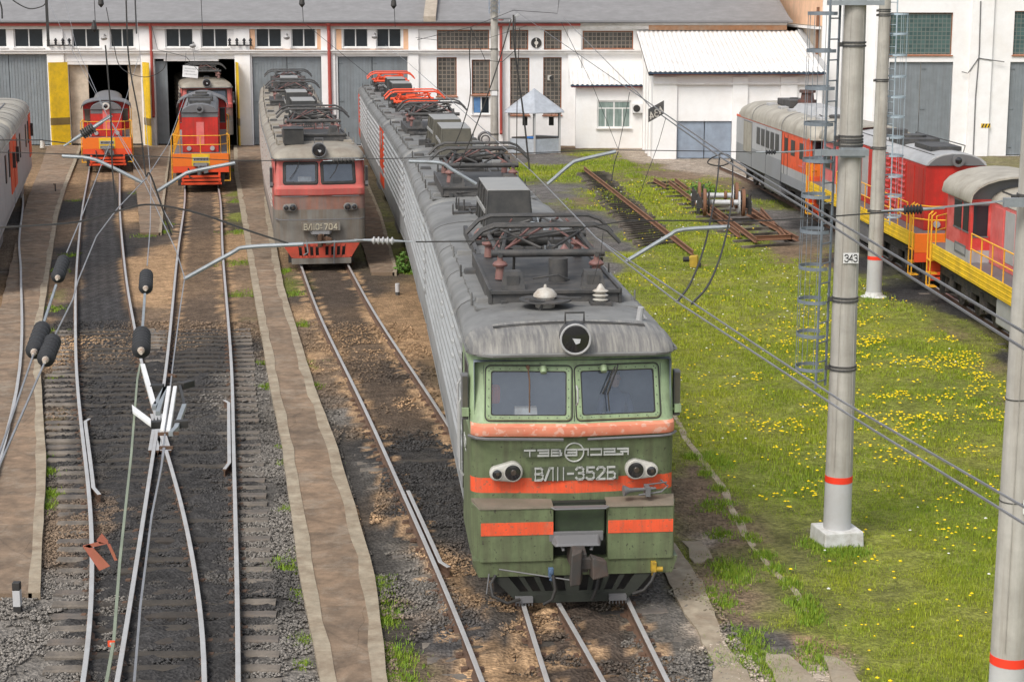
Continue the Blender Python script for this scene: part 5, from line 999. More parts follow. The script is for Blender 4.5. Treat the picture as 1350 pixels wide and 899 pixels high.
def coupler(t, y=0, m=m_rustrail, z=1.04, mk=m_dgrey, k=1.0):
    KM = Matrix.Translation((0, y, z)) @ Matrix.Scale(k, 4) @ Matrix.Translation((0, -y, -z))
    mb = MB(); mb.M = KM; mb.box(-.36, .36, y-.03, y+.02, z+.14, z+.27); mb.hexa([(-.30, y-.2, z+.12), (.30, y-.2, z+.12), (.34, y, z+.12), (-.34, y, z+.12), (-.26, y-.18, z+.16), (.26, y-.18, z+.16), (.3, y, z+.24), (-.3, y, z+.24)])
    for s in (-1, 1): mb.tube([(s*.24, y-.02, z+.22), (s*.18, y-.16, z+.05)], .025, 6)
    mb.build('coupler_bracket', mk, t, bevel=.01)
    mb = MB(); mb.M = KM; mb.hexa([(-.10, y-.5, z-.14), (.10, y-.5, z-.14), (.12, y+.1, z-.14), (-.12, y+.1, z-.14), (-.08, y-.5, z+.12), (.08, y-.5, z+.12), (.1, y+.1, z+.14), (-.1, y+.1, z+.14)])
    mb.hexa([(-.16, y-.72, z-.26), (-.02, y-.66, z-.26), (.04, y-.4, z-.26), (-.14, y-.42, z-.26), (-.14, y-.7, z+.16), (0, y-.64, z+.2), (.04, y-.42, z+.17), (-.1, y-.44, z+.17)])
    mb.hexa([(.14, y-.66, z-.2), (.36, y-.62, z-.16), (.33, y-.46, z-.16), (.12, y-.44, z-.2), (.14, y-.64, z+.1), (.33, y-.6, z+.04), (.31, y-.46, z+.04), (.12, y-.44, z+.1)])
    mb.hexa([(-.05, y-.52, z-.1), (.2, y-.52, z-.1), (.2, y-.42, z-.1), (-.05, y-.42, z-.1), (-.05, y-.52, z+.06), (.2, y-.52, z+.06), (.2, y-.42, z+.06), (-.05, y-.42, z+.06)])
    mb.build('automatic_coupler', m, t, bevel=.02)
def side_walls(t, y0, y1, hw, z0, z1, m, ribs=8, rb=True, gap=(), rm=None):
    mb = MB()
    for s in (-1, 1): mb.quad((s*hw, y0, z0), (s*hw, y1, z0), (s*hw, y1, z1), (s*hw, y0, z1))
    mb.quad((-hw, y1, z0), (hw, y1, z0), (hw, y1, z1), (-hw, y1, z1)); mb.quad((-hw, y0, z0), (hw, y0, z0), (hw, y1, z0), (-hw, y1, z0))
    if rb:
        for s in (-1, 1):
            for k in range(ribs):
                z = z0+.70+(z1-.2-z0-.70)*k/(ribs-1)
                segs = [(y0+.25, y1-.25)]
                if k >= ribs-4: segs = [(y0+.3, y0+2.3+.0*k), (y0+2.6, y0+6.2), (y0+6.6, y1-.3)]
                for a, b in segs:
                    P = []
                    for yy, q in ((a, 0), (a+.07, 1), (b-.07, 1), (b, 0)):
                        P.append([(s*hw, yy, z-.07), (s*(hw+.05*q), yy, z-.03*q), (s*(hw+.05*q), yy, z+.03*q), (s*hw, yy, z+.07)])
                    mb.loft(P, caps=False)
    return mb.build('body_side', m, t)
def underskirt(t, y0, y1, hw, m):
    mb = MB()
    for s in (-1, 1):
        mb.hexa([(s*(hw-.02)-.02, y0, .92), (s*(hw-.02)+.02, y0, .92), (s*(hw-.02)+.02, y1, .92), (s*(hw-.02)-.02, y1, .92), (s*(hw-.02)-.02, y0, 1.12), (s*(hw-.02)+.02, y0, 1.12), (s*(hw-.02)+.02, y1, 1.12), (s*(hw-.02)-.02, y1, 1.12)])
    yc = (y0+y1)/2
    mb.box(-hw+.3, hw-.3, y0, y1, .95, 1.1)
    mb.build('underframe', m, t)
    for s in (-1, 1): 
        mb = MB(); mb.box(s*(hw-.35)-.25, s*(hw-.35)+.25, yc-1.2, yc+1.1, .4, .93); mb.build('underfloor_box', m_dgrey, t, bevel=.03)
def roof_shell(t, y0, y1, hw, ze, zc, m, front=False, name='roof'):
    mb = MB(); R_ = []
    if front:
        for y, w, z in ((0, -.30, .03), (.03, -.16, .12), (.12, -.06, .22), (.28, -.005, .31), (.55, .02, .38), (1.0, .03, .42), (1.6, .03, .45)): R_.append(arch(y0+y, hw+w, ze, ze+z/.45*(zc-ze)))
    else:
        for y, w, z in ((0, -.1, .26), (.04, 0, .38), (.14, .02, .45)): R_.append(arch(y0+y, hw+w, ze, ze+z/.45*(zc-ze)))
    k = y0+1.6
    while k < y1-1: R_.append(arch(k, hw+.03, ze, zc)); k += 1.35
    for y, w, z in ((.14, .02, .45), (.04, 0, .38), (0, -.1, .26)): R_.append(arch(y1-y, hw+w, ze, ze+z/.45*(zc-ze)))
    mb.loft(R_); o = mb.build(name, m, t, smooth=50)
    mb = MB()                                    # sheet laps and drip edge
    for s in (-1, 1): mb.tube([(s*(hw+.03), y0+(.3 if front else .05), ze+.01), (s*(hw+.03), y1-.03, ze+.01)], .03, 5)
    y = y0+3.4
    while y < y1-1:
        P = arch(y, hw+.036, ze, zc+.006); mb.loft([[(x, y-.03, z), (x, y+.03, z), (x, y+.03, z+.006), (x, y-.03, z+.006)] for x, _, z in P]); y += 3.3
    if front:
        P = [(-hw+.0, y0+.30), (-hw+.13, y0+.08), (-hw+.32, y0-.02), (hw-.32, y0-.02), (hw-.13, y0+.08), (hw, y0+.30)]; mb.tube([(x, y, ze-.0) for x, y in P], .03, 5)
    mb.build('drip_edge', m_roof if m is not m_cream else m_cream, t)
    return o
def clutter(t, y0, y1, m, seed, ins=m_white, n=10):
    r = random.Random(seed); mb = MB()
    for k in range(n):                            # hatches, pipes, brackets, handles bolted along the roof
        y = r.uniform(y0, y1-.5); x = r.uniform(-.75, .75); w = r.uniform(.08, .3); l = r.uniform(.1, .6); h = r.uniform(.03, .14); mb.box(x-w, x+w, y, y+l, 3.96, 4.04+h)
        if k % 2: mb.tube([(x-w, y, 4.05), (x-w, y, 4.2+h), (x-w+.02, y+.25, 4.2+h), (x-w+.02, y+.25, 4.05)], .014, 5)
        if k % 3 == 0: mb.tube([(-.7, y, 4.1), (.7, y+.15, 4.12)], .03, 6); mb.tube([(x, y, 4.02), (x, y, 4.32)], .02, 5)
    mb.tube([(-.62, y0, 4.12), (-.62, y1, 4.12)], .022, 5); mb.tube([(.55, y0, 4.14), (.57, y1, 4.14)], .03, 5)
    mb.build('roof_fittings', m, t)
def windscreen(t, M, w, h, mframe, glass=m_wglass, fw=.058, rc=.07, name='windscreen'):
    """framed cab window in the local xz plane of M, facing -y"""
    def rr(w, h, rc, y, n=4):
        P = []
        for cx, cz, a0 in ((w/2-rc, h/2-rc, 0), (-w/2+rc, h/2-rc, 90), (-w/2+rc, -h/2+rc, 180), (w/2-rc, -h/2+rc, 270)):
            for k in range(n+1): a = R(a0+90*k/n); P.append((cx+rc*math.cos(a), y, cz+rc*math.sin(a)))
        return P
    mb = MB(); mb.M = M
    mb.loft([rr(w+.03, h+.03, rc, .02), rr(w+.03, h+.03, rc, -.012), rr(w+.0, h+.0, rc, -.03), rr(w-fw*2, h-fw*2, rc*.5, -.03), rr(w-fw*2, h-fw*2, rc*.5, .02)], caps=False)
    o = mb.build(name+'_frame', mframe, t)
    mb = MB(); mb.M = M; mb.loft([rr(w+.07, h+.07, rc+.02, .02), rr(w+.07, h+.07, rc+.02, -.008), rr(w+.03, h+.03, rc, -.008)], caps=False); mb.loft([rr(w-fw*2, h-fw*2, rc*.5, -.024), rr(w-fw*2-.035, h-fw*2-.035, rc*.5, -.024), rr(w-fw*2-.035, h-fw*2-.035, rc*.5, .01)], caps=False)
    for k in range(9):
        for s in (-1, 1): mb.box(-w/2+fw+k*(w-2*fw)/8-.007, -w/2+fw+k*(w-2*fw)/8+.007, -.036, -.03, s*(h/2-fw/2)-.007, s*(h/2-fw/2)+.007)
        if k < 6:
            for s in (-1, 1): mb.box(s*(w/2-fw/2)-.007, s*(w/2-fw/2)+.007, -.036, -.03, -h/2+fw+k*(h-2*fw)/5-.007, -h/2+fw+k*(h-2*fw)/5+.007)
    mb.build('rubber_seal', m_black, o)
    mb = MB(); mb.M = M; mb.af([mb.av(p) for p in rr(w-fw*2-.02, h-fw*2-.02, rc*.5, -.01)]); mb.build('glass', glass, o)
    return o
def cab(t, P):
    """full-width electric locomotive cab. front at y=0 facing -y"""
    hw = P.get('hw', 1.53); y1 = 2.45; ze = 3.6; cr = .13
    L = P['levels']                               # (z, front y, material index)
    mb = MB(); rings = [cab_ring(z, yf, hw, P.get('rc', .2), cr, y1) for z, yf, _ in L]
    nwin = {}
    # leave the windscreen band out of the shell: it is closed by pillars, frames and glass
    kw = P['win_band']; ids = [[mb.av(p) for p in r] for r in rings]; n = len(ids[0])
    for i in range(len(ids)-1):
        for k in range(n-1):
            if i == kw and 6 <= k <= 11: continue
            side = k == 0 or k == n-2; mi = L[i][2]
            if side: mi = P['side_mi'](i)
            mb.af([ids[i][k], ids[i][k+1], ids[i+1][k+1], ids[i+1][k]], mi)
    o = mb.build('cab_shell', P['mats'], t, smooth=35)
    z0, yf0 = L[kw][:2]; z1, yf1 = L[kw+1][:2]; tilt = math.atan2(yf1-yf0, z1-z0); h = math.hypot(yf1-yf0, z1-z0); yaw = math.atan2(cr, hw-.2)
    W_ = (hw-.2); 
    for s in (-1, 1):
        cx = s*W_/2; cy = (yf0+yf1)/2+cr/2; M = Matrix.Translation((cx, cy, (z0+z1)/2)) @ Matrix.Rotation(yaw*s, 4, 'Z') @ Matrix.Rotation(-tilt, 4, 'X')
        ww, wh = P['win']; Lr = W_/math.cos(yaw)
        mb = MB(); mb.M = M; a = ww/2-.05; b = wh/2-.05; off_ = s*P.get('win_off', 0.0)
        for q in ((-Lr/2, -a+off_, -h/2, h/2), (a+off_, Lr/2, -h/2, h/2), (-a+off_, a+off_, -h/2, -b), (-a+off_, a+off_, b, h/2)): mb.box(q[0], q[1], 0, .04, q[2], q[3])
        mb.build('window_pillar', P['band_mat'], t)
        windscreen(t, M @ Matrix.Translation((off_, 0, 0)), ww, wh, P['frame_mat'], P.get('glass', m_wglass))
    # interior: dark lining, desk, seat backs
    mb = MB()
    x = hw-.06; mb.quad((-x, 1.9, 1.7), (x, 1.9, 1.7), (x, 1.9, 3.58), (-x, 1.9, 3.58)); mb.quad((-x, .5, 3.58), (x, .5, 3.58), (x, 1.9, 3.58), (-x, 1.9, 3.58)); mb.quad((-x, .5, 1.7), (x, .5, 1.7), (x, 1.9, 1.7), (-x, 1.9, 1.7))
    for s in (-1, 1): mb.quad((s*x, .5, 1.7), (s*x, 1.9, 1.7), (s*x, 1.9, 3.58), (s*x, .5, 3.58))
    mb.build('cab_lining', mat('cab_lining', (.26,.30,.36), .8) if 'cab_lining' not in MATS else MATS['cab_lining'], t)
    mb = MB(); mb.hexa([(-1.3, .5, 2.5), (1.3, .5, 2.5), (1.3, 1.0, 2.45), (-1.3, 1.0, 2.45), (-1.3, .5, 2.66), (1.3, .5, 2.66), (1.3, .9, 2.6), (-1.3, .9, 2.6)]); mb.build('control_desk', mat('desk_grey', (.33,.38,.40), .5) if 'desk_grey' not in MATS else MATS['desk_grey'], t)
    return o
def headlamp_pair(t, s, x, z, y, mh, lens=m_lens, big=.125, small=.075, sep=.27, dz=-.02):
    """teardrop housing with a large inner and a small outer lamp"""
    xo = x+s*sep; mb = MB(); N = 14; P = []
    d = Vector((s*sep, 0, dz)); L = d.length; ang = math.asin((big-small)/L)
    base = math.atan2(dz, s*sep)
    R0 = big+.028; R1 = small+.03
    def outline(grow, yy):
        pts = []
        for k in range(N+1): a = base+math.pi/2+ang*0+math.pi*k/N; pts.append((x+(R0+grow)*math.cos(a), yy, z+(R0+grow)*math.sin(a)))
        for k in range(N+1): a = base-math.pi/2+math.pi*k/N; pts.append((xo+(R1+grow)*math.cos(a), yy+s*0, z+dz+(R1+grow)*math.sin(a)))
        return pts
    mb.loft([outline(0, y+.06), outline(0, y-.035), outline(-.03, y-.06)]); o = mb.build('headlamp_housing', mh, t, smooth=40)
    for cx, cz, r in ((x, z, big), (xo, z+dz, small)):
        mb = MB(); mb.lathe((cx, y-.05, cz), (0, -1, 0), [(0, r+.012), (.022, r+.010), (.026, r)], 24); mb.build('rim', m_lamp if mh is m_lamp else m_dgrey, o, smooth=40)
        mb = MB(); mb.lathe((cx, y-.066, cz), (0, -1, 0), [(0, r-.004), (.012, r-.006), (.02, r*.6), (.024, .01)], 20); ln_ = mb.build('lens', lens, o, smooth=40)
        mb = MB(); mb.lathe((cx+.01, y-.088, cz+.005), (0, -1, 0), [(0, r*.34), (.004, r*.3)], 14); mb.build('reflector', m_reflx, o)
def floodlight(t, x, y, z, r, m=m_greyd, name='floodlight'):
    mb = MB(); mb.lathe((x, y+.22, z), (0, -1, -.08), [(0, r*.7), (.12, r*.98), (.3, r), (.34, r+.0)], 26)
    mb.box(x-.16, x+.16, y+.1, y+.3, z-r-.1, z-.05); mb.tube([(x-.14, y, z+r*.8), (x-.14, y, z+r+.12), (x+.14, y, z+r+.12), (x+.14, y, z+r*.8)], .018, 5); o = mb.build(name, m, t, smooth=40)
    mb = MB(); mb.lathe((x, y-.12, z-.028), (0, -1, -.08), [(0, r-.02), (.03, r-.03), (.045, r*.5), (.05, .01)], 24); mb.build('lens', m_lens, o, smooth=40)
    mb = MB(); N = 28; mb.tube([(x+(r-.008)*math.cos(2*math.pi*k/N), y-.145-.008*math.sin(2*math.pi*k/N)*-1, z-.03+(r-.008)*math.sin(2*math.pi*k/N)) for k in range(N+1)], .017, 6); mb.build('rim', m_lgrey if r < .23 else m_dgrey, o, smooth=50)
    mb = MB(); mb.hexa([(x+.0, y-.176, z-.1), (x+.06, y-.176, z-.08), (x+.06, y-.18, z-.08), (x, y-.18, z-.1), (x-.05, y-.176, z-.01), (x+.07, y-.176, z-.02), (x+.07, y-.18, z-.02), (x-.05, y-.18, z-.01)]); mb.build('bulb', m_silver, o)  # pale irregular patch on the lens, a painted glint
def mirror_box(t, s, y, z, m=m_boxb):
    x = s*1.60
    mb = MB(); mb.box(x-.05, x+.05, y-.05, y+.12, z-.33, z+.36); o = mb.build('side_mirror', m_dgrey, t, bevel=.012)
    mb = MB(); mb.box(x-.038, x+.038, y-.062, y-.052, z-.3, z+.33); mb.build('mirror_face', m, o)
    mb = MB(); mb.tube([(x, y, z-.22), (x-s*.12, y-.12, z-.22)], .025, 6); mb.box(x-.05, x+.05, y-.14, y-.05, z-.26, z-.14); mb.build('bracket', m_green_l if m is m_boxb else m_dgrey, o)
def loco_root(name, label, a, b, group=None):
    """a = front centre, b = rear centre on the rails (plan)"""
    d = Vector((b[0]-a[0], b[1]-a[1])); rz = math.atan2(-d.x, d.y); t = thing(name, label, 'locomotive', (a[0], a[1], 0), rz, group); return t, d.length

def jt(px, py, z=3.6, hw=1.55): p = G(px, py, z); return (p.x+hw, p.y)
# ---------------- green-fronted head section
A0 = (.95, 25.42); J1 = jt(560, 287); J2 = jt(532, 213); J3 = jt(505, 170); J4 = (pathx(TD, 89.5)+.15, 89.5); J5 = jt(472, 120)
def gap(a, b, g=.35): d = Vector((b[0]-a[0], b[1]-a[1])).normalized(); return (a[0]+d.x*g, a[1]+d.y*g)
t, L = loco_root('electric_locomotive', 'grimy green-fronted grey electric locomotive section numbered 352, orange stripes', A0, J1)
P = dict(levels=[(.62,.30,0),(1.56,.30,0),(1.60,.30,1),(1.83,.30,0),(2.45,.28,0),(2.49,.19,2),(2.55,.16,2),(2.64,.17,2),(2.67,.26,3),(2.70,.29,3),(3.50,.50,3),(3.70,.56,3)], win_band=9, win=(1.24,.78), mats=[m_green, m_red_s, m_red_f, m_green_l], side_mi=lambda i: 3 if i > 3 else 0, band_mat=m_green_l, frame_mat=m_green_l)
cab(t, P)
HW = 1.53
side_walls(t, 2.46, L-.12, HW, 1.05, 3.7, m_grey); underskirt(t, 2.3, L-.1, HW, m_grey)
roof_shell(t, .34, L-.1, HW, 3.7, 4.06, m_roof, front=True)
mb = MB(); P_ = []                                 # sooty front visor laps over the roof nose
for y, w, z in ((0, -.29, .036), (.04, -.155, .13), (.12, -.05, .23), (.28, .004, .32), (.55, .028, .39), (.95, .038, .428)): P_.append(arch(.34-.006+y, HW+w, 3.7, 3.7+z/.45*.366))
mb.loft(P_, close=False, caps=False); mb.build('roof_visor', m_visor, t, smooth=50)
for s in (-1, 1):                                  # door, grab rails and window on the cab sides
    mb = MB(); mb.box(s*HW-.012, s*HW+.012, 2.38, 2.46, 1.15, 3.35); mb.build('door_gap', m_black, t)
    mb = MB(); mb.tube([(s*(HW+.01), 2.62, 2.9), (s*(HW+.07), 2.62, 2.8), (s*(HW+.07), 2.62, 1.6), (s*(HW+.01), 2.62, 1.5)], .018, 6); mb.tube([(s*(HW+.01), 2.2, 2.7), (s*(HW+.07), 2.2, 2.6), (s*(HW+.07), 2.2, 1.5), (s*(HW+.01), 2.2, 1.4)], .018, 6); mb.build('grab_rail', m_lgrey, t)
    mb = MB(); mb.box(s*HW-.01, s*HW+.014, .95, 1.75, 2.72, 3.42); w = mb.build('side_window', m_darkwin, t); mb = MB()
    for q in ((.9, .95, 2.67, 3.47), (1.75, 1.8, 2.67, 3.47), (.95, 1.75, 2.67, 2.72), (.95, 1.75, 3.42, 3.47)): mb.box(s*HW-.01, s*HW+.02, *q)
    mb.build('frame', m_dgrey, w)
    mirror_box(t, s, .72, 3.0)
mb = MB(); strokes(mb, '352', 0, 0, .11, .17, .17, .025); o = mb.build('side_number', m_letter, t); o.location = (-HW-.015, 1.9, 2.0); o.rotation_euler = (0, 0, R(-90))
# rim drip rails
mb = MB()
for s in (-1, 1): mb.tube([(s*.18, .13, 2.465), (s*1.3, .26, 2.465), (s*1.45, .33, 2.465), (s*1.56, .52, 2.465)], .022, 5)
mb.build('handrail', m_dgrey, t)
# bumper beam: two protruding plates with an orange band, brown ledge above
for a, b in ((-1.42, -.34), (.47, 1.45)):
    mb = MB(); z0, z1 = .66, 1.47; o_ = -.55 if a < 0 else 0
    ya = -.03; sa = -1.53 if a < 0 else a; sb = 1.53 if a > 0 else b
    mb.hexa([(a, ya, z0), (b, ya, z0), (sb, .34, z0), (sa, .34, z0), (a, ya, z1), (b, ya, z1), (sb, .34, z1), (sa, .34, z1)]); pl = mb.build('bumper_plate', m_green, t, bevel=.008)
    mb = MB(); mb.box(a+.004, b-.004, ya-.008, ya-.002, 1.07, 1.265); mb.build('orange_band', m_red_s, pl)
    mb = MB(); mb.hexa([(a-.02, ya-.015, z1+.002), (b+.0, ya-.015, z1+.002), (sb, .44, z1+.002), (sa, .44, z1+.002), (a-.01, ya-.01, z1+.025), (b, ya-.01, z1+.02), (sb, .44, z1+.05), (sa, .44, z1+.05)]); mb.build('ledge', mat('dusty_ledge', (.20,.165,.125), .8, dirt=(.12,.12,.08), damt=.6) if 'dusty_ledge' not in MATS else MATS['dusty_ledge'], pl)
mb = MB(); mb.box(-.345, .475, .17, .28, .6, 1.5); mb.build('coupler_recess', m_pilot, t); mb = MB(); mb.box(-.31, .44, .10, .165, 1.02, 1.46); mb.build('recess_cover', mat('sooty_dark_green_cover', (.06,.085,.045), .55, dirt=(.04,.04,.035), damt=.7, dscale=3), t, bevel=.012)
mb = MB(); mb.tube([(-.38, -.1, 1.5), (-.33, -.13, 1.48), (.42, -.13, 1.48), (.47, -.1, 1.5)], .014, 5); mb.box(-.36, .47, -.09, .02, 1.47, 1.49); mb.build('step_handle', m_dgrey, t)
mb = MB(); mb.hexa([(-1.45, .02, .42), (1.45, .02, .42), (1.5, .5, .42), (-1.5, .5, .42), (-1.53, .0, .68), (1.53, .0, .68), (1.53, .5, .68), (-1.53, .5, .68)]); mb.build('bumper_beam', m_green, t)
# pilot with real slots
mb = MB(); prof = [(.5, 1.32, .04), (.12, .92, -.02)]
cols = [-1.0, -.80, -.60, -.40, -.20, .14, .34, .54, .74, .94]; sw = .12
zt, zb2 = .5, .12
def px_(x, z): f = 1-(zt-z)/(zt-zb2)*.28; return (x*f*1.22, .05-.06*(zt-z)/(zt-zb2), z)
edges = [-1.1]
for c in (-.82, -.62, -.42, -.22, .12, .32, .52, .72): edges += [c-.065, c+.065]
edges += [1.0]
for i in range(len(edges)-1):
    a, b = edges[i], edges[i+1]
    def slabz(z0, z1): mb.hexa([px_(a, z0), px_(b, z0), tuple(Vector(px_(b, z0))+Vector((0,.03,0))), tuple(Vector(px_(a, z0))+Vector((0,.03,0))), px_(a, z1), px_(b, z1), tuple(Vector(px_(b, z1))+Vector((0,.03,0))), tuple(Vector(px_(a, z1))+Vector((0,.03,0)))])
    if i % 2 == 0: slabz(.08, .54)
    else: slabz(.48, .54); slabz(.08, .18)
mb.hexa([(-.8, -.04, .02), (.75, -.04, .02), (.75, .03, .02), (-.8, .03, .02), (-.9, -.03, .14), (.85, -.03, .14), (.85, .04, .14), (-.9, .04, .14)])
mb.build('pilot', m_pilot, t)
mb = MB(); mb.box(-1.2, 1.2, .25, .5, .1, .55); mb.build('pilot_backing', m_black, t)
for x in (-.78, .62):
    mb = MB(); mb.box(x-.13, x+.13, -.12, .0, .05, .13); 
    for k in range(6): mb.cyl((x-.12+k*.048, -.1, .0), (x-.12+k*.048, -.1, .06), .008, n=5)
    mb.build('rail_guard_brush', m_dgrey, t)
coupler(t, -.0, z=.80, k=1.12, m=mat('rust_grey_coupler', (.065,.06,.055), .7, dirt=(.12,.06,.035), damt=.6, dscale=3))
for P_h in ([(-1.2, .0, .45), (-1.28, -.1, .35), (-1.26, -.2, .2), (-1.05, -.25, .1), (-.85, -.15, .12)], [(1.2, -.05, .5), (1.12, -.15, .35), (1.0, -.18, .22), (.85, -.1, .14)], [(-.36, -.2, .5), (-.33, -.25, .3), (-.38, -.26, .14), (-.5, -.2, .05)], [(.32, -.2, .5), (.28, -.25, .3), (.22, -.2, .1)]):
    mb = MB(); mb.tube(P_h, .026, 8); mb.build('air_hose', m_black, t, smooth=50)
mb = MB(); mb.tube([(-1.15, -.05, .56), (-.05, -.25, .42)], .012, 5); mb.tube([(-1.3, -.06, .5), (-1.34, -.1, .2)], .012, 5); mb.build('uncoupling_lever', m_dgrey, t)
mb = MB(); mb.box(-.43, -.35, -.2, -.12, .46, .6); mb.cyl((-.39, -.24, .55), (-.39, -.1, .55), .035, n=8); mb.cyl((-.39, -.16, .4), (-.37, -.16, .5), .03, n=8); mb.build('hose_cock', mat('faded_blue_paint', (.08,.14,.24), .7, dirt=(.05,.05,.05), damt=.8, dscale=12), t, bevel=.01)
mb = MB(); mb.box(1.12, 1.2, -.1, .0, .46, .62); mb.cyl((1.2, -.05, .5), (1.3, -.06, .5), .04, n=8); mb.cyl((1.16, -.06, .4), (1.16, -.06, .5), .03, n=8); mb.build('hose_cock', mat('worn_yellow', (.5,.32,.03), .6, dirt=(.12,.08,.03), damt=.7, dscale=12), t, bevel=.01, label='yellow hose cock')
headlamp_pair(t, -1, -.92, 1.95, .31, m_lamp, big=.125, small=.078, sep=.235); headlamp_pair(t, 1, .92, 1.95, .31, m_lamp, big=.125, small=.078, sep=.235)
floodlight(t, 0, .36, 3.98, .225)
# lettering
mb = MB(); strokes(mb, 'ВЛII-352Б', -.585, 0, .115, .18, .157, .030, y=0, dep=.014); o = mb.build('number_lettering', m_letter, t); o.location = (.005, .285, 1.815); mb = MB(); mb.box(-.64, .66, .0, .006, -.015, .20); q_ = mb.build('number_backing', mat('dark_olive_backing', (.085,.10,.06), .7, var=.2), o); q_.location = (0, .008, 0)
mb = MB(); z = 0
strokes(mb, 'ТЭВ', -.74, 0, .15, .085, .20, .026, dep=.014); strokes(mb, 'Э', -.12, 0, .15, .085, .2, .026, dep=.014); strokes(mb, 'LƆZF', .05, 0, .15, .085, .2, .026, dep=.014)
mb.loft([[(.145*math.cos(a)*q, -.006, .043+.145*math.sin(a)*q), (.145*math.cos(a)*q, .006, .043+.145*math.sin(a)*q)] for q in (1,) for a in ()] or [[(0,0,0)]*3]*2) if False else None
N = 36; ring = [(math.cos(2*math.pi*k/N), math.sin(2*math.pi*k/N)) for k in range(N+1)]
mb.tube([(.14*c, 0, .043+.14*s) for c, s in ring], .012, 6)
o = mb.build('maker_emblem', m_letter, t); o.location = (0, .28, 2.19); [(lambda b_: (b_.box(q0, q1, .008, .012, -.018, .105), b_.build('emblem_backing', MATS['dark_olive_backing'], o)))(MB()) for q0, q1 in ((-.77, -.16), (.18, .82))]
for s in (-1, 1):
    mb = MB()
    if s < 0: mb.tube([(-.68, .44, 3.50), (-.66, .38, 3.3), (-.67, .28, 2.85)], .012, 5); mb.cyl((-.68, .42, 3.5), (-.68, .5, 3.5), .03, n=8)
    else: mb.tube([(.62, .42, 3.5), (.42, .35, 3.1), (.50, .33, 3.1), (.66, .42, 3.5)], .011, 5); mb.tube([(.50, .33, 3.12), (.52, .28, 2.85)], .011, 5); mb.tube([(.66, .42, 3.52), (.49, .30, 3.12)], .011, 5)
    mb.build('wiper', m_rustrail if s < 0 else m_black, t)
    mb = MB(); mb.lathe((s*.45, .46, 3.50), (0, -.6, -.8), [(0,.05),(.06,.055),(.1,.045)], 10); mb.build('small_lamp', m_green_l, t, smooth=40)
mb = MB(); mb.tube([(.02, .24, 3.25), (.03, .17, 3.2), (.03, .14, 3.02), (.02, .19, 2.97)], .014, 5); mb.build('grab_handle', m_lgrey, t)
mb = MB(); mb.lathe((.72, .12, 1.67), (1, .12, .02), [(0,.085),(.02,.08),(.1,.035),(.3,.025),(.42,.03),(.5,.015)], 12); mb.tube([(.95, .12, 1.6), (1.3, .2, 1.62), (1.42, .3, 1.68), (1.3, .28, 1.78)], .015, 5); mb.box(1.05, 1.12, .08, .3, 1.58, 1.72); mb.tube([(1.1, .15, 1.75), (1.4, .3, 1.74)], .012, 5); mb.build('horn', m_dgrey, t, smooth=40)
# interior details seen through the glass
mb = MB(); mb.hexa([(-.85, .78, 2.62), (-.5, .78, 2.62), (-.5, .95, 2.62), (-.85, .95, 2.62), (-.84, .8, 2.8), (-.51, .8, 2.8), (-.51, .94, 2.8), (-.84, .94, 2.8)]); mb.build('instrument_box', m_white, t)
mb = MB(); mb.box(-1.25, -1.02, 1.3, 1.42, 2.75, 3.05); mb.build('orange_cloth', m_hivis, t, bevel=.05)
# roof gear
deck(t, 2.9, 4.3); panto(t, 4.0, m_greyd, z=4.24, L=2.7)
roofbox(t, 11.9, x=.0)
catwalk(t, 2.6, 10.9, -1.12, m_roof, 3.98); catwalk(t, 2.6, 10.9, 1.12, m_roof, 3.98); clutter(t, 7.4, 11.4, m_greyd, 3, n=14); clutter(t, 14.9, 16.6, m_greyd, 5, n=6)
mb = MB(); mb.lathe((-.22, 2.42, 3.98), (0, 0, 1), [(0,.26),(.03,.26),(.06,.15),(.1,.155),(.24,.155),(.25,.19),(.29,.185),(.36,.12),(.39,.03),(.44,.015)], 20); mb.build('porcelain_bushing', m_porc, t, smooth=40)
mb = MB(); mb.box(-.55, .35, 2.35, 2.43, 4.18, 4.21); mb.box(-.42, -.0, 2.15, 2.3, 3.95, 4.02); mb.tube([(-.35, 2.15, 4.0), (-.28, 2.1, 4.2), (-.5, 2.12, 4.24)], .03, 6); mb.lathe((-.22, 2.42, 4.16), (0, 0, 1), [(0,.02),(.005,.42),(.03,.42),(.035,.02)], 18); mb.build('disconnector', m_greyd, t)
mb = MB(); mb.box(.52, .86, 2.48, 2.8, 3.95, 4.1, m=0); mb.lathe((.69, 2.64, 4.1), (0, 0, 1), [(0,.1),(.03,.13),(.06,.07),(.1,.13),(.13,.07),(.17,.13),(.2,.07),(.24,.05),(.28,.02)], 14, m=1); mb.build('surge_arrester', [m_greyd, m_porc], t, smooth=40)
mb = MB(); mb.cyl((1.12, 1.5, 3.8), (1.16, 1.46, 4.2), .06, .05, n=10); mb.tube([(1.2, 1.7, 3.8), (1.36, 1.72, 3.85), (1.2, 1.76, 4.08)], .02, 6); mb.build('roof_spout', m_lgrey, t)
mb = MB(); mb.cyl((.15, 3.9, 4.22), (.15, 3.9, 4.62), .16, n=16); mb.tube([(.3, 3.6, 4.3), (.1, 3.5, 4.4), (-.3, 3.6, 4.33)], .018, 5); mb.build('reservoir', m_greyd, t, smooth=40)
rr_ = random.Random(91)
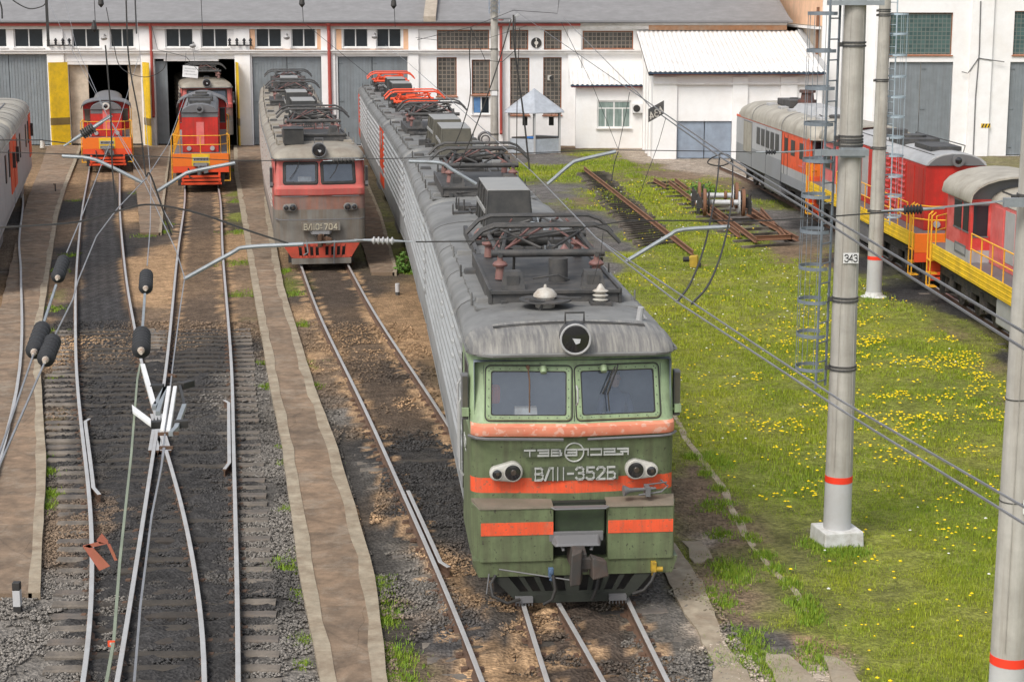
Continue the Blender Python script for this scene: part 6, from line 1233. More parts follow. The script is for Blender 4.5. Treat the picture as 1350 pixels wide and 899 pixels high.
for k_ in range(9):
    mb = MB(); x0_ = rr_.uniform(-.9, .9); y0_ = rr_.uniform(3.2, 10.6); x1_ = x0_+rr_.uniform(-.7, .7); y1_ = y0_+rr_.uniform(.5, 1.8); h_ = rr_.uniform(4.3, 4.62)
    mb.tube(smooth3([(x0_, y0_, 4.1), (x0_, y0_+.1, h_), ((x0_+x1_)/2, (y0_+y1_)/2, h_+.03), (x1_, y1_-.1, h_-.05), (x1_, y1_, 4.1)]), rr_.choice((.012, .018, .026)), 5); mb.build('busbar', rr_.choice((m_greyd, m_black, m_arm)), t)
for x_, y_ in ((-.7, 7.7), (.7, 7.8), (-.4, 8.9), (.45, 9.4), (-.75, 10.3), (.78, 10.6)):
    mb = MB(); mb.lathe((x_, y_, 3.98), (0, 0, 1), [(0,.08),(.06,.08),(.08,.1),(.12,.06),(.16,.1),(.2,.06),(.24,.1),(.3,.05),(.34,.02)], 10); mb.build('roof_insulator', m_ins, t, smooth=40)
mb = MB(); mb.box(-.98, -.9, 7.4, 11.6, 4.0, 4.22); mb.box(.9, .98, 7.4, 11.6, 4.0, 4.22); mb.build('side_rail', m_greyd, t); mb = MB(); mb.cyl((-.3, 8.1, 4.15), (.55, 8.1, 4.15), .11, n=12); mb.build('air_drum', m_black, t)
for q_ in ((-.6, -.2, 9.4, 10.2, 4.0, 4.3), (.15, .5, 10.0, 10.9, 4.0, 4.24)): mb = MB(); mb.box(*q_); mb.build('roof_apparatus', m_black, t, bevel=.02)
mb = MB()
for w in (0, .09): mb.tube([(x, 1.25+.0*abs(x)+w-.25+.05*(1-abs(x)/1.1), 4.05-.05*(abs(x)/1.1)**2) for x in np.linspace(-1.15, 1.15, 9)], .012, 4)
mb.build('roof_seam', m_greyd, t)
bogie(t, 4.2); bogie(t, 12.4)

# ---------------- driver behind the right windscreen
def skin_body(name, nodes, edges, root, levels=2):
    import bmesh
    me = bpy.data.meshes.new(name+'_src'); me.from_pydata([n[0] for n in nodes], edges, []); o = bpy.data.objects.new(name+'_src', me); C.objects.link(o)
    sk = o.modifiers.new('skin', 'SKIN'); sk.use_smooth_shade = True; ly = me.skin_vertices[0] if len(me.skin_vertices) else None
    if ly is None: bm = bmesh.new(); bm.from_mesh(me); bm.verts.layers.skin.verify(); bm.to_mesh(me); bm.free(); ly = me.skin_vertices[0]
    for i, n in enumerate(nodes): r = n[1]; ly.data[i].radius = (r, n[2] if len(n) > 2 else r); ly.data[i].use_root = (i == root)
    ss = o.modifiers.new('sub', 'SUBSURF'); ss.levels = levels; ss.render_levels = levels
    bpy.context.view_layer.update(); dg = bpy.context.evaluated_depsgraph_get(); m2 = bpy.data.meshes.new_from_object(o.evaluated_get(dg)); bpy.data.objects.remove(o); m2.name = name; m2.shade_smooth(); return m2
def driver(loc, rz):
    t = thing('person', 'driver in a dark jacket with pale reflective sleeve bands sitting behind the right windscreen', 'person', loc, rz)
    # seated, facing -y, forearms resting on the desk
    N = [((0,0,.0),.16,.14),((0,.0,.22),.15,.12),((0,0,.42),.18,.12),((0,0,.52),.12,.09),((0,-.01,.60),.058,.058),((0,-.02,.70),.06,.065),
         ((.19,0,.47),.07),((.25,-.1,.24),.052),((.17,-.32,.15),.042),((.14,-.42,.16),.034),((-.19,0,.47),.07),((-.25,-.1,.24),.052),((-.17,-.32,.15),.042),((-.14,-.42,.16),.034),
         ((.1,-.2,-.02),.1),((.11,-.42,-.04),.07),((.11,-.44,-.40),.05),((-.1,-.2,-.02),.1),((-.11,-.42,-.04),.07),((-.11,-.44,-.40),.05)]
    E_ = [(0,1),(1,2),(2,3),(3,4),(4,5),(2,6),(6,7),(7,8),(8,9),(2,10),(10,11),(11,12),(12,13),(0,14),(14,15),(15,16),(0,17),(17,18),(18,19)]
    me = skin_body('body', N, E_, 0); me.materials.append(m_cloth); o = bpy.data.objects.new('body', me); C.objects.link(o); o.parent = t
    mb = MB(); Rg = []
    for z, w, d, yo in ((-.12,.02,.02,-.04),(-.11,.045,.05,-.045),(-.08,.06,.075,-.03),(-.03,.072,.09,-.01),(.03,.076,.096,0),(.08,.074,.094,.0),(.12,.055,.07,.01),(.14,.02,.03,.01)): Rg.append([(w*math.cos(2*math.pi*k/16), yo+d*math.sin(2*math.pi*k/16), .74+z) for k in range(16)])
    mb.loft(Rg); mb.hexa([(-.014,-.12,.70),(.014,-.12,.70),(.01,-.08,.70),(-.01,-.08,.70),(-.007,-.1,.76),(.007,-.1,.76),(.006,-.08,.76),(-.006,-.08,.76)])
    for s in (-1, 1): mb.lathe((s*.074, .0, .74), (s, 0, 0), [(0,.02),(.012,.026),(.015,.01)], 8)
    h = mb.build('head', m_skin, t, smooth=60)
    mb = MB(); Rg = []
    for z, w, d, yo in ((.05,.079,.099,.012),(.09,.079,.1,.008),(.13,.06,.078,.012),(.152,.022,.03,.012)): Rg.append([(w*math.cos(2*math.pi*k/16), yo+d*math.sin(2*math.pi*k/16), .74+z) for k in range(16)])
    mb.loft(Rg); mb.build('hair', m_rustrail, h, smooth=60)
    mb = MB()
    for s in (-1, 1): mb.cyl((s*.03, -.088, .755), (s*.03, -.094, .755), .009, n=8)
    mb.box(-.022, .022, -.096, -.088, .682, .688); mb.build('eyes_and_mouth', m_black, h)
    for s in (-1, 1):
        mb = MB(); mb.cyl((s*.215, -.2, .20), (s*.185, -.28, .17), .056, n=14); mb.build('reflective_band', m_reflect, t)
        hn = Vector((s*.14, -.45, .165)); nodes = [(hn, .03, .018), (hn+Vector((0, -.05, -.005)), .034, .016)]; ed = [(0, 1)]
        for k, (dx, l) in enumerate(((-.03, .06), (-.011, .075), (.011, .07), (.03, .055))): b = len(nodes); nodes += [(hn+Vector((dx, -.085, -.005)), .010), (hn+Vector((dx*1.1, -.085-l*.5, -.012)), .009), (hn+Vector((dx*1.1, -.085-l*.9, -.03)), .008)]; ed += [(1, b), (b, b+1), (b+1, b+2)]
        b = len(nodes); nodes += [(hn+Vector((-s*.04, -.03, 0)), .012), (hn+Vector((-s*.06, -.07, -.01)), .009)]; ed += [(0, b), (b, b+1)]
        me = skin_body('hand', nodes, ed, 0, 1); me.materials.append(m_skin); o = bpy.data.objects.new('hand', me); C.objects.link(o); o.parent = t
dl = bpy.data.objects['electric_locomotive']; M0 = Matrix.Translation(dl.location) @ Matrix.Rotation(dl.rotation_euler.z, 4, 'Z')
driver(M0 @ Vector((.72, 1.12, 2.42)), dl.rotation_euler.z)

# ---------------- following grey sections of the same train
def mid_section(label, a, b, gear, red_front=False, red_rear=False, col=m_grey, roof=m_roof, pm=m_greyd, pi=None, rows=2, boxm=m_box, seed=1, light=False, group='coupled locomotive sections of the green train'):
    t, L = loco_root('electric_locomotive', label, a, b, group); hw = 1.53; y0 = .15; y1 = L-.12
    side_walls(t, y0+(3.0 if red_front else 0), y1-(3.0 if red_rear else 0), hw, 1.05, 3.6, col, ribs=8)
    mb = MB(); mb.quad((-hw, y0, 1.05), (hw, y0, 1.05), (hw, y0, 3.6), (-hw, y0, 3.6)); mb.quad((-hw, y1, 1.05), (hw, y1, 1.05), (hw, y1, 3.6), (-hw, y1, 3.6)); mb.build('end_wall', m_ored if red_front else col, t)
    for on, q0, q1 in ((red_front, y0, y0+3.0), (red_rear, y1-3.0, y1)):
        if not on: continue
        for s in (-1, 1):
            mb = MB(); mb.quad((s*hw, q0, 1.05), (s*hw, q1, 1.05), (s*hw, q1, 3.6), (s*hw, q0, 3.6), m=0); mb.box(s*hw-.01, s*hw+.012, q0+.02, q1-.02, 1.55, 1.8, m=1); mb.box(s*hw-.01, s*hw+.014, (q0+q1)/2-.4, (q0+q1)/2+.35, 2.65, 3.4, m=2); mb.box(s*hw-.01, s*hw+.016, q0+.05 if q0 == y0 else q1-.75, q0+.75 if q0 == y0 else q1-.05, 1.2, 3.4, m=0)
            mb.build('red_cab_side', [m_ored, m_lgrey, m_win], t)
    underskirt(t, y0, y1, hw, m_grey); roof_shell(t, y0, y1, hw, 3.6, 4.0, roof)
    mb = MB()
    mb.loft([[(-1.35, y, 1.2), (1.35, y, 1.2), (1.35, y, 3.75), (-1.35, y, 3.75)] for y in (-.12, y0)]); mb.build('gangway_bellows', m_black, t)
    for kind, y in gear:
        if kind == 'panto': deck(t, y, 3.9); panto(t, y+.9, pm, pi, z=4.24)
        elif kind == 'redpanto': panto(t, y+.9, m_ored, m_black, z=4.12); 
        elif kind == 'box': roofbox(t, y, boxm)
    for s in (-1, 1): catwalk(t, y0+.6, y1-.6, s*1.12, roof)
    clutter(t, y0+5, y1-5, m_greyd, seed, n=12); clutter(t, y0+.5, y0+2, m_greyd, seed+40, n=4); clutter(t, y1-2.5, y1-.5, m_greyd, seed+50, n=4)
    bogie(t, 3.9); bogie(t, L-4.1); return t
mid_section('grey booster section with a tapered box near its far end, coupled behind the green-fronted section', gap(J1, J2, .25), J2, [('panto', .9), ('box', 12.0)], boxm=m_boxb, seed=11)
mid_section('grey section with a tapered box near its near end, third vehicle of the green train', gap(J2, J3, .25), J3, [('box', .8), ('panto', 6.2)], boxm=m_boxb, seed=12)
mid_section('silver-grey section with orange-red cab side and a red pantograph at its near end', gap(J3, J4, .25), J4, [('redpanto', 1.4), ('box', 11.8)], red_front=True, col=m_lgrey, seed=13, light=True)
mid_section('farthest silver-grey section with a red cab side, standing against the closed gate', gap(J4, J5, .25), J5, [('box', 1.0), ('redpanto', 5.5)], red_rear=True, col=m_lgrey, seed=14, light=True)

# ---------------- red and grey locomotive numbered 704
VA = (-6.42, 59.55); V1 = (pathx(TC, 75.2), 75.2); V2 = (pathx(TC, 90.3), 90.3); V3 = (pathx(TC, 104.8), 104.8)
m_redrail = mat('faded_rail_red', (.50, .10, .085), .5, dirt=(.30, .16, .12), damt=.55, dscale=2.2, streak=True, var=.2)
m_redsk = mat('dirty_red_skirt', (.48, .065, .035), .6, dirt=(.16,.05,.03), damt=.6, dscale=3)
m_mix = mat('rusted_red_grey', (.30, .15, .11), .55, dirt=(.18, .17, .16), damt=.8, dscale=1.4, streak=True, var=.3)
m_vgrey = mat('stained_grey_front', (.20, .19, .17), .55, dirt=(.14, .09, .05), damt=.7, dscale=1.5, streak=True, var=.25)
m_beige = mat('stained_beige_roof', (.30, .27, .22), .6, dirt=(.17, .13, .10), damt=.8, dscale=1.3, var=.25)
m_beiges = mat('stained_beige_side', (.33, .30, .26), .6, dirt=(.35, .14, .1), damt=.5, dscale=1.3, streak=True, var=.2)
def front704(a, b, label, plate=True, group=None):
    t, L = loco_root('electric_locomotive', label, a, b, group)
    P = dict(levels=[(.75,.20,2),(1.52,.18,0),(1.86,.18,4),(1.9,.18,3),(2.36,.18,0),(2.40,.12,0),(2.62,.10,0),(2.70,.22,0),(3.5,.42,0),(3.62,.45,0)], win_band=7, win=(1.12,.72), win_off=-.04, mats=[m_redrail, m_redrail, m_vgrey, m_mix, m_vgrey], side_mi=lambda i: 0 if i > 1 else 2, band_mat=m_redrail, frame_mat=m_black, glass=m_wglass, rc=.22)
    P['levels'] = [(.75,.20,2),(1.52,.18,2),(1.9,.18,3),(2.36,.18,0),(2.40,.11,0),(2.60,.10,0),(2.68,.20,0),(2.72,.22,0),(3.50,.42,0),(3.62,.45,0)]
    cab(t, P)
    side_walls(t, 2.46, L-.1, 1.53, 1.05, 3.6, m_beiges, ribs=8); underskirt(t, 2.3, L-.1, 1.53, m_vgrey); roof_shell(t, .28, L-.1, 1.53, 3.6, 4.02, m_beige, front=True)
    floodlight(t, 0, .3, 3.92, .24, m_dgrey)
    headlamp_pair(t, -1, -.92, 1.98, .21, m_vgrey, big=.11, small=.085, sep=.22, dz=.0); headlamp_pair(t, 1, .92, 1.98, .21, m_vgrey, big=.11, small=.085, sep=.22, dz=.0)
    mb = MB(); mb.tube([(-1.5, .35, 1.6), (-1.35, .1, 1.58), (0, .0, 1.58), (1.35, .1, 1.58), (1.5, .35, 1.6)], .02, 5); mb.tube([(-1.3, .07, 2.37), (-.4, .04, 2.37)], .015, 5); mb.tube([(.4, .04, 2.37), (1.3, .07, 2.37)], .015, 5); mb.build('handrail', m_dgrey, t)
    for s in (-1, 1): mirror_box(t, s, .62, 2.95, m_black)
    if plate:
        mb = MB(); mb.box(-.65, .65, .02, .16, 1.2, 1.48); o = mb.build('number_plate', m_vgrey, t, bevel=.01)
        mb = MB(); strokes(mb, 'ВЛI0', -.56, 1.25, .11, .18, .155, .026, y=.008, dep=.02); strokes(mb, '704', .12, 1.25, .11, .18, .155, .026, y=.008, dep=.02); strokes(mb, 'у', -.02, 1.345, .08, .085, .1, .018, y=.008, dep=.02); strokes(mb, '-', -.02, 1.22, .09, .15, .1, .02, y=.008, dep=.02)
        mb.build('number_lettering', mat('cream_letters', (.55,.50,.38), .6) if 'cream_letters' not in MATS else MATS['cream_letters'], o)
    mb = MB(); edges = [-1.0]
    for c in (-.72, -.52, -.33, -.14, .2, .4, .6, .78): edges += [c-.055, c+.055]
    edges += [1.02]
    for i in range(len(edges)-1):
        a_, b_ = edges[i], edges[i+1]; f = .94
        for z0, z1 in (((.28, .76),) if i % 2 == 0 else ((.66, .76), (.28, .36))): mb.hexa([(a_*f, .1, z0), (b_*f, .1, z0), (b_*f, .13, z0), (a_*f, .13, z0), (a_*1.0, .12, z1), (b_*1.0, .12, z1), (b_*1.0, .15, z1), (a_*1.0, .15, z1)])
    mb.hexa([(-1.0, .1, .3), (-.93, .1, .3), (-.93, .13, .3), (-1.0, .13, .3), (-1.3, .12, .76), (-1.0, .12, .76), (-1.0, .15, .76), (-1.3, .15, .76)]); mb.hexa([(.95, .1, .3), (1.02, .1, .3), (1.02, .13, .3), (.95, .13, .3), (1.0, .12, .76), (1.3, .12, .76), (1.3, .15, .76), (1.0, .15, .76)])
    mb.build('pilot', m_redsk, t); mb = MB(); mb.box(-1.0, 1.0, .06, .14, .08, .27); mb.build('pilot_plate', m_vgrey, t); mb = MB(); mb.box(-1.1, 1.1, .3, .4, .1, .75); mb.build('pilot_backing', m_black, t)
    coupler(t, .08, z=.98); mb = MB(); mb.tube([(-.5, .0, .9), (-.45, -.12, .5), (-.6, -.1, .4)], .03, 6); mb.tube([(.45, .0, .9), (.42, -.12, .4), (.42, -.1, .1)], .03, 6); mb.build('air_hose', m_dgrey, t)
    for x, lx in ((-.65, -.35), (.7, .35)):
        mb = MB(); mb.tube([(x, .33, 3.55), (x-.15*1, .27, 3.2), (x-.35, .2, 2.95)], .012, 5); mb.build('wiper', m_black, t)
    mb = MB(); mb.box(-.7, -.25, .75, .9, 2.62, 2.95); mb.build('instrument_box', m_white, t)
    bogie(t, 4.0); bogie(t, L-4.2); return t, L
t, L = front704(VA, V1, 'faded red and grey electric locomotive section with number plate 704 on its front')
deck(t, 2.6, 2.6); panto(t, 3.4, m_greyd, z=4.2); roofbox(t, 11.0, z=4.05)
mb = MB(); mb.box(-1.12, -.45, 1.4, 2.6, 3.98, 4.5); mb.box(-1.14, -.43, 1.38, 2.62, 4.502, 4.53); mb.build('roof_locker', m_box, t, bevel=.02)
for s in (-1, 1): catwalk(t, 2.0, L-.6, s*1.12, m_beige)
clutter(t, 6.5, 10.5, m_greyd, 23, n=16); clutter(t, 7, 10, m_ins, 27, n=5)
def sec704(label, a, b, gear, seed):
    t, L = loco_root('electric_locomotive', label, a, b, 'coupled sections behind locomotive 704'); side_walls(t, .15, L-.12, 1.53, 1.05, 3.6, m_beiges, ribs=8); underskirt(t, .15, L-.12, 1.53, m_vgrey); roof_shell(t, .15, L-.12, 1.53, 3.6, 4.02, m_beige)
    mb = MB(); mb.quad((-1.53, .15, 1.05), (1.53, .15, 1.05), (1.53, .15, 3.6), (-1.53, .15, 3.6)); mb.build('end_wall', m_beiges, t); mb = MB(); mb.loft([[(-1.3, y, 1.2), (1.3, y, 1.2), (1.3, y, 3.75), (-1.3, y, 3.75)] for y in (-.12, .15)]); mb.build('gangway_bellows', m_black, t)
    for k, y in gear:
        if k == 'panto': deck(t, y, 3.9); panto(t, y+.9, m_greyd, z=4.2)
        else: roofbox(t, y)
    for s in (-1, 1): catwalk(t, .6, L-.6, s*1.12, m_beige)
    clutter(t, 4.5, L-5, m_greyd, seed, n=12); clutter(t, 4, 6, m_ins, seed+9, n=4); bogie(t, 3.9); bogie(t, L-4.1)
sec704('stained beige-roofed section coupled directly behind the red-fronted locomotive 704', gap(V1, V2, .25), V2, [('box', 2.2), ('panto', 8)], 31)
sec704('last stained beige-roofed section of the 704 train, up against the closed gate', gap(V2, V3, .25), V3, [('box', 1.6), ('panto', 5.6)], 32)
# ---------------- red electric locomotive inside the shed on the right open road
t, L = front704((pathx(TB, 106.5)+.45, 108.5), (pathx(TB, 122)+.2, 124), 'red electric locomotive inside the open gate behind the shunter with yellow railings', plate=False)
panto(t, 1.7, m_greyd, z=4.1)

# ================================================================ DIESEL SHUNTERS
def shunter(name, label, a, rz, Lh, h2, o, group=None, total=None):
    """frame with walkways and railings, long hood in front (Lh), cab, short hood (h2). front bumper at y=0"""
    t = thing(name, label, 'locomotive', (a[0], a[1], 0), rz, group); fw = o.get('fw', 1.42); T = .95+Lh+o.get('cabL', 2.4)+h2+.9; zd = 1.66; wf = o.get('hw', .82)
    mb = MB()
    for s in (-1, 1): mb.box(s*fw-.02, s*fw+.02, .1, T-.1, 1.2, zd)
    for s in (-1, 1):
        for z in (1.28, 1.42, 1.56): mb.box(s*(fw+.02)-.012, s*(fw+.02)+.012, .2, T-.2, z-.012, z+.012)
    mb.build('side_sill', o['sill'], t, bevel=.006)
    mb = MB(); mb.box(-fw+.03, fw-.03, .05, T-.05, zd-.08, zd-.005); mb.build('deck', m_dgrey, t)
    for y in (0, T):
        f = -1 if y == 0 else 1; q0, q1 = sorted((y, y-f*.14))
        mb = MB(); mb.box(-fw-.03, fw+.03, q0, q1, 1.08, zd+.01, m=0); mb.box(-.42, .42, min(y, y+f*.012), max(y, y+f*.012), 1.081, zd, m=1); mb.box(-fw-.03, fw+.03, q0, q1, .78, 1.075, m=2); mb.build('bumper_beam', [m_oran, m_yel, m_ored], t, bevel=.01)
        mb = MB()
        for k in range(3): mb.box(-.95+.03*k, .95-.03*k, min(y, y-f*.06)+f*.03*k, max(y, y-f*.06)+f*.03*k, .2+.17*k, .31+.17*k)
        mb.box(-.9, -.8, q0, q1, .2, .8); mb.box(.8, .9, q0, q1, .2, .8); mb.build('pilot', m_ored, t)
        mb = MB(); mb.box(-1.1, 1.1, min(y-f*.2, y-f*.4), max(y-f*.2, y-f*.4), .15, 1.2); mb.build('frame_end', m_black, t)
    mb = MB(); mb.box(-.36, .36, -.03, -.013, 1.33, 1.5, m=0); x = -.32
    while x < .3: w = random.uniform(.03, .055); mb.box(x, x+w, -.036, -.031, 1.36, 1.47, m=1); x += w+.022
    mb.build('number_plate', [m_lgrey, m_black], t)
    coupler(t, -.05, m=m_dgrey, z=.98); mb = MB(); mb.tube([(-.6, -.03, 1.0), (-.55, -.15, .6), (-.35, -.15, .5)], .03, 6); mb.build('air_hose', m_black, t)
    # hoods
    def hood(y0, y1, nm):
        zt = o.get('zt', 3.78); P = [(-wf, zd-.005), (wf, zd-.005), (wf, zt-.42)]; P2 = []
        arc = [(wf*math.cos(R(q)), zt-.42+.42*math.sin(R(q))) for q in (20, 40, 60, 80, 100, 120, 140, 160)]
        mb = MB(); mb.prism([(-wf, zd-.005), (wf, zd-.005), (wf, zt-.40), (-wf, zt-.40)], y0, y1, 0); hd = mb.build(nm, [o['hood']], t, bevel=.02)
        mb = MB(); mb.prism([(wf+.02, zt-.395)]+[(x*1.02, z) for x, z in arc]+[(-wf-.02, zt-.395)], y0-.06, y1, 0); mb.build('hood_roof', o['roof'], hd, smooth=40, bevel=.01)
        mb = MB(); mb.prism([(wf-.05, zt-.39)]+[(x*.93, z-.03) for x, z in arc]+[(-wf+.05, zt-.39)], y0-.075, y0-.062, 0); mb.build('end_cap', m_dgrey, hd)
        return hd, zt
    y0 = .95; hd, zt = hood(y0, y0+Lh, 'hood')
    mb = MB(); mb.lathe((0, y0-.1, zt-.22), (0, -1, 0), [(0,.16),(.1,.2),(.14,.2),(.145,.15)], 18, m=0); mb.lathe((0, y0-.23, zt-.22), (0, -1, 0), [(0,.15),(.02,.1),(.03,.01)], 16, m=1); mb.build('headlamp', [o.get('lamp', m_white), m_lens], t, smooth=40)
    if o.get('band'): mb = MB(); mb.box(-wf-.004, wf+.004, y0-.01, y0+.02, zt-.62, zt-.405); mb.build('dark_band', m_dgrey, hd)
    mb = MB(); mb.box(-.18, .18, y0-.022, y0-.012, 2.0, 3.1); mb.build('end_grille', m_redp, hd)
    for s in (-1, 1):
        mb = MB(); mb.cyl((s*.55, y0, 1.85), (s*.55, y0-.08, 1.85), .11, n=14); mb.build('buffer_lamp', m_lgrey, t)
    if Lh > 4:
        n = int(Lh/1.05)
        for k in range(n):
            yy = y0+.3+k*(Lh-.5)/n
            for s in (-1, 1):
                mb = MB(); mb.box(s*wf-.015, s*wf+.015, yy, yy+.9, zd+.25, zt-.5)
                kind = 'louvre' if 2 <= k <= 5 else 'door'
                if kind == 'louvre':
                    for z in np.linspace(zd+.35, zt-.6, 9): mb.hexa([(s*(wf+.015), yy+.05, z), (s*(wf+.045), yy+.05, z-.03), (s*(wf+.045), yy+.85, z-.03), (s*(wf+.015), yy+.85, z), (s*(wf+.015), yy+.05, z+.05), (s*(wf+.045), yy+.05, z+.0), (s*(wf+.045), yy+.85, z+.0), (s*(wf+.015), yy+.85, z+.05)])
                mb.build(kind, o['hood'] if k not in o.get('white', ()) else m_lgrey, hd)
        mb = MB(); mb.box(-.5, .5, y0+1.2, y0+3.2, zt-.04, zt+.10); mb.box(-.62, .62, y0+4.2, y0+6.2, zt-.1, zt+.12); mb.cyl((0, y0+5.2, zt+.1), (0, y0+5.2, zt+.2), .42, n=18); mb.box(-.3, .3, y0+7.2, y0+8.0, zt-.02, zt+.22); mb.tube([(.5, y0+1, zt-.1), (.55, y0+1, zt+.15), (.55, y0+7, zt+.15), (.5, y0+7, zt-.1)], .018, 5); mb.tube([(-.6, y0+.4, zt-.1), (-.62, y0+Lh-.3, zt-.1)], .02, 5); mb.build('roof_equipment', m_greyd, t, bevel=.01)
    # cab
    yc = y0+Lh; cl = o.get('cabL', 2.4); ch = fw-.04; ze = o.get('ze', 3.42); zc = o.get('zc', 4.12)
    def wallr(nm, pl):
        return pl
    mb = MB(); mb.box(-ch, ch, yc, yc+cl, zd-.004, 2.0, m=1); mb.box(-ch, ch, yc, yc+cl, 2.004, ze, m=0); cb = mb.build('cab', [o['cab'], o.get('cab2', m_lgrey)], t)
    mb = MB(); arcs = []
    N = 12; A = [(-(ch+.12)*math.cos(math.pi*k/N), ze-.03+(zc-ze)*math.sin(math.pi*k/N)**.8) for k in range(N+1)]
    rings = [[(x, yy, z) for x, z in A]+[(x*.985, yy, z-.05) for x, z in A[::-1]] for yy in (yc-.38, yc+cl+.25)]
    mb.loft(rings); mb.build('cab_roof', o['croof'], cb, smooth=40)
    mb = MB(); mb.prism([(-ch, ze+.001), (ch, ze+.001)]+[(x*.93, z-.06) for x, z in A[::-1][1:-1]], yc+.02, yc+cl-.02); mb.build('cab_gable', o.get('gable', o['cab']), cb)
    for s in (-1, 1):
        for q0, q1 in ((.18, .75), (.95, 1.75)):
            mb = MB(); mb.box(s*ch-.014, s*ch+.014, yc+q0, yc+q1, 2.5, 3.25, m=0); mb.box(s*ch-.02, s*ch+.02, yc+q0-.04, yc+q1+.04, 2.46, 2.499, m=1); mb.box(s*ch-.02, s*ch+.02, yc+q0-.04, yc+q1+.04, 3.251, 3.29, m=1); mb.build('side_window', [m_darkwin, m_dgrey], cb)
        mb = MB(); xw = (wf+ch)/2; ww_ = (ch-wf)*.36; wz_ = min(3.25, ze-.12); mb.box(s*xw-ww_, s*xw+ww_, yc-.014, yc+.01, 2.4, wz_, m=0); mb.box(s*xw-ww_-.03, s*xw+ww_+.03, yc-.018, yc-.002, 2.36, 2.399, m=1); mb.box(s*xw-ww_-.03, s*xw+ww_+.03, yc-.018, yc-.002, wz_+.001, wz_+.05, m=1); mb.build('front_window', [o.get('fwin', m_win), m_dgrey], cb)
    if h2 > .3: hood(yc+cl, yc+cl+h2, 'short_hood')
    if o.get('plate'):
        mb = MB(); mb.box(-ch-.016, -ch-.002, yc+.35, yc+1.55, 1.78, 2.08, m=0); x = yc+.42
        while x < yc+1.45: mb.box(-ch-.022, -ch-.017, x, x+.07, 1.84, 2.02, m=1); x += .13
        mb.build('number_plate', [m_dgrey, m_lgrey], cb)
    # railings
    def railing(P, h=.85, mids=1, nm='railing'):
        mb = MB()
        for z in ([h] if mids == 0 else [h, h*.5]): mb.tube([(x, y, zd+z) for x, y in P], .022, 6)
        for (x0, y0_), (x1, y1_) in zip(P[:-1], P[1:]):
            L = math.hypot(x1-x0, y1_-y0_); n = max(1, round(L/1.1))
            for k in range(n+1): q = k/n; mb.tube([(x0+(x1-x0)*q, y0_+(y1_-y0_)*q, zd-.02), (x0+(x1-x0)*q, y0_+(y1_-y0_)*q, zd+h)], .02, 5)
        mb.build(nm, m_yelr, t)
    e = fw-.02
    railing([(-e, .75), (-.95, .08), (.95, .08), (e, .75)])
    railing([(-e, 1.3), (-e, yc-.3)] if Lh > 3 else [(-e, .8), (-e, yc)]); railing([(e, 1.3), (e, yc-.3)] if Lh > 3 else [(e, .8), (e, yc)])
    railing([(-e, T-.7), (-.95, T-.06), (.95, T-.06), (e, T-.7)])
    for s in (-1, 1):
        for yy in (.15, T-.55):
            mb = MB()
            for z in (.35, .75, 1.15): mb.box(s*(fw-.05)-.16, s*(fw-.05)+.1, yy, yy+.4, z, z+.03)
            mb.tube([(s*(fw+.08), yy, .35), (s*(fw+.08), yy, 2.5), (s*(fw-.05), yy+.05, 2.6)], .022, 6); mb.tube([(s*(fw+.08), yy+.4, .35), (s*(fw+.08), yy+.4, 2.5), (s*(fw-.05), yy+.4, 2.6)], .022, 6); mb.build('step_ladder', m_yelr, t)
    bogie(t, 3.6, n=3); bogie(t, T-3.6, n=3)
    for s in (-1, 1): mb = MB(); mb.box(s*.95-.4, s*.95+.4, T/2-1.7, T/2+1.7, .45, 1.15); mb.build('fuel_tank', m_dgrey if not o.get('tank') else o['tank'], t, bevel=.05)
    return t, T
c = G(265, 237, .15); shunter('shunter_locomotive', 'red shunter with yellow railings and orange bumper at the right open gate', (pathx(TB, 84.6), 84.6), R(9), 10.5, .8, dict(hood=m_red, roof=m_dgrey, cab=m_red, croof=m_dgrey, sill=m_yel, hw=.85, zt=3.95, ze=3.25, zc=3.92, lamp=m_dgrey, band=1, fw=1.28))
shunter('shunter_locomotive', 'red shunter standing short hood first in the left open gate with a white-ringed lamp', (pathx(TA, 94.6)+.2, 94.6), R(12), .9, 9.5, dict(hood=m_red, roof=m_dgrey, cab=m_red, croof=m_dgrey, sill=m_yel, hw=.80, fwin=m_boxb, zt=3.5, ze=3.15, zc=3.62, band=1, fw=1.24))
mz = mat('red_with_bleached_patches', (.62, .06, .05), .5, dirt=(.70, .36, .34), damt=.55, dscale=1.0, var=.2)
shunter('shunter_locomotive', 'red diesel shunter with grey roof and yellow sill, middle of the right-hand row', (14.02, 55.2), R(2.2), 11.0, 1.6, dict(hood=m_red, roof=m_lgrey, cab=m_redp, croof=m_cream, sill=m_yel, white=(7, 8), hw=.95, zt=4.1, lamp=m_dgrey, ze=3.6, zc=4.25), None)
shunter('shunter_locomotive', 'nearest red and white diesel shunter on the right with cream cab roof and yellow railings', (14.15, 35.6), R(.4), 12.5, .9, dict(hood=m_redp, white=(2, 3, 4, 8, 9), roof=m_cream, cab=mz, croof=m_cream, sill=m_yel, cabL=2.6, plate=True, tank=m_lgrey, gable=m_dgrey), None)
